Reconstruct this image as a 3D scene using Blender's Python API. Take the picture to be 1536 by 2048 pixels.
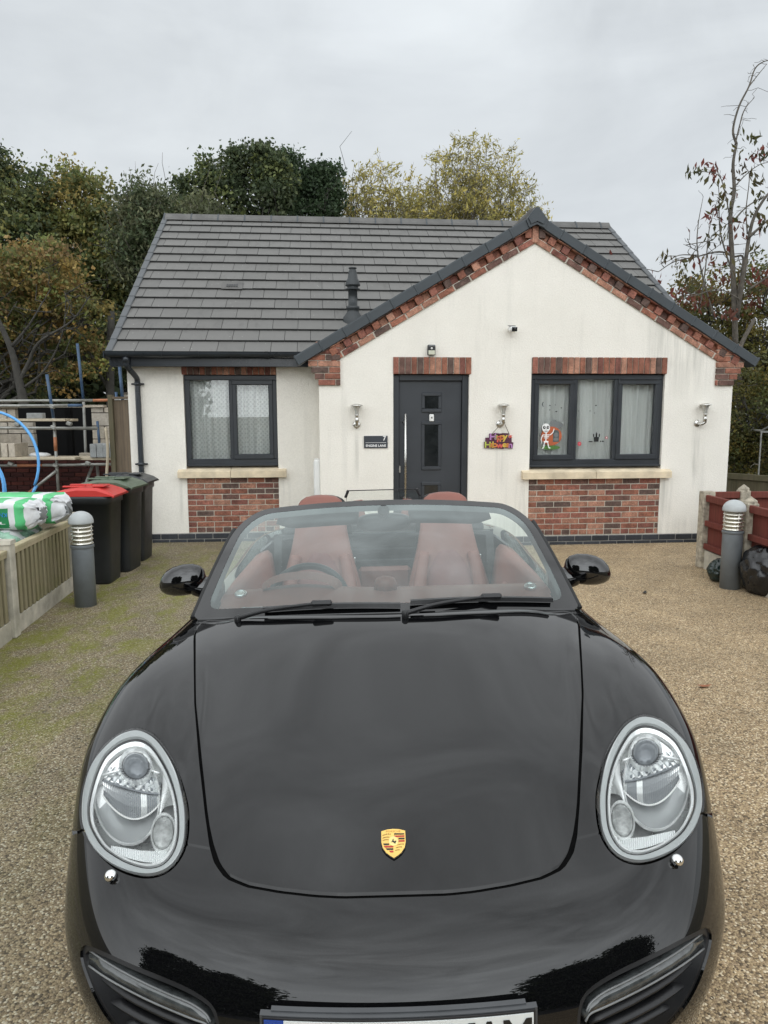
import bpy, math, random
import numpy as np
from mathutils import Vector, Matrix

for o in list(bpy.data.objects):
    bpy.data.objects.remove(o, do_unlink=True)
SC = bpy.context.scene
COL = SC.collection
R = math.radians

# ------------------------------------------------------------------ camera
CAM_H, PITCH, ROLL = 1.69, R(7.8), R(.15)
cd = bpy.data.cameras.new('camera')
cd.sensor_fit = 'AUTO'
cd.sensor_width = 36.0
cd.lens = 1450 / 2048 * 36.0
cd.clip_start = 0.05
cd.clip_end = 2000
cam = bpy.data.objects.new('camera', cd)
COL.objects.link(cam)
f_ = Vector((0, math.cos(PITCH), -math.sin(PITCH)))
r0 = Vector((1, 0, 0)); u0 = Vector((0, math.sin(PITCH), math.cos(PITCH)))
u_ = math.cos(ROLL) * u0 + math.sin(ROLL) * r0
r_ = math.cos(ROLL) * r0 - math.sin(ROLL) * u0
M = Matrix(((r_.x, u_.x, -f_.x, 0), (r_.y, u_.y, -f_.y, 0), (r_.z, u_.z, -f_.z, CAM_H), (0, 0, 0, 1)))
cam.matrix_world = M
SC.camera = cam

# ------------------------------------------------------------------ sky, sun, exposure
SUN_EL, SUN_AZ = R(72), R(190)          # azimuth measured from +Y towards +X: the sun stands behind the camera
world = bpy.data.worlds.new('World')
SC.world = world
world.use_nodes = True
nt = world.node_tree
nt.nodes.clear()
N = nt.nodes.new; L = nt.links.new
wo = N('ShaderNodeOutputWorld'); bg = N('ShaderNodeBackground'); bg.inputs['Strength'].default_value = 0.1
sky = N('ShaderNodeTexSky'); sky.sky_type = 'NISHITA'; sky.sun_disc = False
sky.sun_elevation = SUN_EL; sky.sun_rotation = SUN_AZ
tc = N('ShaderNodeTexCoord')
sep = N('ShaderNodeSeparateXYZ'); L(tc.outputs['Generated'], sep.inputs[0])
def wmath(op, a, b=None, clamp=False):
    n = N('ShaderNodeMath'); n.operation = op; n.use_clamp = clamp
    for i, v in enumerate((a, b)):
        if v is None: continue
        if isinstance(v, (int, float)): n.inputs[i].default_value = v
        else: L(v, n.inputs[i])
    return n.outputs[0]
zc = wmath('MAXIMUM', sep.outputs['Z'], 0.0)
zb = wmath('POWER', zc, 2.0)
grad = wmath('MULTIPLY_ADD', zb, 1.6); grad.node.inputs[2].default_value = 5.3       # brighter overhead, as under thick cloud
back = wmath('MULTIPLY', wmath('MAXIMUM', wmath('MULTIPLY', sep.outputs['Y'], -1.0), 0.0), 15.0)
lum = wmath('ADD', grad, back)
mp = N('ShaderNodeMapping'); mp.inputs['Scale'].default_value = (1.0, 1.4, 3.2); L(tc.outputs['Generated'], mp.inputs[0])
nz = N('ShaderNodeTexNoise'); nz.inputs['Scale'].default_value = 2.6; nz.inputs['Detail'].default_value = 5; nz.inputs['Roughness'].default_value = .55
nz.inputs['Distortion'].default_value = .4
L(mp.outputs[0], nz.inputs['Vector'])
cl = N('ShaderNodeMapRange'); cl.inputs['From Min'].default_value = .3; cl.inputs['From Max'].default_value = .7
cl.inputs['To Min'].default_value = .90; cl.inputs['To Max'].default_value = 1.09
L(nz.outputs['Fac'], cl.inputs['Value'])
lum = wmath('MULTIPLY', lum, cl.outputs[0])
nz2 = N('ShaderNodeTexNoise'); nz2.inputs['Scale'].default_value = 3.4; nz2.inputs['Detail'].default_value = 6; nz2.inputs['Roughness'].default_value = .55; nz2.inputs['Distortion'].default_value = .7
L(tc.outputs['Generated'], nz2.inputs['Vector'])
hi = wmath('MULTIPLY', zb, wmath('MULTIPLY', wmath('SUBTRACT', nz2.outputs['Fac'], .5), 2.6))      # heavier cloud banks overhead
lum = wmath('MULTIPLY', lum, wmath('ADD', hi, 1.0))
tint = N('ShaderNodeMix'); tint.data_type = 'RGBA'
tint.inputs[6].default_value = (.93, .985, 1.035, 1); tint.inputs[7].default_value = (.955, 1.0, 1.015, 1)
L(nz.outputs['Fac'], tint.inputs[0])
vm = N('ShaderNodeVectorMath'); vm.operation = 'SCALE'; L(tint.outputs[2], vm.inputs[0]); L(lum, vm.inputs['Scale'])
mx = N('ShaderNodeMix'); mx.data_type = 'RGBA'; mx.inputs[0].default_value = .06
L(vm.outputs[0], mx.inputs[6]); L(sky.outputs[0], mx.inputs[7])
L(mx.outputs[2], bg.inputs['Color']); L(bg.outputs[0], wo.inputs[0])

sd = bpy.data.lights.new('sun', 'SUN'); sd.energy = .8; sd.angle = R(178); sd.color = (1.0, .985, .955)
sun = bpy.data.objects.new('sun', sd); COL.objects.link(sun)
sdir = Vector((math.sin(SUN_AZ) * math.cos(SUN_EL), math.cos(SUN_AZ) * math.cos(SUN_EL), math.sin(SUN_EL)))
sun.rotation_euler = (-sdir).to_track_quat('-Z', 'Y').to_euler()
SC.view_settings.view_transform = 'Standard'
SC.view_settings.look = 'None'
SC.view_settings.exposure = 0.5
SC.view_settings.gamma = 1.0
SC.view_settings.use_curve_mapping = False
SC.cycles.max_bounces = 10
SC.cycles.transparent_max_bounces = 16
SC.cycles.use_denoising = True
SC.cycles.sample_clamp_indirect = 8

# ------------------------------------------------------------------ materials
def nodes_of(name):
    m = bpy.data.materials.new(name); m.use_nodes = True
    t = m.node_tree
    b = t.nodes['Principled BSDF']
    return m, t, b
def mixrgb(t, fac, a, b, blend='MIX'):
    n = t.nodes.new('ShaderNodeMix'); n.data_type = 'RGBA'; n.blend_type = blend
    for sock, v in ((0, fac), (6, a), (7, b)):
        if isinstance(v, (int, float)): n.inputs[sock].default_value = v
        elif isinstance(v, tuple): n.inputs[sock].default_value = v if len(v) == 4 else v + (1,)
        else: t.links.new(v, n.inputs[sock])
    return n.outputs[2]
def tex(t, kind, coord, scale, **kw):
    n = t.nodes.new('ShaderNodeTex' + kind)
    n.inputs['Scale'].default_value = scale
    for k, v in kw.items():
        if k in n.inputs: n.inputs[k].default_value = v
        else: setattr(n, k, v)
    if coord is not None: t.links.new(coord, n.inputs['Vector'])
    return n
def rng(t, v, a, b, c=0., d=1.):
    n = t.nodes.new('ShaderNodeMapRange')
    for i, x in zip(('From Min', 'From Max', 'To Min', 'To Max'), (a, b, c, d)): n.inputs[i].default_value = x
    t.links.new(v, n.inputs['Value'])
    return n.outputs[0]
def mth(t, op, a, b=None, c=None, clamp=False):
    n = t.nodes.new('ShaderNodeMath'); n.operation = op; n.use_clamp = clamp
    for i, v in enumerate((a, b, c)):
        if v is None: continue
        if isinstance(v, (int, float)): n.inputs[i].default_value = v
        else: t.links.new(v, n.inputs[i])
    return n.outputs[0]
def bump(t, b, h, strength, dist=.01):
    n = t.nodes.new('ShaderNodeBump'); n.inputs['Strength'].default_value = strength; n.inputs['Distance'].default_value = dist
    t.links.new(h, n.inputs['Height']); t.links.new(n.outputs[0], b.inputs['Normal'])
def obj_co(t): return t.nodes.new('ShaderNodeTexCoord').outputs['Object']
def mapping(t, co, scale=(1, 1, 1), rot=(0, 0, 0)):
    n = t.nodes.new('ShaderNodeMapping'); n.inputs['Scale'].default_value = scale; n.inputs['Rotation'].default_value = rot
    t.links.new(co, n.inputs[0]); return n.outputs[0]

def plain(name, col, rough=.5, metal=0., vary=.15, scale=8., bumps=0., spec=.5, coat=0., dist=.004):
    """a surface with soft mottling of its own tone"""
    m, t, b = nodes_of(name)
    co = obj_co(t)
    n = tex(t, 'Noise', co, scale, Detail=6, Roughness=.6)
    lo = tuple(c * (1 - vary) for c in col); hi = tuple(min(1, c * (1 + vary)) for c in col)
    t.links.new(mixrgb(t, rng(t, n.outputs['Fac'], .3, .7), lo, hi), b.inputs['Base Color'])
    b.inputs['Metallic'].default_value = metal
    t.links.new(rng(t, n.outputs['Fac'], .3, .7, max(0, rough - .06), min(1, rough + .06)), b.inputs['Roughness'])
    b.inputs['Specular IOR Level'].default_value = spec
    if coat: b.inputs['Coat Weight'].default_value = coat; b.inputs['Coat Roughness'].default_value = .03
    if bumps:
        n2 = tex(t, 'Noise', co, scale * 12, Detail=4, Roughness=.6)
        bump(t, b, n2.outputs['Fac'], bumps, dist)
    return m
def island(name, cols, rough=.8, fine=40., mott=.25, bumps=.3, dist=.004, spec=.3):
    """each loose piece (brick, tile, board) takes its own tone from a list"""
    m, t, b = nodes_of(name)
    g = t.nodes.new('ShaderNodeNewGeometry')
    cr = t.nodes.new('ShaderNodeValToRGB'); cr.color_ramp.interpolation = 'CONSTANT'
    el = cr.color_ramp.elements
    while len(el) < len(cols): el.new(.5)
    for i, c in enumerate(cols):
        el[i].position = i / len(cols); el[i].color = c + (1,)
    t.links.new(g.outputs['Random Per Island'], cr.inputs[0])
    co = obj_co(t)
    n = tex(t, 'Noise', co, fine, Detail=6, Roughness=.65)
    n3 = tex(t, 'Noise', co, fine * .22, Detail=3)
    c = mixrgb(t, 1.0, cr.outputs[0], mixrgb(t, rng(t, n.outputs['Fac'], .3, .7), (1 - mott,) * 3, (1 + mott,) * 3), 'MULTIPLY')
    c = mixrgb(t, 1.0, c, mixrgb(t, rng(t, n3.outputs['Fac'], .3, .7), (1 - mott * .7,) * 3, (1 + mott * .7,) * 3), 'MULTIPLY')
    t.links.new(c, b.inputs['Base Color'])
    b.inputs['Roughness'].default_value = rough
    b.inputs['Specular IOR Level'].default_value = spec
    if bumps: bump(t, b, n.outputs['Fac'], bumps, dist)
    return m

MAT = {}
def bag_mat(name, col):
    m, t, b = nodes_of(name)
    co = obj_co(t)
    b.inputs['Base Color'].default_value = col + (1,); b.inputs['Roughness'].default_value = .24; b.inputs['Specular IOR Level'].default_value = .6
    n = tex(t, 'Noise', mapping(t, co, (1, 1, .55)), 7.0, Detail=5, Roughness=.5, Distortion=1.2)
    n.noise_type = 'RIDGED_MULTIFRACTAL'
    bump(t, b, n.outputs['Fac'], .9, .035)
    return m
# house
def render_mat():
    m, t, b = nodes_of('render')
    co = obj_co(t)
    n = tex(t, 'Noise', co, 1.6, Detail=6, Roughness=.6)
    n2 = tex(t, 'Noise', co, 55, Detail=5, Roughness=.7)
    n3 = tex(t, 'Noise', mapping(t, co, (5.5, 5.5, .45)), 1.0, Detail=5, Roughness=.62)
    v = tex(t, 'Voronoi', co, 85)
    c = mixrgb(t, rng(t, n.outputs['Fac'], .3, .7), (.77, .735, .665), (.84, .805, .735))
    c = mixrgb(t, rng(t, n3.outputs['Fac'], .56, .78, 0, .38), c, (.53, .51, .46))
    c = mixrgb(t, rng(t, n2.outputs['Fac'], .35, .72, .0, .22), c, (.42, .40, .35))
    # old rain streaks: high on the right of the gable and below the lamps and sills
    s = t.nodes.new('ShaderNodeSeparateXYZ'); t.links.new(co, s.inputs[0])
    n4 = tex(t, 'Noise', mapping(t, co, (16, 16, .9)), 1.0, Detail=4, Roughness=.6)
    def near(sock, a, w): return rng(t, mth(t, 'ABSOLUTE', mth(t, 'SUBTRACT', sock, a)), w, w * .35)
    patches = None
    for u0, hu, w0, hw, amt in ((3.75, .55, 2.55, .75, .75), (4.03, .07, 1.15, .50, .8), (1.46, .07, 1.05, .35, .5), (-.33, .06, 1.15, .40, .5), (3.66, .10, .60, .40, .7), (1.76, .10, .55, .40, .7), (-1.25, .08, .60, .40, .6), (-2.62, .08, .60, .40, .6), (2.6, 3.4, .16, .22, .45)):
        k = mth(t, 'MULTIPLY', mth(t, 'MULTIPLY', near(s.outputs['X'], u0, hu), near(s.outputs['Z'], w0, hw)), amt)
        patches = k if patches is None else mth(t, 'MAXIMUM', patches, k)
    c = mixrgb(t, mth(t, 'MULTIPLY', patches, rng(t, n4.outputs['Fac'], .38, .66)), c, (.44, .425, .38))
    t.links.new(c, b.inputs['Base Color'])
    b.inputs['Roughness'].default_value = .92; b.inputs['Specular IOR Level'].default_value = .15
    h = mth(t, 'ADD', n2.outputs['Fac'], mth(t, 'MULTIPLY', v.outputs['Distance'], .5))
    bump(t, b, h, .6, .006)
    return m
MAT['render'] = render_mat()
MAT['brick'] = island('brick', [(.27, .112, .072), (.22, .09, .06), (.31, .155, .105), (.24, .10, .066), (.105, .068, .056), (.26, .105, .075), (.175, .07, .053), (.34, .175, .12), (.135, .075, .06)], fine=55, mott=.45, bumps=.5)
MAT['engineering_brick'] = island('engineering_brick', [(.028, .031, .036), (.035, .038, .044), (.024, .026, .030), (.04, .043, .05)], rough=.55, fine=45, bumps=.3)
MAT['mortar'] = plain('mortar', (.47, .43, .36), .95, vary=.25, scale=30, bumps=.3)
MAT['mortar_dark'] = plain('mortar_dark', (.30, .29, .27), .95, vary=.25, scale=30)
def tile_mat():
    m, t, b = nodes_of('roof_tile')
    g = t.nodes.new('ShaderNodeNewGeometry')
    co = obj_co(t)
    n = tex(t, 'Noise', co, 3.5, Detail=7, Roughness=.68)
    n2 = tex(t, 'Noise', co, 60, Detail=4, Roughness=.6)
    n3 = tex(t, 'Noise', mapping(t, co, (4, 1.1, 1.1)), 2.2, Detail=5, Roughness=.7)
    c = mixrgb(t, g.outputs['Random Per Island'], (.116, .113, .107), (.138, .134, .127))
    c = mixrgb(t, rng(t, n.outputs['Fac'], .38, .7, 0, .75), c, (.145, .141, .133))
    c = mixrgb(t, rng(t, n3.outputs['Fac'], .55, .75, 0, .5), c, (.062, .061, .056))
    sp = tex(t, 'Voronoi', co, 9)
    c = mixrgb(t, rng(t, sp.outputs['Distance'], .04, .09, .75, 0), c, (.34, .34, .31))
    t.links.new(c, b.inputs['Base Color']); b.inputs['Roughness'].default_value = .68
    b.inputs['Specular IOR Level'].default_value = .35
    bump(t, b, n2.outputs['Fac'], .25, .003)
    return m
MAT['tile'] = tile_mat()
MAT['tile_edge_shadow'] = plain('tile_edge_shadow', (.026, .026, .025), .8, vary=.3, scale=12)  # near-black tile ends and sides paint in the shadow lines between courses
MAT['ridge'] = plain('ridge', (.10, .097, .092), .75, vary=.25, scale=5, bumps=.2)
MAT['verge'] = plain('verge', (.034, .042, .048), .5, vary=.2, scale=3, bumps=.05)
MAT['verge_light'] = plain('verge_light', (.065, .071, .076), .5, vary=.15, scale=3)
MAT['anthracite'] = plain('anthracite', (.022, .026, .031), .42, vary=.15, scale=4, bumps=.03)
MAT['door'] = plain('door', (.030, .034, .040), .45, vary=.12, scale=3, bumps=.08)
MAT['gutter'] = plain('gutter', (.018, .023, .029), .3, vary=.2, scale=3)
MAT['sandstone'] = plain('sandstone', (.62, .52, .37), .85, vary=.25, scale=5, bumps=.25)
MAT['flue'] = plain('flue', (.022, .026, .028), .5, vary=.2, scale=6)
MAT['steel'] = plain('steel', (.56, .55, .52), .28, metal=1., vary=.1, scale=20)
MAT['white_plastic'] = plain('white_plastic', (.74, .74, .72), .4, vary=.05)
MAT['black_plastic'] = plain('black_plastic', (.012, .013, .014), .45, vary=.2)
MAT['slate'] = plain('slate', (.032, .037, .045), .55, vary=.15, scale=12)
MAT['white_paint'] = plain('white_paint', (.8, .8, .78), .5, vary=.04)
def net_mat(name, lace):
    m, t, b = nodes_of(name)
    uvn = t.nodes.new('ShaderNodeUVMap')
    co = uvn.outputs[0]
    n = tex(t, 'Noise', mapping(t, co, (9, .8, 1)), 1.5, Detail=4)
    c = mixrgb(t, rng(t, n.outputs['Fac'], .3, .7), (.70, .71, .69), (.84, .85, .83))
    if lace:
        w1 = tex(t, 'Wave', mapping(t, co, (1, 1, 1), (0, 0, R(45))), 7.5, Distortion=1.2)
        w2 = tex(t, 'Wave', mapping(t, co, (1, 1, 1), (0, 0, R(-45))), 7.5, Distortion=1.2)
        v = tex(t, 'Voronoi', co, 62)
        p = mth(t, 'MULTIPLY', w1.outputs['Fac'], w2.outputs['Fac'])
        c = mixrgb(t, rng(t, p, .15, .55, 0, .45), c, (.36, .375, .37))
        c = mixrgb(t, rng(t, v.outputs['Distance'], .2, .6, .0, .3), c, (.45, .46, .455))
    t.links.new(c, b.inputs['Base Color']); b.inputs['Roughness'].default_value = .9
    return m
MAT['lace'] = net_mat('lace', True)
MAT['curtain'] = net_mat('curtain', False)
def glass_mat(name, tint, ior=1.5, rough=0.0, gain=1.0, gloss=(1, 1, 1)):
    m = bpy.data.materials.new(name); m.use_nodes = True
    t = m.node_tree; t.nodes.clear()
    o = t.nodes.new('ShaderNodeOutputMaterial'); tr = t.nodes.new('ShaderNodeBsdfTransparent'); gl = t.nodes.new('ShaderNodeBsdfGlossy')
    mxs = t.nodes.new('ShaderNodeMixShader'); fr = t.nodes.new('ShaderNodeFresnel')
    fr.inputs['IOR'].default_value = ior; tr.inputs[0].default_value = tint + (1,); gl.inputs['Roughness'].default_value = rough
    gl.inputs['Color'].default_value = gloss + (1,)
    fac = mth(t, 'MULTIPLY', fr.outputs[0], gain, clamp=True)
    t.links.new(fac, mxs.inputs[0]); t.links.new(tr.outputs[0], mxs.inputs[1]); t.links.new(gl.outputs[0], mxs.inputs[2])
    t.links.new(mxs.outputs[0], o.inputs[0])
    return m
MAT['pane'] = glass_mat('pane', (.975, .985, .98), 1.5, gain=1.0)
MAT['dark_pane'] = plain('dark_pane', (.014, .016, .017), .08, vary=.3, spec=.7)
MAT['windscreen'] = glass_mat('windscreen', (.78, .88, .865), 1.52, gain=2.7, gloss=(.92, 1.0, .99))
MAT['lamp_glass'] = glass_mat('lamp_glass', (.99, 1.0, 1.0), 1.45, gain=.8)
# car
def paint_mat(name='black_paint', ior=1.54):
    m, t, b = nodes_of(name)
    co = obj_co(t)
    n = tex(t, 'Noise', co, 2.2, Detail=4, Roughness=.5)
    n2 = tex(t, 'Noise', co, 300, Detail=2)
    t.links.new(mixrgb(t, rng(t, n2.outputs['Fac'], .45, .75), (.0025, .0026, .003), (.006, .006, .0065)), b.inputs['Base Color'])
    t.links.new(rng(t, n.outputs['Fac'], .3, .7, .012, .03), b.inputs['Roughness'])
    b.inputs['IOR'].default_value = ior
    b.inputs['Specular IOR Level'].default_value = .5
    return m
MAT['paint'] = paint_mat()
MAT['frame_paint'] = paint_mat('frame_paint', 1.72)
MAT['gloss_black'] = plain('gloss_black', (.006, .006, .007), .12, vary=.2, spec=.6)
MAT['satin_black'] = plain('satin_black', (.012, .012, .013), .38, vary=.2, spec=.45)
MAT['void_black'] = plain('void_black', (.004, .004, .004), .8, vary=.1, spec=.1)
MAT['chrome'] = plain('chrome', (.86, .86, .85), .09, metal=1., vary=.03)
MAT['silver'] = plain('silver', (.80, .81, .80), .27, metal=.85, vary=.04, scale=4)
MAT['bright_trim'] = plain('bright_trim', (.95, .96, .95), .24, vary=.02, spec=.8, metal=.45)
MAT['bezel'] = plain('bezel', (.43, .45, .445), .33, vary=.05, scale=4, spec=.6)
MAT['mirror_grey'] = plain('mirror_grey', (.60, .62, .62), .22, metal=.5, vary=.05)
MAT['lens_grey'] = plain('lens_grey', (.17, .185, .20), .08, metal=.3, vary=.1, spec=.8)
MAT['leather'] = plain('leather', (.225, .085, .062), .48, vary=.12, scale=6, bumps=.12, dist=.002)
MAT['leather_dark'] = plain('leather_dark', (.175, .053, .042), .5, vary=.12, scale=6, bumps=.12, dist=.002)
MAT['rubber'] = plain('rubber', (.014, .014, .014), .7, vary=.2)
MAT['gold'] = plain('gold', (.80, .52, .13), .35, vary=.08, scale=40, spec=.5)
MAT['red_enamel'] = plain('red_enamel', (.42, .025, .022), .35, vary=.06)
MAT['black_enamel'] = plain('black_enamel', (.012, .012, .012), .35, vary=.06)
MAT['blue_enamel'] = plain('blue_enamel', (.02, .06, .30), .4, vary=.06)
MAT['plate_white'] = plain('plate_white', (.72, .74, .72), .35, vary=.05)
# outside
MAT['concrete'] = plain('concrete', (.44, .41, .34), .93, vary=.3, scale=7, bumps=.35)
MAT['concrete_old'] = plain('concrete_old', (.36, .32, .25), .95, vary=.5, scale=16, bumps=.5)
MAT['block'] = island('block', [(.40, .355, .29), (.35, .31, .255), (.44, .39, .32), (.37, .335, .285)], rough=.95, fine=30, mott=.2, bumps=.5)
MAT['grey_block'] = plain('grey_block', (.25, .26, .26), .95, vary=.2, scale=18, bumps=.4)
MAT['site_brick'] = island('site_brick', [(.07, .018, .014), (.055, .015, .013), (.085, .022, .016), (.045, .013, .012)], fine=40)
def wood_mat(name, cols, grain=18., rough=.85):
    m, t, b = nodes_of(name)
    g = t.nodes.new('ShaderNodeNewGeometry'); co = obj_co(t)
    n = tex(t, 'Noise', mapping(t, co, (grain, grain, 1.2)), 1.5, Detail=6, Roughness=.65)
    n2 = tex(t, 'Noise', co, 3.2, Detail=4)
    c = mixrgb(t, g.outputs['Random Per Island'], cols[0], cols[1])
    c = mixrgb(t, rng(t, n.outputs['Fac'], .42, .72, 0, .75), c, cols[2])
    c = mixrgb(t, rng(t, n2.outputs['Fac'], .5, .72, 0, .5), c, cols[3])
    t.links.new(c, b.inputs['Base Color']); b.inputs['Roughness'].default_value = rough
    b.inputs['Specular IOR Level'].default_value = .25
    bump(t, b, n.outputs['Fac'], .35, .004)
    return m
MAT['fence_wood'] = wood_mat('fence_wood', [(.25, .22, .13), (.31, .27, .175), (.16, .145, .085), (.17, .17, .06)])
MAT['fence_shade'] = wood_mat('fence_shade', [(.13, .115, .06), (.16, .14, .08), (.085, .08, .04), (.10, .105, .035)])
MAT['fence_rail'] = wood_mat('fence_rail', [(.46, .40, .27), (.42, .36, .24), (.30, .26, .17), (.30, .29, .15)])
MAT['red_wood'] = wood_mat('red_wood', [(.135, .036, .027), (.17, .046, .034), (.085, .024, .020), (.12, .05, .036)], grain=30)
MAT['old_wood'] = wood_mat('old_wood', [(.115, .10, .062), (.14, .12, .08), (.075, .068, .045), (.085, .092, .045)])
MAT['side_wood'] = wood_mat('side_wood', [(.15, .115, .08), (.18, .14, .10), (.085, .065, .05), (.12, .10, .07)])
MAT['board'] = wood_mat('board', [(.52, .45, .34), (.46, .40, .30), (.36, .30, .22), (.40, .36, .28)], grain=8)
MAT['bin_black'] = plain('bin_black', (.013, .015, .017), .45, vary=.25, scale=5, bumps=.06)
MAT['bin_red'] = plain('bin_red', (.50, .032, .026), .4, vary=.1, scale=4)
MAT['bin_green'] = plain('bin_green', (.085, .115, .075), .42, vary=.15, scale=4)
MAT['bin_grey'] = plain('bin_grey', (.025, .028, .031), .42, vary=.15, scale=4)
MAT['bollard'] = plain('bollard', (.155, .172, .185), .5, vary=.16, scale=6, bumps=.04)
MAT['dome'] = plain('dome', (.40, .42, .42), .55, vary=.1, scale=9)
MAT['louvre'] = plain('louvre', (.78, .76, .69), .22, metal=.9, vary=.06)
MAT['bin_bag'] = bag_mat('bin_bag', (.010, .010, .011))
MAT['green_bag'] = bag_mat('green_bag', (.008, .020, .017))
MAT['pole'] = plain('pole', (.27, .27, .25), .5, metal=.55, vary=.3, scale=5)
MAT['pole_blue'] = plain('pole_blue', (.035, .075, .14), .5, vary=.25, scale=5)
MAT['pole_orange'] = plain('pole_orange', (.30, .115, .05), .6, vary=.3, scale=6)
MAT['blue_pipe'] = plain('blue_pipe', (.10, .34, .68), .4, vary=.08)
MAT['wrap_white'] = plain('wrap_white', (.70, .71, .72), .38, vary=.1, scale=14, bumps=.15, dist=.01)
MAT['wrap_green'] = plain('wrap_green', (.10, .50, .20), .38, vary=.15, scale=10, bumps=.15, dist=.01)
MAT['wrap_dark_green'] = plain('wrap_dark_green', (.025, .24, .085), .38, vary=.12, scale=10)
MAT['wrap_film'] = plain('wrap_film', (.30, .50, .38), .3, vary=.5, scale=9, bumps=.3, dist=.02)
MAT['print_grey'] = plain('print_grey', (.22, .23, .24), .5)
MAT['print_blue'] = plain('print_blue', (.03, .22, .52), .5)
MAT['string'] = plain('string', (.16, .13, .10), .8)
MAT['bark'] = plain('bark', (.10, .088, .072), .95, vary=.45, scale=9, bumps=.6, dist=.02)
MAT['bark_dark'] = plain('bark_dark', (.045, .042, .036), .95, vary=.4, scale=9, bumps=.6, dist=.02)
def foliage_mat(name, trans=.45, rough=.55):
    m = bpy.data.materials.new(name); m.use_nodes = True
    t = m.node_tree; t.nodes.clear()
    o = t.nodes.new('ShaderNodeOutputMaterial')
    at = t.nodes.new('ShaderNodeAttribute'); at.attribute_name = 'tone'
    g = t.nodes.new('ShaderNodeNewGeometry')
    c = mixrgb(t, 1.0, at.outputs['Color'], mixrgb(t, g.outputs['Random Per Island'], (.68, .68, .68), (1.32, 1.32, 1.25)), 'MULTIPLY')
    d = t.nodes.new('ShaderNodeBsdfPrincipled'); d.inputs['Roughness'].default_value = rough; d.inputs['Specular IOR Level'].default_value = .3
    tr = t.nodes.new('ShaderNodeBsdfTranslucent'); ms = t.nodes.new('ShaderNodeMixShader'); ms.inputs[0].default_value = trans
    t.links.new(c, d.inputs['Base Color']); t.links.new(c, tr.inputs[0])
    t.links.new(d.outputs[0], ms.inputs[1]); t.links.new(tr.outputs[0], ms.inputs[2]); t.links.new(ms.outputs[0], o.inputs[0])
    return m
MAT['foliage'] = foliage_mat('foliage')

def drive_mat():
    m, t, b = nodes_of('resin_gravel')
    co = obj_co(t)
    v = tex(t, 'Voronoi', co, 132.0); v.inputs['Randomness'].default_value = 1.0
    v2 = tex(t, 'Voronoi', co, 62.0)
    sepc = t.nodes.new('ShaderNodeSeparateColor'); t.links.new(v.outputs['Color'], sepc.inputs[0])
    cr = t.nodes.new('ShaderNodeValToRGB'); cr.color_ramp.interpolation = 'CONSTANT'
    cols = [(.34, .262, .165), (.30, .23, .143), (.42, .34, .225), (.19, .142, .088), (.36, .278, .178), (.58, .51, .39), (.24, .18, .115), (.31, .24, .165), (.105, .082, .056)]
    el = cr.color_ramp.elements
    while len(el) < len(cols): el.new(.5)
    for i, c in enumerate(cols): el[i].position = i / len(cols); el[i].color = c + (1,)
    t.links.new(sepc.outputs[0], cr.inputs[0])
    gap = rng(t, v.outputs['Distance'], .58, .95)
    c = mixrgb(t, gap, cr.outputs[0], (.085, .066, .044))
    big = tex(t, 'Noise', co, .55, Detail=6, Roughness=.6)
    mid = tex(t, 'Noise', co, 2.4, Detail=6, Roughness=.65)
    c = mixrgb(t, 1.0, c, mixrgb(t, rng(t, mid.outputs['Fac'], .3, .7), (.78, .78, .775), (1.16, 1.14, 1.11)), 'MULTIPLY')
    s = t.nodes.new('ShaderNodeSeparateXYZ'); t.links.new(co, s.inputs[0])
    # the fence side of the drive has weathered greyer; the right-hand side keeps its warm stone
    left = rng(t, mth(t, 'ADD', s.outputs['X'], mth(t, 'MULTIPLY', big.outputs['Fac'], 1.6)), -.6, 1.6)
    c = mixrgb(t, 1.0, c, mixrgb(t, left, (.74, .78, .76), (1.22, 1.17, 1.08)), 'MULTIPLY')
    # moss grows in streaks along the damp left side
    st = tex(t, 'Noise', mapping(t, co, (1.25, .75, 1), (0, 0, R(-35))), 2.6, Detail=11, Roughness=.74, Distortion=.3)
    side = rng(t, s.outputs['X'], -1.15, -1.95)
    near = mth(t, 'MULTIPLY', rng(t, s.outputs['Y'], 2.2, 4.4, .35, 1.0), rng(t, s.outputs['Y'], 9.3, 7.6, .25, 1.0))
    ms = mth(t, 'MULTIPLY', mth(t, 'MULTIPLY', rng(t, st.outputs['Fac'], .46, .58), side), near)
    sp = rng(t, sepc.outputs[1], .12, .75, 1.0, .42)
    c = mixrgb(t, mth(t, 'MULTIPLY', ms, sp, clamp=True), c, (.155, .165, .012))
    t.links.new(c, b.inputs['Base Color'])
    b.inputs['Roughness'].default_value = .72; b.inputs['Specular IOR Level'].default_value = .3
    h = mth(t, 'SUBTRACT', 1.0, v.outputs['Distance'])
    bump(t, b, h, .7, .006)
    return m
MAT['drive'] = drive_mat()
MAT['soil'] = plain('soil', (.10, .085, .05), .95, vary=.4, scale=2.5, bumps=.4, dist=.03)
MAT['asphalt'] = plain('asphalt', (.05, .05, .05), .9, vary=.25, scale=6, bumps=.4)

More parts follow.
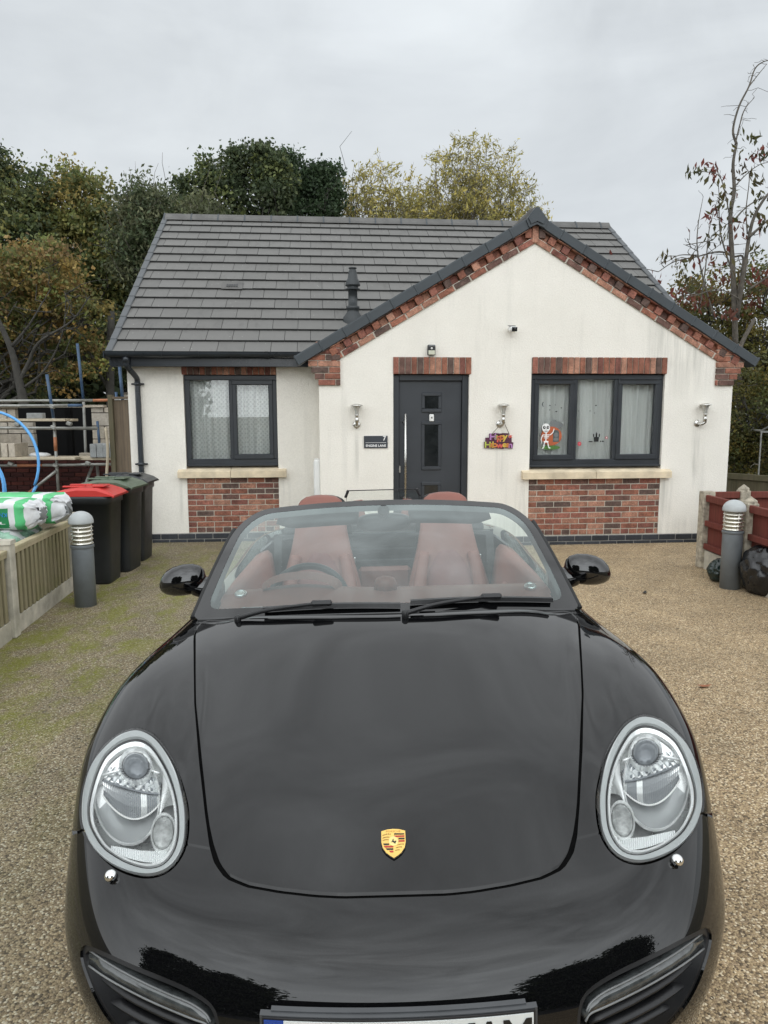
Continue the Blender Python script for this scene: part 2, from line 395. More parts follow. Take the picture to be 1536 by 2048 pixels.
# ------------------------------------------------------------------ mesh helpers
def sstr(v): return None if v is None else v
def tag(o, label=None, cat=None, group=None, kind=None):
    if label: o['label'] = label
    if cat: o['category'] = cat
    if group: o['group'] = group
    if kind: o['kind'] = kind
    return o
def empty(name, loc=(0, 0, 0), rot=(0, 0, 0)):
    o = bpy.data.objects.new(name, None); COL.objects.link(o)
    o.location = loc; o.rotation_euler = rot; o.empty_display_size = .1
    return o
def raw_mesh(name, V, F, mats, parent=None, smooth=False, midx=None, uv=True, normals=None):
    me = bpy.data.meshes.new(name)
    me.from_pydata([tuple(map(float, v)) for v in V], [], [tuple(int(i) for i in f) for f in F])
    if not isinstance(mats, (list, tuple)): mats = [mats]
    for m in mats: me.materials.append(m)
    if midx is not None: me.polygons.foreach_set('material_index', np.asarray(midx, dtype=np.int32))
    if smooth is True: me.polygons.foreach_set('use_smooth', np.ones(len(me.polygons), dtype=bool))
    if uv:
        l = me.uv_layers.new(name='metric')
        for p in me.polygons:
            n = p.normal; a = [abs(c) for c in n]; k = a.index(max(a))
            for li in p.loop_indices:
                c = me.vertices[me.loops[li].vertex_index].co
                l.data[li].uv = (c.y, c.z) if k == 0 else (c.x, c.z) if k == 1 else (c.x, c.y)
    me.update()
    if normals is not None:
        me.polygons.foreach_set('use_smooth', np.ones(len(me.polygons), dtype=bool))
        me.normals_split_custom_set_from_vertices([tuple(map(float, n)) for n in normals])
    o = bpy.data.objects.new(name, me); COL.objects.link(o)
    if parent is not None: o.parent = parent
    return o
def rotm(rx=0, ry=0, rz=0):
    return Matrix.Rotation(rz, 3, 'Z') @ Matrix.Rotation(ry, 3, 'Y') @ Matrix.Rotation(rx, 3, 'X')
class MB:
    def __init__(s): s.V = []; s.F = []; s.S = []; s.I = []
    def add(s, V, F, smooth=False, mi=0):
        n = len(s.V); s.V += [tuple(v) for v in V]
        for f in F: s.F.append(tuple(i + n for i in f)); s.S.append(smooth); s.I.append(mi)
        return s
    def box(s, c, d, rot=None, ch=0., mi=0, taper=None):
        """box of size d about c; ch chamfers the four edges along its longest face outline"""
        hx, hy, hz = d[0] / 2, d[1] / 2, d[2] / 2
        if ch <= 0:
            P = [(-hx, -hy, -hz), (hx, -hy, -hz), (hx, hy, -hz), (-hx, hy, -hz), (-hx, -hy, hz), (hx, -hy, hz), (hx, hy, hz), (-hx, hy, hz)]
            F = [(0, 3, 2, 1), (4, 5, 6, 7), (0, 1, 5, 4), (1, 2, 6, 5), (2, 3, 7, 6), (3, 0, 4, 7)]
        else:
            P = []; F = []
            ch = min(ch, hx * .9, hy * .9, hz * .9)
            idx = {}
            for sx in (-1, 1):
                for sy in (-1, 1):
                    for sz in (-1, 1):
                        for ax in range(3):
                            p = [sx * (hx - ch), sy * (hy - ch), sz * (hz - ch)]
                            p[ax] = (sx * hx, sy * hy, sz * hz)[ax]
                            idx[(sx, sy, sz, ax)] = len(P); P.append(tuple(p))
            def q(*k): return tuple(idx[i] for i in k)
            for sg in (-1, 1):
                F.append(q((sg, -1, -1, 0), (sg, 1, -1, 0), (sg, 1, 1, 0), (sg, -1, 1, 0)))
                F.append(q((-1, sg, -1, 1), (1, sg, -1, 1), (1, sg, 1, 1), (-1, sg, 1, 1)))
                F.append(q((-1, -1, sg, 2), (1, -1, sg, 2), (1, 1, sg, 2), (-1, 1, sg, 2)))
            for a in (-1, 1):
                for b in (-1, 1):
                    F.append(q((a, b, -1, 0), (a, b, 1, 0), (a, b, 1, 1), (a, b, -1, 1)))
                    F.append(q((a, -1, b, 0), (a, 1, b, 0), (a, 1, b, 2), (a, -1, b, 2)))
                    F.append(q((-1, a, b, 1), (1, a, b, 1), (1, a, b, 2), (-1, a, b, 2)))
                    for c_ in (-1, 1): F.append(q((a, b, c_, 0), (a, b, c_, 1), (a, b, c_, 2)))
            # make windings point outwards
            G = []
            for f in F:
                v = [Vector(P[i]) for i in f]
                nrm = (v[1] - v[0]).cross(v[2] - v[0]); cen = sum(v, Vector()) / len(v)
                G.append(f if nrm.dot(cen) > 0 else tuple(reversed(f)))
            F = G
        c = Vector(c)
        P = [Vector(p) for p in P]
        if taper: P = [Vector((p.x * (1 + (taper - 1) * (p.z + hz) / d[2]), p.y * (1 + (taper - 1) * (p.z + hz) / d[2]), p.z)) for p in P]
        if rot is not None: P = [rot @ p for p in P]
        return s.add([p + c for p in P], F, False, mi)
    def tube(s, path, r, k=10, cap=True, mi=0, smooth=True):
        path = [Vector(p) for p in path]; n = len(path)
        rr = r if isinstance(r, (list, tuple)) else [r] * n
        V = []; F = []
        t0 = (path[1] - path[0]).normalized()
        up = Vector((0, 0, 1)) if abs(t0.z) < .9 else Vector((1, 0, 0))
        x = t0.cross(up).normalized()
        for i, p in enumerate(path):
            t = (path[min(i + 1, n - 1)] - path[max(i - 1, 0)]).normalized()
            x = (x - t * x.dot(t)).normalized(); y = t.cross(x)
            for j in range(k):
                a = 2 * math.pi * j / k
                V.append(p + (x * math.cos(a) + y * math.sin(a)) * rr[i])
        for i in range(n - 1):
            for j in range(k):
                F.append((i * k + j, i * k + (j + 1) % k, (i + 1) * k + (j + 1) % k, (i + 1) * k + j))
        s.add(V, F, smooth, mi)
        if cap:
            b = len(s.V) - len(V)
            s.F.append(tuple(b + j for j in reversed(range(k)))); s.S.append(False); s.I.append(mi)
            s.F.append(tuple(b + (n - 1) * k + j for j in range(k))); s.S.append(False); s.I.append(mi)
        return s
    def lathe(s, prof, c=(0, 0, 0), k=24, rot=None, smooth=True, mi=0, cap=True):
        """profile of (radius, height) turned about z; repeat a point for a hard edge"""
        V = []; F = []
        for r, z in prof:
            for j in range(k):
                a = 2 * math.pi * j / k
                V.append(Vector((r * math.cos(a), r * math.sin(a), z)))
        m = len(prof)
        for i in range(m - 1):
            if prof[i] == prof[i + 1]: continue
            for j in range(k):
                F.append((i * k + j, i * k + (j + 1) % k, (i + 1) * k + (j + 1) % k, (i + 1) * k + j))
        if rot is not None: V = [rot @ v for v in V]
        c = Vector(c); V = [v + c for v in V]
        b = len(s.V); s.add(V, F, smooth, mi)
        if cap:
            if prof[0][0] > 1e-4: s.F.append(tuple(b + j for j in reversed(range(k)))); s.S.append(False); s.I.append(mi)
            if prof[-1][0] > 1e-4: s.F.append(tuple(b + (m - 1) * k + j for j in range(k))); s.S.append(False); s.I.append(mi)
        return s
    def prism(s, poly, o, ex, ey, ez, depth, mi=0):
        """flat polygon (a,b) placed at o + ex*a + ey*b, given thickness depth along ez (starting at o)"""
        o, ex, ey, ez = map(Vector, (o, ex, ey, ez)); n = len(poly)
        A = [o + ex * a + ey * b for a, b in poly]; B = [p + ez * depth for p in A]
        F = [tuple(range(n))[::-1], tuple(range(n, 2 * n))] + [(i, (i + 1) % n, n + (i + 1) % n, n + i) for i in range(n)]
        return s.add(A + B, F, False, mi)
    def loft(s, rings, close=True, caps=True, smooth=True, mi=0):
        k = len(rings[0]); V = [p for r in rings for p in r]; F = []
        for i in range(len(rings) - 1):
            for j in range(k if close else k - 1):
                F.append((i * k + j, i * k + (j + 1) % k, (i + 1) * k + (j + 1) % k, (i + 1) * k + j))
        b = len(s.V); s.add(V, F, smooth, mi)
        if caps:
            s.F.append(tuple(b + j for j in reversed(range(k)))); s.S.append(smooth); s.I.append(mi)
            s.F.append(tuple(b + (len(rings) - 1) * k + j for j in range(k))); s.S.append(smooth); s.I.append(mi)
        return s
    def build(s, name, mats, parent=None, uv=True):
        o = raw_mesh(name, s.V, s.F, mats, parent, midx=s.I, uv=uv)
        o.data.polygons.foreach_set('use_smooth', np.array(s.S, dtype=bool))
        return o
def superring(c, ax, ay, hx, hy, k=24, e=.5):
    c, ax, ay = Vector(c), Vector(ax), Vector(ay); out = []
    for j in range(k):
        a = 2 * math.pi * j / k; ca, sa = math.cos(a), math.sin(a)
        out.append(c + ax * (hx * math.copysign(abs(ca) ** e, ca)) + ay * (hy * math.copysign(abs(sa) ** e, sa)))
    return out
def bez(P, n=16):
    """smooth path through points (Catmull-Rom)"""
    P = [Vector(p) for p in P]; Q = [P[0] * 2 - P[1]] + P + [P[-1] * 2 - P[-2]]; out = []
    for i in range(1, len(Q) - 2):
        for k in range(n):
            t = k / n
            a, b, c, d = Q[i - 1], Q[i], Q[i + 1], Q[i + 2]
            out.append(.5 * ((2 * b) + (c - a) * t + (2 * a - 5 * b + 4 * c - d) * t * t + (3 * b - a - 3 * c + d) * t ** 3))
    out.append(P[-1]); return out
def text_mesh(body, size, bold=0., align='CENTER', space=1.0):
    cu = bpy.data.curves.new('lettering', 'FONT'); cu.body = body; cu.size = size; cu.offset = bold
    cu.align_x = align; cu.align_y = 'CENTER'; cu.space_character = space; cu.resolution_u = 4
    ob = bpy.data.objects.new('lettering', cu); COL.objects.link(ob)
    dg = bpy.context.evaluated_depsgraph_get(); dg.update()
    me = bpy.data.meshes.new_from_object(ob.evaluated_get(dg))
    V = [tuple(v.co) for v in me.vertices]; F = [tuple(p.vertices) for p in me.polygons]
    bpy.data.objects.remove(ob, do_unlink=True); bpy.data.curves.remove(cu); bpy.data.meshes.remove(me)
    return V, F
def put_text(mb, body, size, o, ex, ey, bold=0., align='CENTER', space=1.0, mi=0, sx=1.):
    V, F = text_mesh(body, size, bold, align, space)
    o, ex, ey = Vector(o), Vector(ex), Vector(ey)
    mb.add([o + ex * (v[0] * sx) + ey * v[1] for v in V], F, False, mi)
def dup(root, loc, rotz=None, label=None, group=None):
    r = root.copy(); COL.objects.link(r); r.location = loc
    if rotz is not None: r.rotation_euler = (0, 0, rotz)
    if label: r['label'] = label
    if group: r['group'] = group
    for ch in list(root.children):
        c = ch.copy(); COL.objects.link(c); c.parent = r
        for g in ch.children:
            d = g.copy(); COL.objects.link(d); d.parent = c
    return r
# ------------------------------------------------------------------ ground
mb = MB(); mb.add([(-300, -300, -.06), (300, -300, -.06), (300, 400, -.06), (-300, 400, -.06)], [(0, 1, 2, 3)])
tag(mb.build('ground', MAT['soil']), 'bare brown earth around the plots', 'ground', kind='structure')
mb = MB()
DR = [(-2.83, -3.0), (3.62, -3.0), (3.62, 7.9), (4.42, 9.42), (4.36, 9.5), (-.8, 9.0), (-.86, 9.66), (-3.9, 9.38), (-3.1, 6.95)]
mb.prism(DR, (0, 0, -.055), (1, 0, 0), (0, 1, 0), (0, 0, 1), .055)
tag(mb.build('driveway', MAT['drive']), 'resin bound gravel driveway, mossy along its left side', 'driveway', kind='structure')
mb = MB(); mb.add([(-60, -12, -.03), (60, -12, -.03), (60, -3.01, -.03), (-60, -3.01, -.03)], [(0, 1, 2, 3)])
tag(mb.build('road', MAT['asphalt']), 'dark asphalt lane at the end of the drive', 'road', kind='structure')
# ------------------------------------------------------------------ the bungalow, in its own frame: u right, v back, w up
YAW = R(5.03)
HOUSE = empty('bungalow', (0, 9.0, 0), (0, 0, YAW))
tag(HOUSE, 'cream rendered bungalow with brick trim and grey tiled roof', 'house')
rnd = random.Random(7)
UL, UG0, UG1 = -3.225, -.79, 4.475         # left wall, gable left edge, gable right edge
VW = .68                                    # the wing stands back
UAP = 1.845; TG = math.tan(R(30.2))         # gable apex and pitch
TM = .660                                   # main roof rise per metre back
EAV_V, EAV_W, RID_V = .45, 2.42, 4.35
RID_W = EAV_W + (RID_V - EAV_V) * TM
VB = 8.2
def gable_top(u): return 3.80 - abs(u - UAP) * TG
# walls ------------------------------------------------------------
mb = MB()
def wallstrip(us, lo, hi, v):
    """front face strips between the u stations, lo and hi functions of u"""
    for a, b in zip(us[:-1], us[1:]):
        mb.add([(a, v, lo), (b, v, lo), (b, v, hi(b)), (a, v, hi(a))], [(0, 1, 2, 3)])
PL = .118
gt = lambda u: gable_top(u) - .02
DH, DW0, DW1 = 2.362, .118, 1.062
WN0, WN1 = 1.845, 3.575
for a, b in ((UG0, DW0), (DW1, WN0), (WN1, UG1)):
    st = sorted({a, b} | ({UAP} if a < UAP < b else set()))
    wallstrip(st, PL, gt, 0)
for a, b in ((DW0, DW1), (WN0, WN1)):
    st = sorted({a, b} | ({UAP} if a < UAP < b else set()))
    for p, q in zip(st[:-1], st[1:]): mb.add([(p, 0, DH), (q, 0, DH), (q, 0, gt(q)), (p, 0, gt(p))], [(0, 1, 2, 3)])
def reveal(u0, u1, w0, w1, v, d=.11):
    mb.add([(u0, v, w0), (u0, v + d, w0), (u0, v + d, w1), (u0, v, w1)], [(0, 1, 2, 3)])
    mb.add([(u1, v, w0), (u1, v, w1), (u1, v + d, w1), (u1, v + d, w0)], [(0, 1, 2, 3)])
reveal(DW0, DW1, PL, DH, 0); reveal(WN0, WN1, PL, DH, 0)
# wing with its window opening
WW0, WW1 = -2.527, -1.338
top = lambda u: 2.31
for a, b in ((UL, WW0), (WW1, UG0 + .12)): wallstrip([a, b], PL, top, VW)
mb.add([(WW0, VW, 2.29), (WW1, VW, 2.29), (WW1, VW, 2.31), (WW0, VW, 2.31)], [(0, 1, 2, 3)])
reveal(WW0, WW1, PL, 2.29, VW)
# returns, sides and back
mb.add([(UG0, 0, PL), (UG0, VW + .01, PL), (UG0, VW + .01, 2.33), (UG0, 0, 2.33)], [(0, 1, 2, 3)])
mb.add([(UG1, 0, PL), (UG1, VB, PL), (UG1, VB, 2.33), (UG1, RID_V, 4.94), (UG1, .6, 2.5), (UG1, 0, 2.25)], [(0, 1, 2, 3, 4, 5)])
mb.add([(UL, VW, PL), (UL, VB, PL), (UL, VB, 2.33), (UL, RID_V, 4.94), (UL, VW, 2.48)], [(4, 3, 2, 1, 0)])
mb.add([(UL, VB, PL), (UG1, VB, PL), (UG1, VB, 2.35), (UL, VB, 2.35)], [(3, 2, 1, 0)])
mb.build('wall', MAT['render'], HOUSE)
# room darkness behind the windows
mb = MB()
mb.box((1.0, 2.2, 1.25), (6.4, 2.6, 2.2))
# plinth -----------------------------------------------------------
def courses(mb, u0, u1, w0, n, v, bl=.215, h=.065, j=.010, d=.05, proud=0., bond=.5, jitter=.0015, r=rnd, top_soldiers=False):
    for k in range(n):
        w = w0 + k * (h + j) + h / 2
        if k == 0 and top_soldiers: L_, off = .1025, 0
        else: L_, off = bl, (bl + j) * bond * (k % 2)
        u = u0 - off
        while u < u1 - .012:
            a, b = max(u, u0), min(u + L_, u1)
            if b - a > .02:
                mb.box(((a + b) / 2, v + d / 2 - proud - r.random() * .002, w), (b - a - r.random() * jitter * 2, d, h - r.random() * jitter * 2), ch=.004)
            u += L_ + j
mb = MB(); courses(mb, UG0, UG1, -.03, 2, .0, proud=.008); mb.build('plinth', MAT['engineering_brick'], HOUSE); mb = MB()
courses(mb, UL, UG0 - .02, -.03, 2, VW, proud=.008); mb.build('plinth', MAT['engineering_brick'], HOUSE)
mb = MB()
mb.box(((UG0 + UG1) / 2, .03, .042), (UG1 - UG0 - .004, .056, .150)); mb.box(((UL + UG0) / 2 - .01, VW + .03, .042), (UG0 - UL - .03, .056, .150))
mb.box((UG1 - .02, VB / 2 + .1, .042), (.05, VB - .2, .15)); mb.box((UL + .03, VB / 2 + .4, .042), (.05, VB - .7, .15)); mb.box((UG0 + .02, .35, .042), (.05, .58, .15))
mb.build('plinth_mortar', MAT['mortar_dark'], HOUSE)
# brick panels under the windows ------------------------------------
for (a, b, v) in ((WN0, WN1, 0), (WW0, WW1, VW)):
    mb = MB(); courses(mb, a + .002, b - .002, .128, 10, v, h=.063, j=.0095, proud=-.004, top_soldiers=True)
    p = mb.build('brick_panel', MAT['brick'], HOUSE)
    mb = MB(); mb.box(((a + b) / 2, v + .045, .49), (b - a - .001, .07, .75)); mb.build('mortar', MAT['mortar'], p)
# soldier lintels ----------------------------------------------------
def soldiers(a, b, w0, w1, v, n, proud):
    mb = MB(); s = (b - a) / n
    for k in range(n):
        mb.box((a + s * (k + .5), v + .04 - proud - rnd.random() * .002, (w0 + w1) / 2), (s - .010, .08, w1 - w0 - rnd.random() * .004), ch=.004)
    o = mb.build('lintel', MAT['brick'], HOUSE)
    mb = MB(); mb.box(((a + b) / 2, v + .06 - proud, (w0 + w1) / 2), (b - a - .006, .09, w1 - w0 - .008)); mb.build('mortar', MAT['mortar'], o)
soldiers(.113, 1.087, 2.157, 2.362, 0, 13, .016)
soldiers(1.85, 3.593, 2.165, 2.368, 0, 23, .016)
soldiers(WW0 - .02, WW1, 2.180, 2.285, VW, 16, .006)
# sills ---------------------------------------------------------------
def sill(a, b, v, w0=.855, w1=.992):
    mb = MB(); mid = (a + b) / 2 - .02
    for p, q in ((a, mid - .003), (mid + .003, b)):
        prof = [(-.075, w0), (-.075, w1 - .055), (-.05, w1 - .045), (.09, w1), (.09, w0)]
        mb.prism([(y, z) for y, z in prof], (p, v, 0), (0, 1, 0), (0, 0, 1), (1, 0, 0), q - p)
    return mb.build('window_sill', MAT['sandstone'], HOUSE)
sill(1.745, 3.69, 0); sill(-2.632, -1.233, VW)
# windows ---------------------------------------------------------------
def window(u0, u1, w0, w1, v, mull, sash, curtain, name='window'):
    """frame with mullions at mull; sash lists which lights open (they carry a second, prouder frame)"""
    vf = v + .035
    mb = MB(); fw = .062
    mb.box(((u0 + u1) / 2, vf + .035, w0 + fw * .75), (u1 - u0, .07, fw * 1.5), ch=.006)
    mb.box(((u0 + u1) / 2, vf + .035, w1 - fw / 2), (u1 - u0, .07, fw), ch=.006)
    edges = [u0] + mull + [u1]
    for k, u in enumerate(edges):
        c = u + fw / 2 if k == 0 else u - fw / 2 if k == len(edges) - 1 else u
        mb.box((c, vf + .036, (w0 + w1) / 2 + fw * .25), (fw if k in (0, len(edges) - 1) else fw * .9, .068, w1 - w0 - fw * 2.5 + .001), ch=.006)
    mb.box(((u0 + u1) / 2, vf - .012, w0 + .012), (u1 - u0 - .004, .05, .022), ch=.004)
    fr = mb.build(name, MAT['anthracite'], HOUSE)
    for k in range(len(edges) - 1):
        a = edges[k] + (fw if k == 0 else fw * .45); b = edges[k + 1] - (fw if k == len(edges) - 2 else fw * .45)
        lo, hi = w0 + fw * 1.5, w1 - fw
        if sash[k]:
            mb = MB(); sw = .056; y = vf + .022
            for c, d in (((a + b) / 2, hi - sw / 2), ((a + b) / 2, lo + sw / 2)): mb.box((c, y, d), (b - a + .03, .075, sw + .012), ch=.008)
            for c in (a + sw / 2 - .012, b - sw / 2 + .012): mb.box((c, y + .001, (lo + hi) / 2), (sw, .073, hi - lo - 2 * sw), ch=.008)
            mb.box(((a + b) / 2, vf - .026, hi + .004), (b - a - .03, .016, .014), ch=.003)
            mb.build('sash', MAT['anthracite'], fr)
            a += sw - .02; b -= sw - .02; lo += sw; hi -= sw
        mb = MB(); mb.box(((a + b) / 2, vf + .045, (lo + hi) / 2), (b - a, .006, hi - lo)); mb.build('pane', MAT['pane'], fr)
    # net curtain with real folds, hung inside
    n = 150; V = []; F = []; rr = random.Random(int(u0 * 100))
    ph = [rr.uniform(0, 6.28) for _ in range(4)]
    for i in range(n + 1):
        u = u0 + .02 + (u1 - u0 - .04) * i / n
        y = vf + .135 + .016 * math.sin(u * 34 + ph[0]) + .012 * math.sin(u * 57 + ph[1]) + .008 * math.sin(u * 91 + ph[2])
        for j, w in enumerate((w0 + .05, w0 + .35, w1 - .35, w1 - .02)):
            V.append((u + .01 * math.sin(u * 5 + j), y + (.015 * math.sin(u * 13 + ph[3]) if j in (1, 2) else 0), w))
    for i in range(n):
        for j in range(3): F.append((i * 4 + j, (i + 1) * 4 + j, (i + 1) * 4 + j + 1, i * 4 + j + 1))
    raw_mesh('net_curtain', V, F, curtain, fr, smooth=True)
    mb = MB(); mb.box(((u0 + u1) / 2, vf + .26, (w0 + w1) / 2), (u1 - u0 + .1, .01, w1 - w0 + .1)); mb.build('room_darkness', MAT['room_dark'], fr)  # dark sheet close behind the curtain stands for the darkness of the room
    return fr
MAT['room_dark'] = plain('room_dark', (.10, .10, .095), .9)  # dark tone stands for the unlit room
window(1.852, 3.57, 1.0, 2.160, 0, [2.43, 2.965], [1, 0, 1], MAT['curtain'])
window(WW0 + .006, WW1 - .004, 1.0, 2.176, VW, [-1.93], [0, 1], MAT['lace'])
# front door -----------------------------------------------------------------
mb = MB(); dw = .075; d0, d1, dt = .121, 1.059, 2.155
mb.box((d0 + dw / 2, .075, dt / 2 - .02), (dw, .07, dt + .03), ch=.006); mb.box((d1 - dw / 2, .075, dt / 2 - .02), (dw, .07, dt + .03), ch=.006)
mb.box(((d0 + d1) / 2, .076, dt - dw / 2), (d1 - d0 - 2 * dw, .066, dw), ch=.006)
mb.build('door_frame', MAT['anthracite'], HOUSE)
mb = MB(); mb.box(((d0 + d1) / 2, .102, 1.05), (d1 - d0 - 2 * dw - .004, .045, 2.055), ch=.004)
DOOR = mb.build('front_door', MAT['door'], HOUSE)
uc = .605
for w0, w1 in ((1.715, 1.915), (.995, 1.56), (.60, .80)):
    mb = MB(); hw = .125
    for c, s in (((uc, .074, w0), (2 * hw, .02, .045)), ((uc, .074, w1), (2 * hw, .02, .045)), ((uc - hw + .02, .075, (w0 + w1) / 2), (.04, .018, w1 - w0 - .045)), ((uc + hw - .02, .075, (w0 + w1) / 2), (.04, .018, w1 - w0 - .045))): mb.box(c, s, ch=.007)
    fr = mb.build('glazing_frame', MAT['door'], DOOR)
    mb = MB(); mb.box((uc, .076, (w0 + w1) / 2), (2 * hw - .08, .006, w1 - w0 - .045)); mb.build('glazing', MAT['dark_pane'], fr if False else DOOR)
mb = MB(); mb.tube([(.272, .025, .50), (.272, .025, 1.675)], .016, 14)
for w in (.63, 1.575): mb.tube([(.272, .028, w), (.235, .08, w)], .008, 8)
mb.build('pull_handle', MAT['steel'], DOOR)
mb = MB(); mb.box((.205, .072, .985), (.025, .014, .085), ch=.005); mb.tube([(.205, .068, .985), (.205, .058, .985)], .009, 10); mb.build('lock_plate', MAT['steel'], DOOR)
mb = MB(); mb.box((.605, .066, 1.625), (.058, .026, .088), ch=.008, mi=0); mb.box((.605, .068, 1.686), (.062, .022, .034), ch=.006, mi=1); mb.lathe([(.011, 0), (.011, .004)], (.605, .053, 1.627), 14, rotm(R(90)), mi=2)
mb.build('doorbell', [MAT['white_plastic'], MAT['black_plastic'], MAT['steel']], DOOR)
mb = MB(); mb.box((.59, .0, .012), (1.06, .30, .06), ch=.006); mb.build('doorstep', MAT['concrete'], HOUSE)
# brick band up the gable and the stepped corbels at its feet --------------------
mb = MB(); mo = MB()
for sg in (-1, 1):
    ex = Vector((sg * math.cos(R(30.2)), 0, -math.sin(R(30.2))))      # down the slope
    ez = Vector((sg * math.sin(R(30.2)), 0, math.cos(R(30.2))))       # square to the slope
    rot = Matrix((ex, Vector((0, 1, 0)), ez)).transposed()
    a0 = Vector((UAP, 0, 3.72))                                       # lower edge of the band at the apex
    run = (2.33 if sg < 0 else 2.37) / math.cos(R(30.2)) + .16
    s = .0
    while s < run:                                                     # stretcher course
        l = min(.215, run - s)
        mb.box(a0 + ex * (s + l / 2) + ez * .034 + Vector((0, .02, 0)), (l - .01, .085, .065), rot, ch=.004); s += .225
    s = .02; k = 0
    while s < run + .06:                                               # dog-tooth course, every other brick set back
        pr = .026 if k % 2 else -.026
        mb.box(a0 + ex * (s + .05) + ez * .118 + Vector((0, .035 - pr, 0)), (.094 if k % 2 == 0 else .090, .09, .088), rot, ch=.004)
        s += .100; k += 1
    s = .0; k = 0
    while s < run + .1:
        mb.box(a0 + ex * (s + .1) + ez * .172 + Vector((0, .0, 0)), (.205, .10, .012), rot, ch=.003); s += .215
    mo.box(a0 + ex * (run / 2) + ez * .036 + Vector((0, .030, 0)), (run, .085, .076), rot); mo.box(a0 + ex * (run / 2) + ez * .122 + Vector((0, .075, 0)), (run, .06, .10), rot)
mo.prism([(-.15, -.075), (0, .0), (.15, -.075), (.06, .10), (0, .13), (-.06, .10)], (UAP, .035, 3.80), (1, 0, 0), (0, 0, 1), (0, 1, 0), .03)
for q_, w_ in ((-.085, 3.835), (0, 3.872), (.085, 3.835)): mb.box((UAP + q_, .012 + abs(q_) * .05, w_), (.078, .085, .115), ch=.004)
mb.box((UAP, .012, 3.775), (.075, .085, .10), ch=.004)
band = mb.build('gable_brick_band', MAT['brick'], HOUSE); mo.build('mortar', MAT['mortar'], band)
for sg in (-1, 1):
    mb = MB(); mo = MB(); inn = -.525 if sg < 0 else 4.228
    outs = [.275, .318, .358, .395, .395, .36, .30]; k = 0
    if sg > 0: outs = [.25, .292, .332, .368, .40, .37, .30]
    for k, o in enumerate(outs):
        w = 2.022 + k * .0745 + .033; a, b = (inn - o, inn) if sg < 0 else (inn, inn + o)
        cut = .12 if k % 2 else .215
        pts = [a, (a + cut if sg < 0 else b - cut), b]; pts = sorted(p for p in pts if a - 1e-6 <= p <= b + 1e-6)
        for p, q in zip(pts[:-1], pts[1:]):
            if q - p > .02: mb.box(((p + q) / 2, .045, w), (q - p - .009, .15, .065), ch=.004)
        mo.box(((a + b) / 2, .052, w), (b - a - .014, .14, .0745))
    c = mb.build('corbel', MAT['brick'], HOUSE); mo.build('mortar', MAT['mortar'], c)
# gable verge tiles, apex cap, gable roof slopes -----------------------------------
mb = MB()
for sg in (-1, 1):
    ex = Vector((sg * math.cos(R(30.2)), 0, -math.sin(R(30.2)))); ez = Vector((sg * math.sin(R(30.2)), 0, math.cos(R(30.2))))
    tilt = R(1.2) * 1
    rot = Matrix((ex, Vector((0, 1, 0)), ez)).transposed()
    a0 = Vector((UAP, 0, 3.715 + .18 / math.cos(R(30.2)))); n = 10; run = 2.87 / math.cos(R(30.2)) * 1.0; st = run / n
    for k in range(n):
        mb.box(a0 + ex * (st * (k + .5)) + ez * (.056 + .004) + Vector((0, .015, 0)), (st + .012, .17 + .006 * (k % 2), .112), rot @ rotm(0, R(.9), 0), ch=.006)
        mb.box(a0 + ex * (st * (k + 1) - .012) + ez * (.062) + Vector((0, .012, 0)), (.022, .178, .128), rot, ch=.004)
        mb.box(a0 + ex * (st * (k + .5)) + ez * (.118) + Vector((0, .03, 0)), (st + .004, .14, .016), rot @ rotm(0, R(.9), 0), ch=.003)
mb.build('verge', MAT['verge'], HOUSE)
mb = MB(); ap = 3.715 + .36
mb.prism([(-.135, -.10), (-.02, .045), (.02, .045), (.135, -.10), (.095, -.19), (0, -.15), (-.095, -.19)], (UAP, -.085, ap), (1, 0, 0), (0, 0, 1), (0, 1, 0), .22)
mb.prism([(-.11, -.085), (-.02, .025), (.02, .025), (.11, -.085), (.075, -.15), (0, -.115), (-.075, -.15)], (UAP, -.100, ap), (1, 0, 0), (0, 0, 1), (0, 1, 0), .02)
mb.build('ridge_end_cap', MAT['verge'], HOUSE)
mb = MB()
for sg in (-1, 1):
    ue = UAP + sg * 2.86; we = 4.06 - 2.86 * TG
    V = [(UAP, .02, 4.06), (ue, .02, we), (ue, 1.5, we), (UAP, 3.3, 4.06)]
    V2 = [(x, y, z - .06) for x, y, z in V]
    mb.add(V + V2, [(0, 3, 2, 1) if sg > 0 else (0, 1, 2, 3), (4, 5, 6, 7), (0, 1, 5, 4), (1, 2, 6, 5), (2, 3, 7, 6), (3, 0, 4, 7)])
mb.build('gable_roof_slope', MAT['tile'], HOUSE)
mb = MB()
for k in range(8): mb.tube([(UAP, .03 + k * .4, 4.045), (UAP, .03 + k * .4 + .39, 4.045)], .10, 12)
mb.build('gable_ridge_tiles', MAT['ridge'], HOUSE)
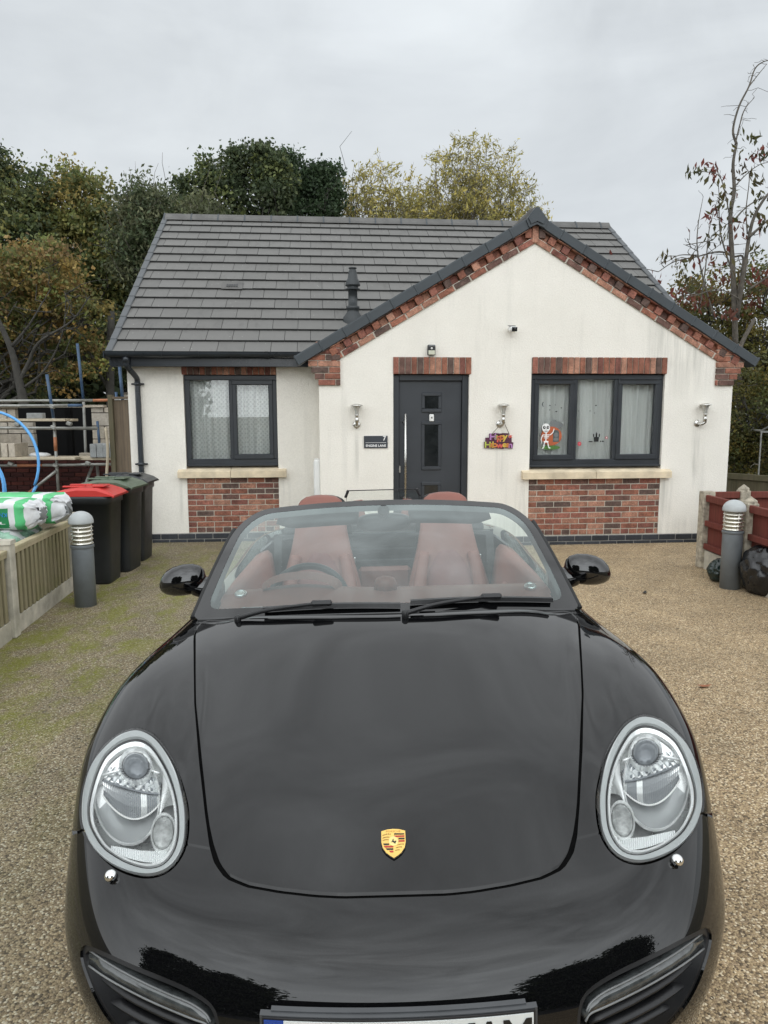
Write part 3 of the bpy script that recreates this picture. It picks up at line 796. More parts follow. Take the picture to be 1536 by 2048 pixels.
# main roof: fifteen courses of flat tiles ------------------------------------------
mb = MB(); n = 15; sl = math.hypot(RID_V - EAV_V, RID_W - EAV_W); g = sl / n
ax = Vector((0, RID_V - EAV_V, RID_W - EAV_W)).normalized(); an = Vector((0, -ax.z, ax.y))
U0, U1 = -3.335, 4.44; tw = .334
for k in range(n):
    u = U0 - (tw * .5 if k % 2 else 0) - .06
    while u < U1:
        a, b = max(u, U0), min(u + tw, U1)
        if b - a > .03:
            p = Vector((0, EAV_V, EAV_W)) + ax * (g * k)
            lift = .033 + rnd.random() * .004
            c = [p + an * lift, p + ax * (g + .06) + an * .004]
            th = .024
            V = []
            for q in c:
                for uu in (a + .0028, b - .0028):
                    V.append(Vector((uu, q.y, q.z)))
            V += [v - an * th for v in V]
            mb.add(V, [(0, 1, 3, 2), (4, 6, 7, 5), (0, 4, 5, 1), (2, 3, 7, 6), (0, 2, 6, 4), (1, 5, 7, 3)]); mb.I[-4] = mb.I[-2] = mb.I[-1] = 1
        u += tw
ROOF = mb.build('roof', [MAT['tile'], MAT['tile_edge_shadow']], HOUSE)
mb = MB()                                                                             # roof deck under the tiles and the rear slope
e0 = Vector((0, EAV_V, EAV_W)) - an * .012; e1 = Vector((0, RID_V, RID_W)) - an * .012
bk = Vector((0, 2 * RID_V - EAV_V, EAV_W))
mb.add([(U0 + .02, e0.y + .02, e0.z), (U1 - .02, e0.y + .02, e0.z), (U1 - .02, e1.y, e1.z), (U0 + .02, e1.y, e1.z)], [(0, 1, 2, 3)])
mb.build('roof_deck', MAT['verge'], HOUSE)
mb = MB(); mb.add([(U0, RID_V, RID_W), (U1, RID_V, RID_W), (U1, bk.y, bk.z), (U0, bk.y, bk.z)], [(0, 1, 2, 3)]); mb.build('rear_roof_slope', MAT['tile'], HOUSE)
# dry verge units at both ends, stepped with the courses
for u in (U0, U1):
    mb = MB()
    for k in range(n):
        p = Vector((u, EAV_V, EAV_W)) + ax * (g * (k + .52)) + an * .014
        rt = Matrix((Vector((1, 0, 0)), ax, an)).transposed() @ rotm(R(-1.8), 0, 0)
        mb.box(p + Vector((-.035 if u == U0 else .035, 0, 0)), (.085, g + .02, .06), rt, ch=.008)
    mb.build('dry_verge', MAT['verge_light'], HOUSE)
mb = MB(); u = U0 - .04
while u < U1 + .02:
    l = .452
    mb.prism([(-.125, -.085), (-.105, -.045), (-.03, .035), (.03, .035), (.105, -.045), (.125, -.085)], (u, RID_V, RID_W + .055), (0, 1, 0), (0, 0, 1), (1, 0, 0), min(l - .012, U1 + .04 - u)); u += l
u = U0 - .04
while u < U1:
    mb.prism([(-.132, -.09), (-.108, -.04), (-.03, .044), (.03, .044), (.108, -.04), (.132, -.09)], (u - .016, RID_V, RID_W + .055), (0, 1, 0), (0, 0, 1), (1, 0, 0), .024, mi=1); u += .452
mb.build('ridge_tiles', [MAT['ridge'], MAT['verge']], HOUSE)
p = Vector((-2.02, 0, 0)) + Vector((0, EAV_V, EAV_W)) + ax * 1.96 + an * .034
rt = Matrix((Vector((1, 0, 0)), ax, an)).transposed()
mb = MB(); mb.box(p, (.30, .24, .012), rt, ch=.004, mi=0)
for k in range(5): mb.box(p + an * .010 - ax * .03 + Vector((-.068 + k * .034, 0, 0)), (.024, .085, .012), rt, mi=1)
mb.box(p + an * .005 - ax * .03, (.21, .12, .008), rt, mi=0)
mb.build('roof_vent', [MAT['ridge'], MAT['black_plastic']], HOUSE)
# flue ---------------------------------------------------------------------------------
mb = MB()
mb.lathe([(.15, -.20), (.15, .05), (.13, .11), (.085, .17), (.075, .20), (.09, .21), (.09, .25), (.065, .26), (.062, .26), (.062, .47), (.10, .47), (.10, .485), (.075, .49), (.075, .52), (.103, .525), (.103, .535), (.088, .585), (.078, .61), (.072, .615), (.052, .715), (.05, .73), (.044, .735), (.044, .75), (.055, .752), (.055, .764), (.0, .768)], (-.31, 1.25, 2.88), 24)
mb.build('flue', MAT['flue'], HOUSE)
# gutter, fascia, soffit, downpipe --------------------------------------------------------
mb = MB(); prof = [(.062 * math.cos(a), .062 * math.sin(a)) for a in [math.pi + math.pi * i / 10 for i in range(11)]]
prof = [(-.066, .012)] + prof + [(.066, .012), (.056, .012)] + [(.055 * math.cos(a), .055 * math.sin(a)) for a in [2 * math.pi - math.pi * i / 10 for i in range(11)]] + [(-.056, .012)]
mb.prism(prof, (-3.40, .395, 2.435), (0, 1, 0), (0, 0, 1), (1, 0, 0), 2.49)
for u in (-3.15, -2.75, -2.3, -1.45, -1.05):
    mb.prism([(x * 1.07, z * 1.07) for x, z in prof], (u, .395, 2.435), (0, 1, 0), (0, 0, 1), (1, 0, 0), .035)
mb.box((-3.405, .395, 2.405), (.012, .135, .085)); mb.box((-.90, .395, 2.405), (.02, .15, .11), ch=.01)
mb.build('gutter', MAT['gutter'], HOUSE)
mb = MB(); mb.box((-2.11, .473, 2.345), (2.52, .022, .15), ch=.003); mb.box((-2.11, .575, 2.284), (2.50, .19, .014)); mb.box((-3.37, .565, 2.36), (.018, .18, .15)); mb.build('fascia', MAT['gutter'], HOUSE)
mb = MB(); mb.tube(bez([(-3.155, .40, 2.38), (-3.155, .40, 2.30), (-3.15, .43, 2.26), (-3.10, .58, 2.16), (-3.09, .635, 2.11), (-3.09, .635, 2.0)], 5) + [Vector((-3.09, .635, 1.0)), Vector((-3.09, .635, .10))], .034, 14)
mb.tube([(-3.155, .40, 2.39), (-3.155, .40, 2.31)], .041, 14)
mb.tube(bez([(-3.09, .635, .12), (-3.09, .62, .07), (-3.09, .56, .04)], 5), .035, 14)
DP = mb.build('downpipe', MAT['gutter'], HOUSE)
for w in (2.06, 1.04, .14):
    mb = MB(); mb.box((-3.09, .655, w), (.16, .02, .022), ch=.004); mb.tube([(-3.09, .635, w - .02), (-3.09, .635, w + .02)], .040, 14); mb.build('pipe_bracket', MAT['gutter'], DP)
# white meter cabinet on the return wall
mb = MB(); mb.box((UG0 - .035, .26, .80), (.075, .42, .62), ch=.01); mb.box((UG0 - .076, .26, .80), (.008, .38, .56), ch=.003); mb.build('meter_cabinet', MAT['white_plastic'], HOUSE)

# ------------------------------------------------------------------ things fixed to or standing by the house
def on_house(u, v, w): return Vector((0, 9.0, 0)) + rotm(0, 0, YAW) @ Vector((u, v, w))
MAT['lamp_cone'] = plain('lamp_cone', (.50, .50, .47), .15, vary=.12, scale=30, metal=.35)
def wall_lamp(u, w, tilt, label):
    o = empty('wall_lamp', on_house(u, 0, w), (0, 0, YAW)); tag(o, label, 'wall light', 'steel wall lights on the front wall')
    mb = MB(); mb.lathe([(.0, .0), (.044, .0), (.046, .006), (.040, .016), (.018, .020), (.014, .022)], (0, 0, 0), 22, rotm(R(90))); mb.build('wall_plate', MAT['steel'], o)
    x = tilt
    mb = MB(); mb.tube(bez([(0, -.015, 0), (x * .4, -.055, -.012), (x, -.075, .015), (x, -.075, .05)], 6), .019, 14)
    mb.lathe([(.023, .0), (.023, .05), (.020, .055), (.020, .085), (.025, .088), (.025, .10), (.016, .105)], (x, -.075, .02), 20); mb.build('stem', MAT['steel'], o)
    mb = MB(); mb.lathe([(.022, .10), (.025, .15), (.038, .20), (.060, .226)], (x, -.075, .005), 24, cap=False); mb.build('glass_cone', MAT['lamp_cone'], o)
    mb = MB(); mb.lathe([(.012, .115), (.012, .19), (.0, .2)], (x, -.075, .005), 14); mb.build('bulb', MAT['white_plastic'], o)
    mb = MB(); mb.lathe([(.0, .235), (.074, .222), (.078, .226), (.060, .238), (.03, .246), (.0, .249)], (x, -.075, .005), 28); mb.build('cap', MAT['steel'], o)
    return o
wall_lamp(-.335, 1.545, 0.0, 'steel cone wall light above the dark house number sign')
wall_lamp(1.452, 1.545, .028, 'steel cone wall light with the Halloween sign hanging from it')
wall_lamp(4.03, 1.545, .06, 'steel cone wall light between the wide window and the house corner')
# number sign
o = empty('house_sign', on_house(-.10, -.008, 1.332), (0, 0, YAW)); tag(o, 'slate house sign with white number 7 and street name', 'sign')
mb = MB(); mb.box((0, 0, 0), (.293, .016, .150), ch=.003); mb.build('slate_plate', MAT['slate'], o)
mb = MB(); put_text(mb, '7', .078, (.105, -.0115, .042), (1, 0, 0), (0, 0, 1), .001); put_text(mb, 'ENGINE LANE', .040, (.0, -.0115, -.046), (1, 0, 0), (0, 0, 1), .0007)
mb.box((.0, -.0105, .0 - .008), (.255, .003, .0035)); mb.build('lettering', MAT['white_paint'], o)
# Halloween sign on its string
o = empty('halloween_sign', on_house(1.44, -.02, 1.332), (0, 0, YAW)); tag(o, 'colourful Happy Halloween word sign hanging on the wall by strings', 'sign')
ms = [plain('sign_' + n, c, .5) for n, c in (('violet', (.42, .20, .44)), ('yellow', (.60, .44, .07)), ('red', (.60, .10, .08)), ('orange', (.60, .22, .05)), ('green', (.40, .45, .08)))]
words = (('Happy', .115, .056, .205, (0, 4, 2, 3, 1)), ('Halloween', .105, -.048, .315, (4, 3, 1, 1, 3, 2, 1, 3, 0)))
mb = MB(); bk_ = MB()
for word, size, y0, span, seq in words:
    gl = [text_mesh(ch, size, .0035, 'LEFT') for ch in word]
    wd = [max(v[0] for v in V) - min(v[0] for v in V) for V, F in gl]; gap_ = (span - sum(wd)) / (len(word) - 1); x = -span / 2
    for k, ((V, F), w_) in enumerate(zip(gl, wd)):
        x0 = min(v[0] for v in V); dy = .006 * math.sin(k * 2.2)
        mb.add([(v[0] - x0 + x, -.0060, v[1] + y0 + dy) for v in V], F, False, seq[k])
        bk_.box((x + w_ / 2, .002, y0 + dy), (w_ + .016, .006, size * .80), rotm(0, R(8 * math.sin(k * 1.7)), 0), ch=.002)
        x += w_ + gap_
bk_.box((0, .006, .004), (.30, .006, .09), ch=.002)
bk_.build('backing', plain('sign_purple', (.085, .02, .045), .5), o)
mb.build('lettering', ms, o)
mb = MB(); mb.prism([(.132 + (.030 if k % 2 else .012) * math.cos(k * .628), .062 + (.030 if k % 2 else .012) * math.sin(k * .628)) for k in range(10)], (0, -.004, 0), (1, 0, 0), (0, 0, 1), (0, 1, 0), .006); mb.build('star', ms[2], o)
mb = MB(); mb.tube([(-.085, -.01, .09), (.02, -.045, .235)], .0035, 6); mb.tube([(.118, -.01, .09), (.052, -.045, .235)], .0035, 6); mb.build('string', MAT['string'], o)
o.scale = (1.12, 1, .95)
# camera and solar light
o = empty('security_camera', on_house(1.57, 0, 2.70), (0, 0, YAW)); tag(o, 'small white security camera with black face high on the gable', 'camera')
mb = MB(); mb.lathe([(.0, 0), (.022, 0), (.022, .012), (.009, .018), (.009, .05)], (-.012, 0, .0), 14, rotm(R(90))); mb.build('mount', MAT['white_plastic'], o)
mb = MB(); mb.box((0, -.085, -.005), (.094, .10, .068), rotm(R(8), 0, R(6)), ch=.02); mb.build('body', MAT['white_plastic'], o)
mb = MB(); mb.box((.012, -.137, -.012), (.070, .006, .050), rotm(R(8), 0, R(6)), ch=.002); mb.lathe([(.014, 0), (.014, .006), (.010, .010), (0, .011)], (.016, -.139, -.010), 16, rotm(R(98))); mb.build('lens', MAT['dark_pane'], o)
mb = MB(); mb.box((-.01, -.085, .034), (.075, .08, .008), rotm(R(8), 0, R(6)), ch=.003); mb.build('sun_shield', MAT['slate'], o)
o = empty('security_light', on_house(.582, 0, 2.445), (0, 0, YAW)); tag(o, 'black solar security light standing over the door lintel', 'light')
mb = MB(); mb.box((0, -.03, .0), (.094, .058, .125), ch=.008); mb.build('housing', MAT['black_plastic'], o)
mb = MB(); mb.box((0, -.060, -.032), (.080, .008, .052), ch=.003); mb.build('diffuser', plain('diffuser', (.50, .50, .40), .3), o)
mb = MB(); mb.box((0, -.055, .047), (.082, .014, .022), rotm(R(25)), ch=.003); mb.build('solar_panel', MAT['lens_grey'], o)
mb = MB(); mb.lathe([(.013, 0), (.012, .008), (.006, .014), (0, .015)], (0, -.058, .018), 14, rotm(R(90))); mb.build('sensor', MAT['white_plastic'], o)
# stickers on the right-hand window (flat films on the panes)
vf = .035 + .045 - .0045
def film(name, label, polys, u, w):
    """polys: list of (material, polygon) painted back to front"""
    o = empty(name, on_house(u, vf, w), (0, 0, YAW)); tag(o, label, 'window sticker', 'Halloween stickers on the window')
    mats = []; mb = MB()
    for k, (m, pl) in enumerate(polys):
        if m not in mats: mats.append(m)
        mb.prism(pl, (0, -.0012 * k, 0), (1, 0, 0), (0, 0, 1), (0, -1, 0), .0010, mi=mats.index(m))
    mb.build('film', mats, o); return o
def disc(cx, cy, rx, ry, n=20): return [(cx + rx * math.cos(2 * math.pi * i / n), cy + ry * math.sin(2 * math.pi * i / n)) for i in range(n)]
def bar(x0, y0, x1, y1, t):
    d = Vector((x1 - x0, y1 - y0)).normalized(); nx, ny = -d.y * t / 2, d.x * t / 2
    return [(x0 + nx, y0 + ny), (x1 + nx, y1 + ny), (x1 - nx, y1 - ny), (x0 - nx, y0 - ny)][::-1]
WHT, BLK = MAT['white_paint'], MAT['black_enamel']
ORG = plain('film_orange', (.42, .10, .035), .5); GRN = plain('film_green', (.07, .17, .035), .5); GRY = plain('film_grey', (.15, .16, .16), .5); DGR = plain('film_dark', (.07, .085, .085), .5); REDF = plain('film_red', (.50, .04, .06), .5)
P = [(GRN, disc(.03, -.19, .125, .028)), (GRY, disc(.10, .095, .085, .045)), (GRY, disc(.06, .12, .05, .04)), (ORG, disc(.035, -.045, .135, .12)), (DGR, [(.055, -.12), (.135, -.12), (.135, .0), (.12, .03), (.07, .03), (.055, .0)]), (GRY, disc(.095, -.03, .028, .03)), (GRY, disc(.095, -.085, .034, .02))]
P += [(WHT, disc(-.04, .06, .052, .055)), (WHT, disc(-.04, .02, .032, .024)), (BLK, disc(-.062, .065, .017, .020)), (BLK, disc(-.017, .065, .017, .020)), (WHT, disc(-.060, .068, .006, .007)), (WHT, disc(-.015, .068, .006, .007)), (BLK, [(-.045, .04), (-.035, .04), (-.04, .05)]), (BLK, bar(-.06, .018, -.02, .018, .007))]
for q in ((-.04, .0, -.04, -.12, .014), (-.085, -.03, .01, -.03, .010), (-.075, -.05, 0, -.05, .009), (-.068, -.068, -.01, -.068, .008), (-.085, -.03, -.105, -.09, .011), (-.105, -.09, -.095, -.14, .010), (.01, -.03, .045, .0, .011), (.045, .0, .06, .05, .010), (-.07, -.115, -.01, -.115, .018), (-.06, -.12, -.07, -.19, .012), (-.02, -.12, -.005, -.19, .012), (-.07, -.19, -.09, -.197, .013), (-.005, -.19, .015, -.197, .013)):
    P.append((WHT, bar(*q)))
film('skeleton_sticker', 'skeleton and orange pumpkin sticker low on the left pane of the wide window', P, 2.11, 1.435)
P = [(BLK, [(-.03, -.06), (.03, -.06), (.036, .0), (-.036, .0)]), (BLK, [(-.01, 0), (.01, 0), (.01, .04), (0, .065), (-.01, .04)]), (BLK, [(-.042, -.0), (-.03, 0), (-.03, .03), (-.038, .045), (-.046, .03)]), (BLK, [(.03, 0), (.042, 0), (.046, .03), (.038, .045), (.03, .03)]), (BLK, bar(-.10, -.058, -.05, -.058, .012)), (BLK, disc(.055, -.055, .009, .009, 10)), (BLK, disc(.085, -.055, .014, .009, 10))]
film('castle_sticker', 'small black haunted house sticker low on the middle pane', P, 2.735, 1.375)
film('moon_sticker', 'small dark crescent moon sticker high on the left pane', [(DGR, [(.012, .03), (-.004, .026), (-.014, .0), (-.004, -.026), (.012, -.03), (.001, -.012), (.001, .012)])], 2.025, 1.79)
film('flower_sticker', 'small red round sticker at the lower left of the middle pane', [(REDF, disc(0, 0, .026, .028, 14)), (plain('film_pink', (.6, .2, .2), .5), disc(.003, .004, .012, .012, 10))], 2.515, 1.29)
film('ring_sticker', 'tiny pink ring sticker right of the haunted house sticker', [(REDF, disc(0, 0, .018, .016, 14)), (WHT, disc(0, 0, .011, .009, 12))], 2.868, 1.365)
BAT = [(-.016, .006), (-.006, .002), (-.003, .008), (.003, .008), (.006, .002), (.016, .006), (.010, -.006), (0, -.010), (-.010, -.006)]
for k, (u, w, s) in enumerate(((2.115, 1.775, .8), (2.185, 1.782, .5), (2.265, 1.745, .7), (2.115, 1.72, .7), (2.20, 1.70, .95), (2.49, 1.705, .5), (2.64, 1.705, .6), (2.715, 1.775, .9), (2.70, 1.68, .55))):
    film('bat_sticker', 'tiny black bat sticker among the bats across the upper window panes', [(BLK, [(x * s, y * s) for x, y in BAT])], u, w)
# ------------------------------------------------------------------ the black roadster: x right, S back from the nose, z up
NET=[
[(0,.10,.20),(.25,.11,.20),(.46,.15,.20),(.60,.20,.20),(.70,.27,.20),(.77,.36,.20),(.81,.46,.20),(.83,.52,.20),(.84,.56,.20),(.845,.58,.19)],
[(0,.035,.31),(.25,.05,.31),(.465,.095,.31),(.615,.155,.31),(.713,.235,.31),(.765,.33,.31),(.808,.43,.31),(.832,.51,.30),(.86,.57,.28),(.86,.60,.24)],
[(0,.0,.42),(.25,.015,.42),(.47,.06,.42),(.62,.125,.42),(.72,.21,.42),(.79,.31,.42),(.838,.42,.42),(.864,.52,.41),(.878,.60,.38),(.872,.64,.28)],
[(0,.03,.52),(.25,.045,.522),(.46,.09,.527),(.61,.155,.533),(.71,.24,.538),(.79,.345,.535),(.85,.465,.522),(.88,.585,.49),(.888,.68,.43),(.88,.72,.30)],
[(0,.12,.592),(.25,.13,.595),(.45,.165,.602),(.585,.225,.618),(.688,.315,.638),(.785,.425,.645),(.866,.565,.628),(.896,.70,.56),(.895,.78,.45),(.885,.82,.30)],
[(0,.29,.655),(.25,.295,.656),(.445,.32,.66),(.57,.365,.677),(.67,.45,.722),(.788,.56,.742),(.886,.69,.712),(.912,.81,.595),(.90,.87,.45),(.888,.90,.30)],
[(0,.55,.742),(.25,.553,.742),(.455,.565,.74),(.57,.59,.75),(.676,.64,.798),(.794,.72,.812),(.891,.82,.768),(.917,.90,.625),(.903,.95,.45),(.89,.98,.30)],
[(0,.85,.82),(.26,.85,.819),(.485,.855,.81),(.59,.865,.81),(.684,.89,.848),(.796,.93,.861),(.889,.99,.808),(.914,1.03,.64),(.90,1.06,.45),(.888,1.08,.28)],
[(0,1.10,.885),(.27,1.105,.883),(.51,1.115,.869),(.615,1.125,.858),(.70,1.14,.874),(.796,1.16,.88),(.877,1.19,.82),(.906,1.21,.65),(.892,1.22,.45),(.88,1.23,.25)],
[(0,1.30,.93),(.28,1.31,.926),(.54,1.34,.908),(.64,1.37,.893),(.714,1.40,.889),(.792,1.42,.881),(.862,1.43,.812),(.887,1.435,.65),(.883,1.44,.45),(.868,1.44,.22)],
[(0,1.65,.97),(.28,1.66,.966),(.55,1.69,.945),(.655,1.71,.925),(.722,1.72,.913),(.785,1.73,.886),(.846,1.74,.81),(.881,1.74,.65),(.88,1.74,.45),(.865,1.74,.22)],
[(0,2.2,.98),(.28,2.2,.976),(.55,2.2,.955),(.66,2.2,.938),(.73,2.2,.92),(.795,2.2,.89),(.85,2.2,.80),(.884,2.2,.64),(.882,2.2,.45),(.866,2.2,.22)],
[(0,2.8,.98),(.28,2.8,.976),(.55,2.8,.96),(.66,2.8,.948),(.735,2.8,.932),(.805,2.8,.90),(.866,2.8,.81),(.897,2.8,.65),(.894,2.8,.45),(.872,2.8,.22)],
[(0,3.3,.97),(.28,3.3,.968),(.53,3.3,.965),(.645,3.3,.965),(.73,3.29,.95),(.81,3.27,.91),(.88,3.25,.81),(.90,3.25,.65),(.90,3.25,.45),(.88,3.25,.25)],
[(0,3.75,.93),(.28,3.75,.93),(.52,3.74,.928),(.63,3.72,.925),(.715,3.68,.91),(.80,3.64,.87),(.87,3.60,.78),(.895,3.58,.64),(.895,3.57,.45),(.88,3.56,.28)],
[(0,4.10,.86),(.28,4.09,.862),(.51,4.06,.865),(.62,4.01,.862),(.70,3.95,.85),(.78,3.89,.81),(.85,3.83,.73),(.88,3.79,.61),(.88,3.77,.45),(.865,3.75,.28)],
[(0,4.27,.74),(.28,4.26,.74),(.50,4.22,.74),(.61,4.16,.735),(.69,4.09,.725),(.765,4.01,.69),(.832,3.93,.63),(.862,3.88,.54),(.862,3.86,.42),(.85,3.84,.28)],
[(0,4.33,.55),(.28,4.32,.55),(.50,4.28,.55),(.61,4.22,.55),(.69,4.14,.54),(.76,4.05,.52),(.825,3.96,.48),(.852,3.91,.42),(.852,3.89,.35),(.845,3.87,.27)],
[(0,4.27,.27),(.28,4.26,.27),(.49,4.22,.27),(.60,4.16,.27),(.68,4.08,.27),(.75,4.0,.27),(.81,3.93,.27),(.838,3.90,.26),(.84,3.885,.26),(.838,3.88,.25)],
]
def nat_second(t,Y):
    n=len(t);h=np.diff(t);A=np.zeros((n,n));B=np.zeros((n,)+Y.shape[1:])
    A[0,0]=A[-1,-1]=1
    for i in range(1,n-1):
        A[i,i-1]=h[i-1];A[i,i]=2*(h[i-1]+h[i]);A[i,i+1]=h[i]
        B[i]=6*((Y[i+1]-Y[i])/h[i]-(Y[i]-Y[i-1])/h[i-1])
    return np.linalg.solve(A,B.reshape(n,-1)).reshape(B.shape)
def spl(t,Y,s):
    M=nat_second(t,Y);k=np.clip(np.searchsorted(t,s,side='right')-1,0,len(t)-2)
    h=(t[k+1]-t[k]);a=(t[k+1]-s)/h;b=(s-t[k])/h
    sh=(-1,)+(1,)*(Y.ndim-1)
    a=a.reshape(sh);b=b.reshape(sh);h=h.reshape(sh)
    return a*Y[k]+b*Y[k+1]+((a**3-a)*M[k]+(b**3-b)*M[k+1])*h*h/6
def chord(Y,axis):
    d=np.linalg.norm(np.diff(Y,axis=axis),axis=-1)**.75
    m=d.mean(axis=1-axis)
    return np.concatenate([[0],np.cumsum(m)])

def body_surface(nper=12, mper=12):
    Nn = np.array(NET, float)
    Lh = Nn[:, :0:-1].copy(); Lh[..., 0] *= -1
    Nn = np.concatenate([Lh, Nn], 1)
    tu = chord(Nn, 0); tv = chord(Nn, 1)
    dens = lambda t, k: np.unique(np.concatenate([np.linspace(t[i], t[i + 1], k + 1) for i in range(len(t) - 1)]))
    A = spl(tu, Nn, dens(tu, nper)); A = np.swapaxes(spl(tv, np.swapaxes(A, 0, 1), dens(tv, mper)), 0, 1)
    du = np.gradient(A, axis=0); dv = np.gradient(A, axis=1)
    n = np.cross(dv, du); n /= np.linalg.norm(n, axis=-1, keepdims=True) + 1e-12
    if n[A.shape[0] // 4, A.shape[1] // 2, 2] < 0: n = -n
    r, c = A.shape[:2]
    idx = np.arange(r * c).reshape(r, c)
    F = np.stack([idx[:-1, :-1], idx[:-1, 1:], idx[1:, 1:], idx[1:, :-1]], -1).reshape(-1, 4)
    return A.reshape(-1, 3), n.reshape(-1, 3), [tuple(f) for f in F.tolist()], A, n
def clip(mesh, d):
    """keep the part of (V, N, F) where the vertex field d is positive, cutting faces cleanly along d = 0"""
    V, Nn, F = mesh
    V = list(map(tuple, V)); Nn = list(map(tuple, Nn)); out = []; cache = {}
    pos = (d > 0).tolist(); dl = d.tolist()
    def cut(i, j):
        k = (i, j) if i < j else (j, i)
        if k not in cache:
            a, b = k; t = dl[a] / (dl[a] - dl[b]); t = min(max(t, 1e-4), 1 - 1e-4)
            V.append(tuple(V[a][q] + (V[b][q] - V[a][q]) * t for q in range(3)))
            m = [Nn[a][q] + (Nn[b][q] - Nn[a][q]) * t for q in range(3)]; l = math.sqrt(sum(x * x for x in m)) or 1
            Nn.append(tuple(x / l for x in m)); cache[k] = len(V) - 1
        return cache[k]
    for f in F:
        p = [pos[i] for i in f]
        if all(p): out.append(f)
        elif any(p):
            g = []
            for a in range(len(f)):
                i, j = f[a], f[(a + 1) % len(f)]
                if pos[i]: g.append(i)
                if pos[i] != pos[j]: g.append(cut(i, j))
            if len(g) >= 3: out.append(tuple(g))
    used = sorted({i for f in out for i in f}); re = {i: k for k, i in enumerate(used)}
    return np.array([V[i] for i in used]).reshape(-1, 3), np.array([Nn[i] for i in used]).reshape(-1, 3), [tuple(re[i] for i in f) for f in out]
def sdpoly(P, poly):
    """signed distance (positive inside) of 2-D points to a closed polygon"""
    P = np.asarray(P, float); Q = np.asarray(poly, float); n = len(Q)
    best = np.full(len(P), 1e9); ins = np.zeros(len(P), bool)
    for i in range(n):
        a, b = Q[i], Q[(i + 1) % n]; e = b - a; w = P - a
        t = np.clip((w @ e) / (e @ e + 1e-18), 0, 1)
        best = np.minimum(best, np.linalg.norm(w - t[:, None] * e, axis=1))
        c = (a[1] > P[:, 1]) != (b[1] > P[:, 1])
        with np.errstate(divide='ignore', invalid='ignore'):
            xx = (b[0] - a[0]) * (P[:, 1] - a[1]) / (b[1] - a[1]) + a[0]
        ins ^= c & (P[:, 0] < xx)
    return np.where(ins, best, -best)
def smooth_poly(P, n=6):
    P = [Vector((x, y, 0)) for x, y in P]; m = len(P); out = []
    for i in range(m):
        a, b, c, d = P[i - 1], P[i], P[(i + 1) % m], P[(i + 2) % m]
        for k in range(n):
            t = k / n
            q = .5 * ((2 * b) + (c - a) * t + (2 * a - 5 * b + 4 * c - d) * t * t + (3 * b - a - 3 * c + d) * t ** 3); out.append((q.x, q.y))
    return out
def with_edges(mesh, depth=.012):
    """turn the open rim of a panel inwards so the panel has a folded edge"""
    V, Nn, F = mesh; cnt = {}
    for f in F:
        for a in range(len(f)):
            i, j = f[a], f[(a + 1) % len(f)]; k = (i, j) if i < j else (j, i)
            cnt.setdefault(k, []).append((i, j))
    V = V.tolist(); N2 = Nn.tolist(); new = {}
    for k, l in cnt.items():
        if len(l) != 1: continue
        i, j = l[0]; q = []
        for a in (i, j):
            if a not in new:
                new[a] = len(V); V.append([V[a][c] - N2[a][c] * depth for c in range(3)]); N2.append(N2[a])
            q.append(new[a])
        F.append((j, i, q[0], q[1]))
    return np.array(V), np.array(N2), F
def panel(name, mesh, mat, parent, edges=.012, offset=0.):
    V, Nn, F = mesh
    if offset: V = V + Nn * offset
    if edges: V, Nn, F = with_edges((V, Nn, list(F)), edges)
    return raw_mesh(name, V, F, mat, parent, uv=False, normals=Nn)

CAR = empty('sports_car', (.038, 1.28, 0), (0, R(-1.3), R(.35)))
tag(CAR, 'black open-top sports car with maroon leather seats facing the camera', 'car')
BV, BN, BF, GRID, GN = body_surface()
body = (BV, BN, BF)
X = lambda m: m[0][:, 0]
AX = lambda m: np.abs(m[0][:, 0])
S_ = lambda m: m[0][:, 1]
Z = lambda m: m[0][:, 2]
pl = lambda m: np.stack([AX(m), S_(m)], 1)
# openings: cockpit, wheel arches
COCK = [(-.1, 1.45), (.30, 1.475), (.55, 1.545), (.665, 1.64), (.690, 1.80), (.700, 2.3), (.700, 2.75), (.66, 2.98), (.40, 3.06), (-.1, 3.08)]
body = clip(body, -np.minimum(sdpoly(pl(body), COCK), Z(body) - .6))
for s0, z0, r in ((.905, .325, .352), (3.32, .33, .358)):
    d = np.hypot(S_(body) - s0, Z(body) - z0) - r
    body = clip(body, np.where(AX(body) > .52, d, np.maximum(d, .05)))
HOOD = [(-.6, .203), (.0, .203), (.118, .203), (.18, .208), (.26, .220), (.335, .237), (.386, .260), (.419, .299), (.443, .352), (.475, .447), (.527, .617), (.600, .87), (.672, 1.16), (.715, 1.33), (.731, 1.42), (.722, 1.485), (.70, 1.492), (.60, 1.44), (.40, 1.382), (.20, 1.350), (0, 1.340), (-.6, 1.34)]
hoodf = lambda m: np.minimum(sdpoly(pl(m), HOOD), Z(m) - .5)
LAMP = smooth_poly([(.731, .691), (.774, .681), (.812, .652), (.830, .615), (.834, .580), (.830, .545), (.816, .503), (.792, .455), (.748, .391), (.688, .331), (.630, .290), (.577, .271), (.538, .276), (.513, .303), (.504, .352), (.516, .424), (.544, .503), (.591, .592), (.650, .656), (.692, .681)])
lampf = lambda m: np.minimum(sdpoly(pl(m), LAMP), Z(m) - .58)
GAP = .0042
HOODP = panel('bonnet', clip(body, hoodf(body) - np.interp(S_(body), [.30, .40], [.0095, GAP])), MAT['paint'], CAR)
rest = clip(body, -hoodf(body) - GAP)
lens_src = rest
rest = clip(rest, -lampf(rest) - .0055)
COWL = [(-.1, 1.30), (.2, 1.30), (.45, 1.36), (.62, 1.42), (.715, 1.475), (.745, 1.50), (.742, 1.60), (-.1, 1.60)]
cowlf = lambda m: np.minimum(sdpoly(pl(m), COWL), Z(m) - .6)
panel('cowl_panel', clip(rest, cowlf(rest) + .001), MAT['frame_paint'], CAR)
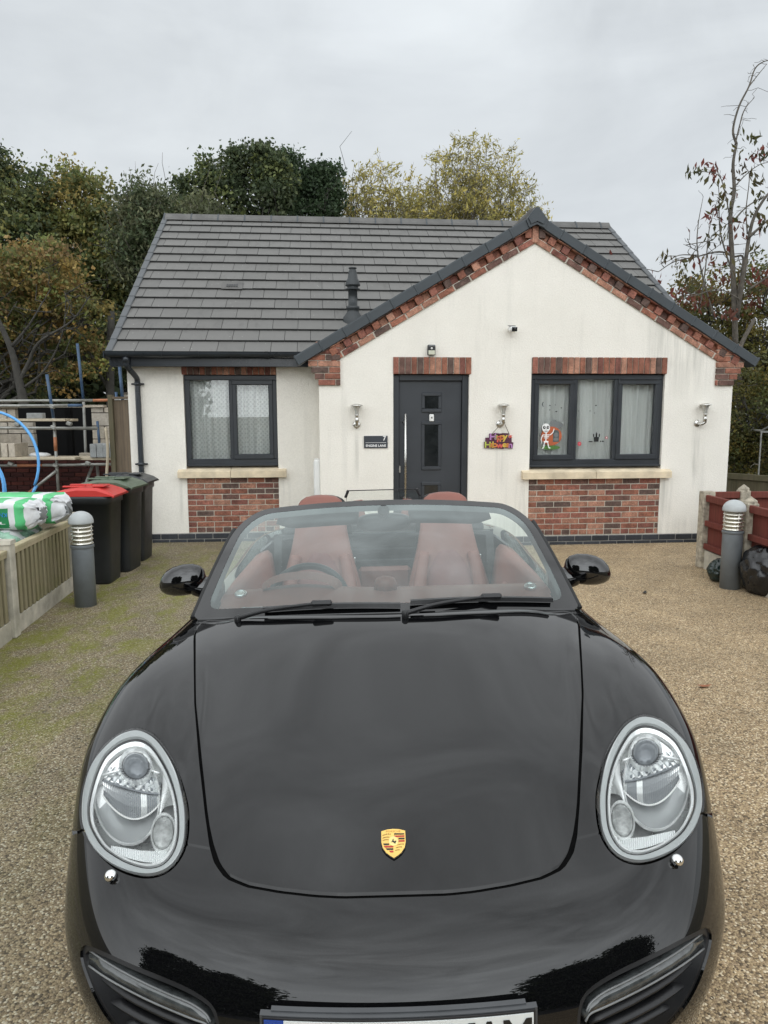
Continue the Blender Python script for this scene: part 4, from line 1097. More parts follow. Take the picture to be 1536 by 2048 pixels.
rest = clip(rest, -cowlf(rest) - .002)
def front_line(m):
    return np.interp(AX(m), [0, .44, .505, .66, .80, .835, .87, .90, 1.0], [.36, .336, .353, .40, .450, .487, .56, .66, .70])
bf = lambda m: front_line(m) - S_(m)
bump_m = clip(rest, bf(rest) - .0035)
rest = clip(rest, -bf(rest) - .0035)
# bumper intakes
INT = smooth_poly([(.362, .455), (.368, .482), (.384, .503), (.437, .520), (.524, .530), (.62, .532), (.684, .521), (.713, .506), (.722, .488), (.714, .472), (.690, .452), (.66, .425), (.62, .392), (.56, .345), (.50, .315), (.44, .305), (.395, .33), (.370, .385), (.362, .42)], 4)
xz = lambda m: np.stack([AX(m), Z(m)], 1)
intf = lambda m: np.where(S_(m) < .5, sdpoly(xz(m), INT), -.1)
CEN = smooth_poly([(-.30, .26), (0, .262), (.30, .26), (.315, .30), (.30, .335), (0, .338), (-.30, .335), (-.315, .30)], 4)
cenf = lambda m: np.where(S_(m) < .5, sdpoly(np.stack([X(m), Z(m)], 1), CEN), -.1)
bump_m2 = clip(bump_m, -np.maximum(intf(bump_m), cenf(bump_m)))
BUMPER = panel('front_bumper', bump_m2, MAT['paint'], CAR)
for sg in (-1, 1):
    panel('front_fender', clip(rest, np.minimum(X(rest) * sg, 1.795 - S_(rest))), MAT['paint'], CAR)
rest = clip(rest, S_(rest) - 1.802)
DOORP = [(1.802, .30), (1.802, 1.2), (2.76, 1.2), (2.80, .80), (2.74, .45), (2.62, .30)]
doorf = lambda m: np.minimum(sdpoly(np.stack([S_(m), Z(m)], 1), DOORP), AX(m) - .6)
for sg in (-1, 1):
    q = clip(rest, doorf(rest) - .003)
    d = panel('door', clip(q, X(q) * sg), MAT['paint'], CAR)
    mb = MB(); mb.tube(bez([(sg * .885, 2.50, .73), (sg * .915, 2.55, .735), (sg * .915, 2.66, .735), (sg * .885, 2.71, .73)], 5), .014, 10); mb.build('handle', MAT['paint'], d)
panel('rear_body', clip(rest, -doorf(rest) - .003), MAT['paint'], CAR)
# near-black copy of the skin just inside, added so the panel gaps look black
inner = clip((BV - BN * .016, BN, BF), -np.minimum(sdpoly(np.stack([np.abs(BV[:, 0]), BV[:, 1]], 1), COCK), BV[:, 2] - .6))
for s0, z0, r in ((.905, .325, .352), (3.32, .33, .358)):
    d = np.hypot(S_(inner) - s0, Z(inner) - z0) - r; inner = clip(inner, np.where(AX(inner) > .52, d, np.maximum(d, .05)))
inner = clip(inner, -lampf(inner) - .004)
inner = clip(inner, -np.maximum(intf(inner), cenf(inner)) - .002)
panel('gap_shade_backing', inner, MAT['void_black'], CAR, edges=0)
# ---- intakes: dark recess, light strip, louvres
def surf_at_xz(x, z):
    """bumper surface point nearest to (x, z) on the front face"""
    m = (GRID[..., 1] < .75) & (np.sign(GRID[..., 0] + 1e-9) == (1 if x >= 0 else -1))
    d = np.where(m, (GRID[..., 0] - x) ** 2 + (GRID[..., 2] - z) ** 2, 9)
    i = np.unravel_index(np.argmin(d), d.shape); p = GRID[i].copy(); n = GN[i]
    # slide on the tangent plane in the S direction
    p2 = np.array([x, p[1], z]); 
    if abs(n[1]) > .15: p2[1] = p[1] - (n[0] * (x - p[0]) + n[2] * (z - p[2])) / n[1]
    return Vector(p2), Vector(n)
for sg in (-1, 1):
    q = clip(bump_m, intf(bump_m) + .012); q = clip(q, X(q) * sg)
    back_ = (q[0] + np.array([sg * -.02, .085, -.01]), q[1], q[2])
    rec = panel('air_intake', back_, MAT['void_black'], CAR, edges=0)
    q2 = clip(q, -intf(q) + .010)
    panel('intake_rim', q2, MAT['satin_black'], rec, edges=.09, offset=-.006)
    # daytime light strip
    up = [(.705, .503), (.655, .511), (.60, .512), (.538, .507), (.482, .501), (.432, .494), (.400, .482), (.388, .468)]
    rows = []
    for k, (x, z) in enumerate(up):
        P, n = surf_at_xz(sg * x, z); h = .027 if k < 6 else .020
        Q, n2 = surf_at_xz(sg * (x - .004), z - h); rows.append((P - n * .012, Q - n2 * .010, P - n * .055, Q - n2 * .06))
    mb = MB(); mb.loft([[Vector(r[0]), Vector((r[0] + r[1]) / 2 + Vector((0, -.006, .003))), Vector(r[1]), Vector(r[3]), Vector(r[2])] for r in rows])
    strip = mb.build('light_strip', MAT['strip_glass'] if 'strip_glass' in MAT else MAT.setdefault('strip_glass', plain('strip_glass', (.055, .06, .06), .1, vary=.5, scale=45, spec=.9)), CAR)
    mb = MB(); mb.tube(bez([r[0] + Vector((0, -.003, -.001)) for r in rows], 4), .0022, 8); mb.tube(bez([r[1] + Vector((0, -.003, 0)) for r in rows], 4), .0022, 8)
    mb.build('trim', MAT.setdefault('strip_edge', plain('strip_edge', (.16, .165, .165), .3, vary=.2, spec=.6)), strip)
    mb = MB()
    for x0, x1, z0, z1 in ((.668, .40, .463, .430), (.640, .41, .425, .392), (.60, .43, .388, .358)):
        pts = []
        for k in range(9):
            t = k / 8; P, n = surf_at_xz(sg * (x0 + (x1 - x0) * t), z0 + (z1 - z0) * t ** 1.5); pts.append(P - n * .02)
        mb.loft([[p + Vector((0, -.004, .004)), p + Vector((0, .0, -.006)), p + Vector((0, .05, -.022)), p + Vector((0, .05, -.010))] for p in pts])
    mb.build('louvre', MAT['satin_black'], rec)
q = clip(bump_m, cenf(bump_m) + .01)
panel('lower_grille', (q[0] + np.array([0, .06, 0]), q[1], q[2]), MAT['void_black'], CAR, edges=0)
# ---- headlamps
def lampsurf(a, b, sg):
    """point on the lamp's outer face from its own 2-D layout (a across, b down, hundredths of a unit)"""
    u, v = (a - 700) / 100, (b - 850) / 100
    P = LC @ np.array([1, u, v, u * u, u * v, v * v, u ** 3, u * u * v, u * v * v, v ** 3])
    return Vector((-P[0] * sg, P[1], P[2]))
LAMPFIT = [[-0.671297, 0.460464, 0.727165], [0.030736, -0.002085, 0.000237], [0.009926, -0.031474, -0.014603], [-0.001075, 0.002666, -0.001465], [-0.000568, 0.000142, 3.5e-05], [-0.000255, 0.000779, 0.000103], [0.000134, -0.000261, 0.000146], [6.9e-05, -0.000216, 8.6e-05], [3.6e-05, -7e-05, 4.3e-05], [1.7e-05, -4.9e-05, 1.7e-05]]
LC = np.array(LAMPFIT).T
INWARD = Vector((-.12, .62, -.77)).normalized()
OUTR = [(740, 245), (590, 300), (440, 440), (370, 540), (325, 650), (290, 800), (280, 960), (295, 1080), (370, 1240), (500, 1370), (650, 1450), (830, 1490), (980, 1460), (1090, 1370), (1160, 1220), (1175, 1000), (1150, 800), (1080, 560), (960, 360), (850, 270)]
INNR = [(740, 325), (620, 362), (508, 450), (450, 540), (405, 650), (362, 800), (345, 930), (366, 1065), (455, 1220), (565, 1310), (690, 1375), (835, 1412), (960, 1388), (1045, 1305), (1098, 1170), (1106, 990), (1085, 810), (1022, 610), (920, 430), (838, 348)]
def inward(sg): return Vector((-INWARD.x * sg, INWARD.y, INWARD.z))
def sm(P, n=4): return smooth_poly(P, n)
def ring_strip(mb, A, B, sg, da, db, mi=0):
    """ribbon between two closed layouts A and B at their depths"""
    iv = inward(sg); k = len(A)
    mb.loft([[lampsurf(*p, sg) + iv * da for p in A], [lampsurf(*p, sg) + iv * db for p in B]], caps=False, mi=mi)
def scale_l(P, s, c=(715, 880)): return [(c[0] + (x - c[0]) * s, c[1] + (y - c[1]) * s) for x, y in P]
def ell(cx, cy, rx, ry, rot=0, n=40):
    c, s = math.cos(rot), math.sin(rot)
    return [(cx + rx * math.cos(t) * c - ry * math.sin(t) * s, cy + rx * math.cos(t) * s + ry * math.sin(t) * c) for t in [2 * math.pi * i / n for i in range(n)]]
for sg in (-1, 1):
    hl = empty('headlight', (0, 0, 0)); hl.parent = CAR
    iv = inward(sg)
    OR, IR = sm(OUTR), scale_l(sm(INNR), 1.028)
    OR2 = scale_l(OR, .985)
    mb = MB(); ring_strip(mb, scale_l(OR, .992), scale_l(OR, .98), sg, .014, .001); ring_strip(mb, scale_l(OR, .98), scale_l(IR, 1.012), sg, .001, .006); ring_strip(mb, scale_l(IR, 1.012), IR, sg, .006, .016)
    mb.build('bezel', MAT['bezel'], hl)
    mb = MB(); ring_strip(mb, IR, scale_l(IR, .972), sg, .016, .021); mb.build('seal', MAT['satin_black'], hl)
    I2 = scale_l(IR, .975)
    mb = MB(); ring_strip(mb, scale_l(IR, .968), scale_l(IR, .95), sg, .020, .013); ring_strip(mb, scale_l(IR, .95), scale_l(IR, .90), sg, .013, .020); ring_strip(mb, scale_l(IR, .90), scale_l(IR, .885), sg, .020, .034); mb.build('trim_ring', MAT['bright_trim'], hl)
    mb = MB()                                                    # bowl
    lay = [(.95, .026), (.90, .042), (.7, .058), (.4, .066), (.02, .068)]
    mb.loft([[lampsurf(*p, sg) + iv * d for p in scale_l(IR, s)] for s, d in lay], caps=False); mb.build('reflector_bowl', MAT['silver'], hl)
    # main oval, its mirror floor and rim
    OV = ell(655, 765, 285, 425, R(-6))
    cO = (655, 765)
    mb = MB(); ring_strip(mb, scale_l(OV, 1.03, cO), scale_l(OV, 1.0, cO), sg, .036, .026); ring_strip(mb, scale_l(OV, 1.0, cO), scale_l(OV, .965, cO), sg, .026, .036); mb.build('oval_rim', MAT['bright_trim'], hl)
    mb = MB(); mb.loft([[lampsurf(*p, sg) + iv * d for p in scale_l(OV, s, cO)] for s, d in ((.97, .036), (.9, .050), (.6, .060), (.2, .064), (.01, .064))], caps=False); mb.build('main_reflector', MAT['mirror_grey'], hl)
    # fluted half-moon below the projector
    cols_ = 58; V = []; F = []
    for i in range(cols_ + 1):
        t = i / cols_; x = 455 + 495 * t; yt = 640 + 120 * math.sin(t * 1.45); yb = 690 + 285 * math.sin(math.pi * min(1, .06 + t * .80)) ** .75
        yb = max(yb, yt + 6)
        for j in range(5):
            s = j / 4; V.append(lampsurf(x, yt + (yb - yt) * s, sg) + iv * (.034 + .010 * math.sin(s * math.pi) + (.0032 if i % 2 else 0)))
    for i in range(cols_):
        for j in range(4): F.append((i * 5 + j, (i + 1) * 5 + j, (i + 1) * 5 + j + 1, i * 5 + j + 1))
    o = raw_mesh('fluted_reflector', V, F, [MAT['silver'], MAT['lens_grey']], hl, uv=False, midx=[(1 if (i % 2 and not 38 < i < 45) else 0) for i in range(cols_) for j in range(4)])
    mb = MB(); mb.tube([V[i * 5 + 4] - iv * .004 for i in range(cols_ + 1)], .0022, 8); mb.build('reflector_edge', MAT['white_paint'], hl)
    mb = MB(); mb.tube([V[i * 5] - iv * .002 for i in range(cols_ + 1)], .0030, 8); mb.build('shade_line', MAT['lens_grey'], hl)
    # upper faceted bowl between half-moon and projector
    V = []; F = []; cc = 22
    for i in range(cc + 1):
        t = i / cc; x = 450 + 500 * t; yb = 635 + 118 * math.sin(t * 1.45)
        for j in range(6):
            s = j / 5; y = yb - s * (60 + 130 * math.sin(math.pi * (.12 + .76 * t)))
            V.append(lampsurf(x, y, sg) + iv * (.044 + (.005 if (i + j) % 2 else 0)))
    for i in range(cc):
        for j in range(5): F.append((i * 6 + j, (i + 1) * 6 + j, (i + 1) * 6 + j + 1, i * 6 + j + 1))
    raw_mesh('faceted_reflector', V, F, [MAT['silver'], MAT['mirror_grey'], MAT['lens_grey']], hl, uv=False, midx=[(i * 7 + j * 5 + i * j) % 3 for i in range(cc) for j in range(5)])
    # projector
    PC = (742, 522)
    mb = MB(); ring_strip(mb, ell(*PC, 148, 146), ell(*PC, 140, 138), sg, .050, .020); ring_strip(mb, ell(*PC, 140, 138), ell(*PC, 118, 116), sg, .020, .030); mb.build('projector_ring', MAT['bright_trim'], hl)
    mb = MB()
    for k in range(15):
        a = R(15 + k * 150 / 14); pa = (PC[0] + 136 * math.cos(a), PC[1] + 136 * math.sin(a)); pb = (PC[0] + 122 * math.cos(a), PC[1] + 122 * math.sin(a))
        mb.tube([lampsurf(*pa, sg) + iv * .019, lampsurf(*pb, sg) + iv * .027], .0016, 6)
    mb.build('projector_ticks', MAT['lens_grey'], hl)
    mb = MB(); mb.loft([[lampsurf(*p, sg) + iv * d for p in ell(*PC, 117 * s, 115 * s)] for s, d in ((1, .030), (.9, .023), (.7, .017), (.4, .013), (.1, .0115))]); mb.build('projector_lens', MAT['lens_grey'], hl)
    mb = MB(); mb.tube([lampsurf(608, 560, sg) + iv * .030, lampsurf(432, 612, sg) + iv * .028], .0042, 10); mb.tube([lampsurf(875, 560, sg) + iv * .030, lampsurf(945, 585, sg) + iv * .030], .003, 8); mb.build('projector_arm', MAT['bright_trim'], hl)
    mb = MB(); 
    mb.loft([[lampsurf(*p, sg) + iv * d for p in P] for P, d in (([(680, 400), (745, 372), (810, 400), (842, 430), (745, 404), (650, 432)], .026), ([(690, 412), (745, 390), (800, 412), (826, 432), (745, 415), (664, 434)], .040))]); mb.build('projector_crown', MAT['white_paint'], hl)
    # inner side panel, bright chrome
    SIDE = [(940, 440), (1000, 560), (1062, 720), (1092, 880), (1060, 860), (985, 880), (940, 960), (955, 820), (972, 680), (968, 560)]
    mb = MB(); mb.loft([[lampsurf(*p, sg) + iv * .030 for p in sm(SIDE, 3)], [lampsurf(*p, sg) + iv * .036 for p in scale_l(sm(SIDE, 3), .8, (1000, 720))]]); mb.build('side_panel', MAT['bright_trim'], hl)
    # small round lamp
    SL = ell(975, 1095, 95, 150, R(8)); cS = (975, 1095)
    mb = MB(); ring_strip(mb, scale_l(SL, 1.18, cS), scale_l(SL, 1.1, cS), sg, .036, .022); ring_strip(mb, scale_l(SL, 1.1, cS), scale_l(SL, .98, cS), sg, .022, .030); mb.build('small_lamp_ring', MAT['bright_trim'], hl)
    mb = MB(); mb.loft([[lampsurf(*p, sg) + iv * d for p in scale_l(SL, s, cS)] for s, d in ((1, .030), (.8, .025), (.5, .022), (.1, .0205))]); mb.build('small_lamp', MAT.setdefault('small_lens', plain('small_lens', (.36, .37, .36), .22, vary=.45, scale=60, metal=.5)), hl)
    # fluted floor at the bottom
    V = []; F = []; cc = 56
    for i in range(cc + 1):
        t = i / cc; x = 520 + 520 * t
        y0 = 1175 + 85 * t + (25 if t < .5 else 25 - 60 * (t - .5)); y1 = 1255 + 95 * math.sin(t * 2.1)
        for j in range(2): V.append(lampsurf(x, (y0, y1)[j], sg) + iv * (.032 + (.003 if i % 2 else 0)))
    for i in range(cc): F.append((i * 2, (i + 1) * 2, (i + 1) * 2 + 1, i * 2 + 1))
    raw_mesh('fluted_floor', V, F, [MAT['bright_trim'], MAT['mirror_grey']], hl, uv=False, midx=[i % 2 for i in range(cc)])
    # clear lens over everything, following the wing
    q = clip(lens_src, lampf(lens_src) + .001); q = clip(q, X(q) * sg)
    lg = smooth_poly([(x, y) for x, y in INNR], 4)
    panel('headlight_glass', q, MAT['lamp_glass'], hl, edges=0, offset=-.0005)
    # washer nozzle
    P, n = Vector((sg * .660, .282, .637)), Vector((sg * .15, -.42, .89)).normalized()
    mb = MB(); mb.lathe([(.014, -.004), (.014, .004), (.012, .010), (.007, .014), (0, .0155)], P, 22, n.to_track_quat('Z', 'Y').to_matrix()); mb.build('washer_nozzle', MAT['chrome'], CAR)
    # side marker lamp
    mb = MB(); mb.box((sg * .868, .585, .566), (.012, .085, .028), rotm(0, 0, R(-sg * 16)), ch=.005); mb.build('side_marker', MAT['gloss_black'], CAR)
# ---- crest on the bonnet
cr = empty('crest', (0, .328, .6685)); cr.parent = CAR
e1 = Vector((1, 0, 0)); e2 = Vector((0, .073, .0262)).normalized(); e3 = e1.cross(e2)
SH = [(-.029, .033), (-.015, .0375), (0, .039), (.015, .0375), (.029, .033), (.029, .002), (.026, -.013), (.018, -.026), (.008, -.035), (0, -.0405), (-.008, -.035), (-.018, -.026), (-.026, -.013), (-.029, .002)]
mb = MB(); mb.prism([(x * 1.05, y * 1.05) for x, y in SH], (0, 0, .001), e1, e2, e3, .003); mb.build('rim', MAT['black_enamel'], cr)
mb = MB(); mb.prism(SH, (0, 0, .0012), e1, e2, e3, .0042); mb.build('shield', MAT['gold'], cr)
mb = MB(); o_ = Vector((0, 0, 0)) + e3 * .0054
def inshield(P): mb.prism(P, o_, e1, e2, e3, .0008, mi=cur)
for k in range(4):
    cur = k % 2
    y1 = .0265 - k * .0067
    x0 = .002 if k < 2 else .012
    inshield([(x0, y1 - .0040), (.0265, y1 - .0040), (.0265, y1 - (.001 if k == 0 else 0)), (x0, y1)])
for k in range(4):
    cur = k % 2; y1 = -.0015 - k * .0067; xl = (-.0255, -.0235, -.019, -.011)[k]; xr = -.011 if k == 0 else -.001
    inshield([(xl, y1), (xr, y1), (xr, y1 - .0042), (xl + .003, y1 - .0042)][::-1])
mb.build('stripes', [MAT['black_enamel'], MAT['red_enamel']], cr)
mb = MB(); mb.prism(disc(0, .004, .0115, .013, 22), o_ + e3 * .0001, e1, e2, e3, .0014); mb.build('inner_shield', plain('pale_gold', (.85, .66, .25), .35), cr)
mb = MB(); mb.prism([(-.006, .0005), (-.003, .004), (-.002, .008), (.001, .010), (-.0005, .006), (.002, .003), (.006, .001), (.007, .005), (.005, -.001), (.004, -.004), (.001, -.001), (-.003, .0015)], o_ + e3 * .0016, e1, e2, e3, .0006)
mb.build('horse', MAT['black_enamel'], cr)
mb = MB()
for cx, cy, s in ((-.0255, .0205, 1), (-.0255, .0130, .8), (-.0255, .0065, .7), (.010, -.007, .75), (.006, -.0145, .7), (.004, -.0215, .5)):
    for k in range(5):
        x = cx + k * .0042 * s; y = cy + .003 * math.sin(k / 4 * 2.2) * s
        mb.prism(bar(x, y, x + .0022 * s, y + .0026 * s, .0017), o_ + e3 * .0001, e1, e2, e3, .0006)
mb.build('antlers', plain('antler_brown', (.22, .10, .02), .4), cr)
mb = MB(); put_text(mb, 'PORSCHE', .0075, o_ + e2 * .0318 + e3 * .0006, e1, e2, space=1.12); mb.build('lettering', plain('crest_red', (.45, .20, .03), .4), cr)
# ---- number plate on its curved plinth
def plate_S(x): return -.018 + .20 * x * x
def bend(mesh_pts): return [Vector((p[0], plate_S(p[0]) + p[1], p[2])) for p in mesh_pts]
pt = empty('number_plate', (0, 0, 0)); pt.parent = CAR
def slab(x0, x1, z0, z1, s0, s1, n=20):
    r = []
    for i in range(n + 1):
        x = x0 + (x1 - x0) * i / n; r.append(bend([(x, s0, z0), (x, s0, z1), (x, s1, z1), (x, s1, z0)]))
    return r
mb = MB(); mb.loft(slab(-.273, .273, .396, .5265, .0, .014), smooth=False); mb.loft(slab(-.252, .252, .43, .529, .010, .022), smooth=False); mb.loft(slab(-.24, .24, .40, .49, .02, .06), smooth=False); mb.build('plate_holder', MAT.setdefault('holder_grey', plain('holder_grey', (.06, .063, .067), .4)), pt)
mb = MB(); mb.loft(slab(-.268, .268, .404, .5245, -.004, .0), smooth=False); mb.build('plate_border', MAT['satin_black'], pt)
mb = MB(); mb.loft(slab(-.225, .264, .408, .5205, -.006, -.004), smooth=False); mb.build('plate_face', MAT['plate_white'], pt)
mb = MB(); mb.loft(slab(-.264, -.225, .408, .5205, -.006, -.004), smooth=False); mb.build('country_band', MAT['blue_enamel'], pt)
mb = MB()
for ch, x in (('L', -.182), ('V', .120), ('A', .176), ('M', .232)):
    V, F = text_mesh(ch, .112, .004); V = [(v[0] * .72 + x, -.0072, v[1] + .4655) for v in V]; mb.add(bend(V), F)
mb.build('lettering', MAT['black_enamel'], pt)
# ---- windscreen
def ws(s, t):
    s2 = s * s
    B = Vector((.768 * s, 1.372 + .150 * s2, .945 - .046 * s2)); T = Vector((.648 * s, 1.985 + .09 * s2, 1.297 - .052 * s2))
    p = B.lerp(T, t); p += Vector((0, -.22, .40)).normalized() * (.018 * math.sin(math.pi * t)); return p
ns, nn = 90, 60
gs = np.linspace(-1, 1, ns + 1); gtt = np.linspace(0, 1, nn + 1)
WV = np.array([[ws(s, t)[:] for s in gs] for t in gtt]); wu = np.gradient(WV, axis=0); wv_ = np.gradient(WV, axis=1)
WNn = np.cross(wv_, wu); WNn /= np.linalg.norm(WNn, axis=-1, keepdims=True)
if WNn[30, 45, 2] < 0: WNn = -WNn
ST = np.array([[(s, t) for s in gs] for t in gtt]).reshape(-1, 2)
idx = np.arange((ns + 1) * (nn + 1)).reshape(nn + 1, ns + 1)
WF = [tuple(f) for f in np.stack([idx[:-1, :-1], idx[:-1, 1:], idx[1:, 1:], idx[1:, :-1]], -1).reshape(-1, 4).tolist()]
def outline(mx, mb_, mt, rt, rb):
    P = []
    for sx, tc_, r, a0 in ((1 - mx, mb_, rb, -90), (1 - mx, 1 - mt, rt, 0)):
        rx, ry = r * .62, r
        cx = sx - rx; cy = tc_ + ry if a0 == -90 else tc_ - ry
        for k in range(9):
            a = R(a0 + 90 * k / 8); P.append((cx + rx * math.cos(a), cy + ry * math.sin(a)))
    return P + [(-x, y) for x, y in P[::-1]]
def stpos(V_):                                                    # recover (s, t) of clipped points
    V_ = np.asarray(V_); from_ = WV.reshape(-1, 3); out = np.zeros((len(V_), 2))
    for i in range(0, len(V_), 400):
        d = ((V_[i:i + 400, None, :] - from_[None]) ** 2).sum(-1); out[i:i + 400] = ST[d.argmin(1)]
    return out
base = (WV.reshape(-1, 3), WNn.reshape(-1, 3), WF)
scl = np.array([1.0, .9])
so = sdpoly(ST * scl, np.array(outline(.0, .0, .0, .30, .03)) * scl)
si = sdpoly(ST * scl, np.array(outline(.055, .062, .055, .26, .10)) * scl)
both = np.stack([so, si], 1)
def clip2(mesh, d, extra):
    """clip and carry a second field along by re-clipping it as part of the normal arrays"""
    V6 = np.concatenate([mesh[0], extra[:, None]], 1)
    V = list(map(tuple, V6)); return V6
frame_m = clip(base, so)
d_in = sdpoly(stpos(frame_m[0]) * scl, np.array(outline(.055, .062, .055, .26, .10)) * scl)
glass_m = clip(base, si + .004)
ring_m = clip(base, np.minimum(so, .5)); 
f2 = clip(base, np.minimum(so, -si))
panel('windscreen_frame', f2, MAT['frame_paint'], CAR, edges=.034, offset=.002)
panel('windscreen_glass', glass_m, MAT['windscreen'], CAR, edges=0)
for sg in (-1, 1):                                                # side seals down the pillars
    mb = MB()
    P = [ws(sg * 1.0, t) + Vector((sg * .006, .012, -.002)) for t in np.linspace(0.0, .80, 14)]
    mb.tube(P, .010, 8)
    mb.build('pillar_seal', MAT['rubber'], CAR)
# ---- wipers
def wiper(s0, s1, t0, piv_s, blk_s):
    mb = MB()
    P = [ws(s, t) + Vector((0, -.012, .019)) for s, t in zip(np.linspace(s0, s1, 14), [t0 + .012 * math.sin(math.pi * k / 13) for k in range(14)])]
    mb.loft([[p + Vector((0, -.006, .004)), p + Vector((0, .007, .006)), p + Vector((0, .010, -.008)), p + Vector((0, -.009, -.011))] for p in P], smooth=False)
    root = ws(piv_s, -.015) + Vector((0, -.03, .012)); mid = ws(blk_s, t0 + .012) + Vector((0, -.014, .028))
    b = bez([root, root.lerp(mid, .4) + Vector((0, 0, .010)), mid], 8); mb.tube(b, [.010 - .004 * i / (len(b) - 1) for i in range(len(b))], 8)
    mb.box(mid + Vector((0, 0, -.002)), (.080, .028, .022), rotm(R(-25)), ch=.006)
    mb.lathe([(.013, -.03), (.013, .006), (.009, .012), (0, .013)], root, 14)
    return mb.build('wiper', MAT['satin_black'], CAR)
wiper(-.62, .07, .025, -.74, -.32); wiper(.12, .86, .045, .09, .53)
# ---- door mirrors
for sg in (-1, 1):
    m = empty('door_mirror', (0, 0, 0)); m.parent = CAR
    c = Vector((sg * .872, 1.78, .992)); rings = []
    for x, hh, hd, dz, dy in ((-.100, .012, .015, .004, .0), (-.092, .036, .034, .006, .0), (-.075, .050, .048, .006, 0), (-.045, .058, .058, .006, -.003), (-.005, .060, .062, .003, -.005), (.035, .056, .058, -.002, -.003), (.068, .046, .050, -.008, .004), (.090, .032, .038, -.014, .012), (.102, .015, .02, -.018, .018), (.104, .003, .004, -.019, .02)):
        ring = []
        for k in range(28):
            a = 2 * math.pi * k / 28; ca, sa = math.cos(a), math.sin(a)
            y = ca * hd; z = sa * hh * (1.22 if sa > 0 else 1.05)
            if y > 0: y *= .75                                         # flat back where the glass sits
            ring.append(c + Vector((sg * x, y + dy, z + dz + .018 * (-x) * .6)))
        rings.append(ring if sg > 0 else ring[::-1])
    mb = MB(); mb.loft(rings); mb.build('mirror_shell', MAT['frame_paint'], m)
    mb = MB(); P = bez([c + Vector((-sg * .045, .0, -.020)), c + Vector((-sg * .100, .006, -.034)), c + Vector((-sg * .165, .02, -.062))], 6)
    mb.loft([superring(p, (0, 1, 0), (0, 0, 1), .048 - .004 * i / len(P), .040 + .022 * i / len(P), 20, .8) for i, p in enumerate(P)] if sg > 0 else [superring(p, (0, 1, 0), (0, 0, 1), .048 - .004 * i / len(P), .040 + .022 * i / len(P), 20, .8)[::-1] for i, p in enumerate(P)])
    mb.build('mirror_arm', MAT['frame_paint'], m)
    mb = MB(); P = bez([c + Vector((-sg * .07, -.052, -.030)), c + Vector((-sg * .02, -.064, -.022)), c + Vector((sg * .03, -.062, -.008))], 6); mb.tube(P, .0016, 6); mb.build('seam', MAT['void_black'], m)
    mb = MB(); mb.loft([superring(c + Vector((0, .046, 0)), (1, 0, 0), (0, 0, 1), .085, .048, 24, .8), superring(c + Vector((0, .049, 0)), (1, 0, 0), (0, 0, 1), .083, .046, 24, .8)]); mb.build('mirror_glass', MAT['chrome'], m)
# ---- interior
mb = MB(); mb.box((0, 2.25, .25), (1.36, 1.7, .03)); mb.box((0, 1.52, .56), (1.36, .02, .6)); mb.build('floor', MAT['void_black'], CAR)
rings = []                                                        # dashboard
for x in np.linspace(-.675, .675, 25):
    hump = .022 * math.exp(-((x + .36) / .17) ** 2); f = 1 - .35 * (abs(x) / .675) ** 3; s0 = 1.42 + .13 * (x / .675) ** 2
    rings.append([Vector((x, s0, .915)), Vector((x, s0 + .10, .944 + hump * .4)), Vector((x, 1.66, .957 + hump)), Vector((x, 1.76, .950 + hump)), Vector((x, 1.80, .92 + hump)), Vector((x, 1.80, .75)), Vector((x, 1.60, .55)), Vector((x, s0, .60))])
mb = MB(); mb.loft(rings); DASH = mb.build('dashboard', MAT['leather'], CAR)
mb = MB(); mb.loft([[Vector((-.36 + (.155 + .01 * k) * math.cos(a), 1.66 + k * .06, .955 + (.060 + .004 * k) * math.sin(a))) for a in [math.pi * i / 14 for i in range(15)]] for k in range(3)], close=False, caps=False); mb.build('instrument_hood', MAT['leather'], DASH)
mb = MB(); mb.lathe([(.048, .0), (.048, .03), (.040, .048), (.02, .056), (0, .058)], (0, 1.70, .952), 22); mb.build('dash_clock', MAT['leather'], DASH)
for sg in (-1, 1):
    mb = MB(); mb.lathe([(.024, 0), (.026, .008), (.020, .015), (.016, .009)], (sg * .60, 1.655, .957), 20, rotm(R(18), 0, 0)); mb.build('air_vent', MAT['silver'], DASH)
sw = empty('steering_wheel', (-.352, 1.93, .832), (R(66), 0, 0)); sw.parent = CAR
mb = MB(); mb.tube([(.182 * math.cos(a), .182 * math.sin(a), 0) for a in [2 * math.pi * i / 48 for i in range(49)]], .0165, 12, cap=False); mb.build('rim', MAT['satin_black'], sw)
mb = MB(); mb.lathe([(.075, -.02), (.075, .015), (.05, .03), (0, .034)], (0, 0, -.01), 24); mb.box((.10, 0, -.005), (.13, .035, .014), ch=.004); mb.box((-.10, 0, -.005), (.13, .035, .014), ch=.004); mb.box((0, -.1, -.005), (.035, .13, .014), ch=.004); mb.build('hub', MAT['leather'], sw)
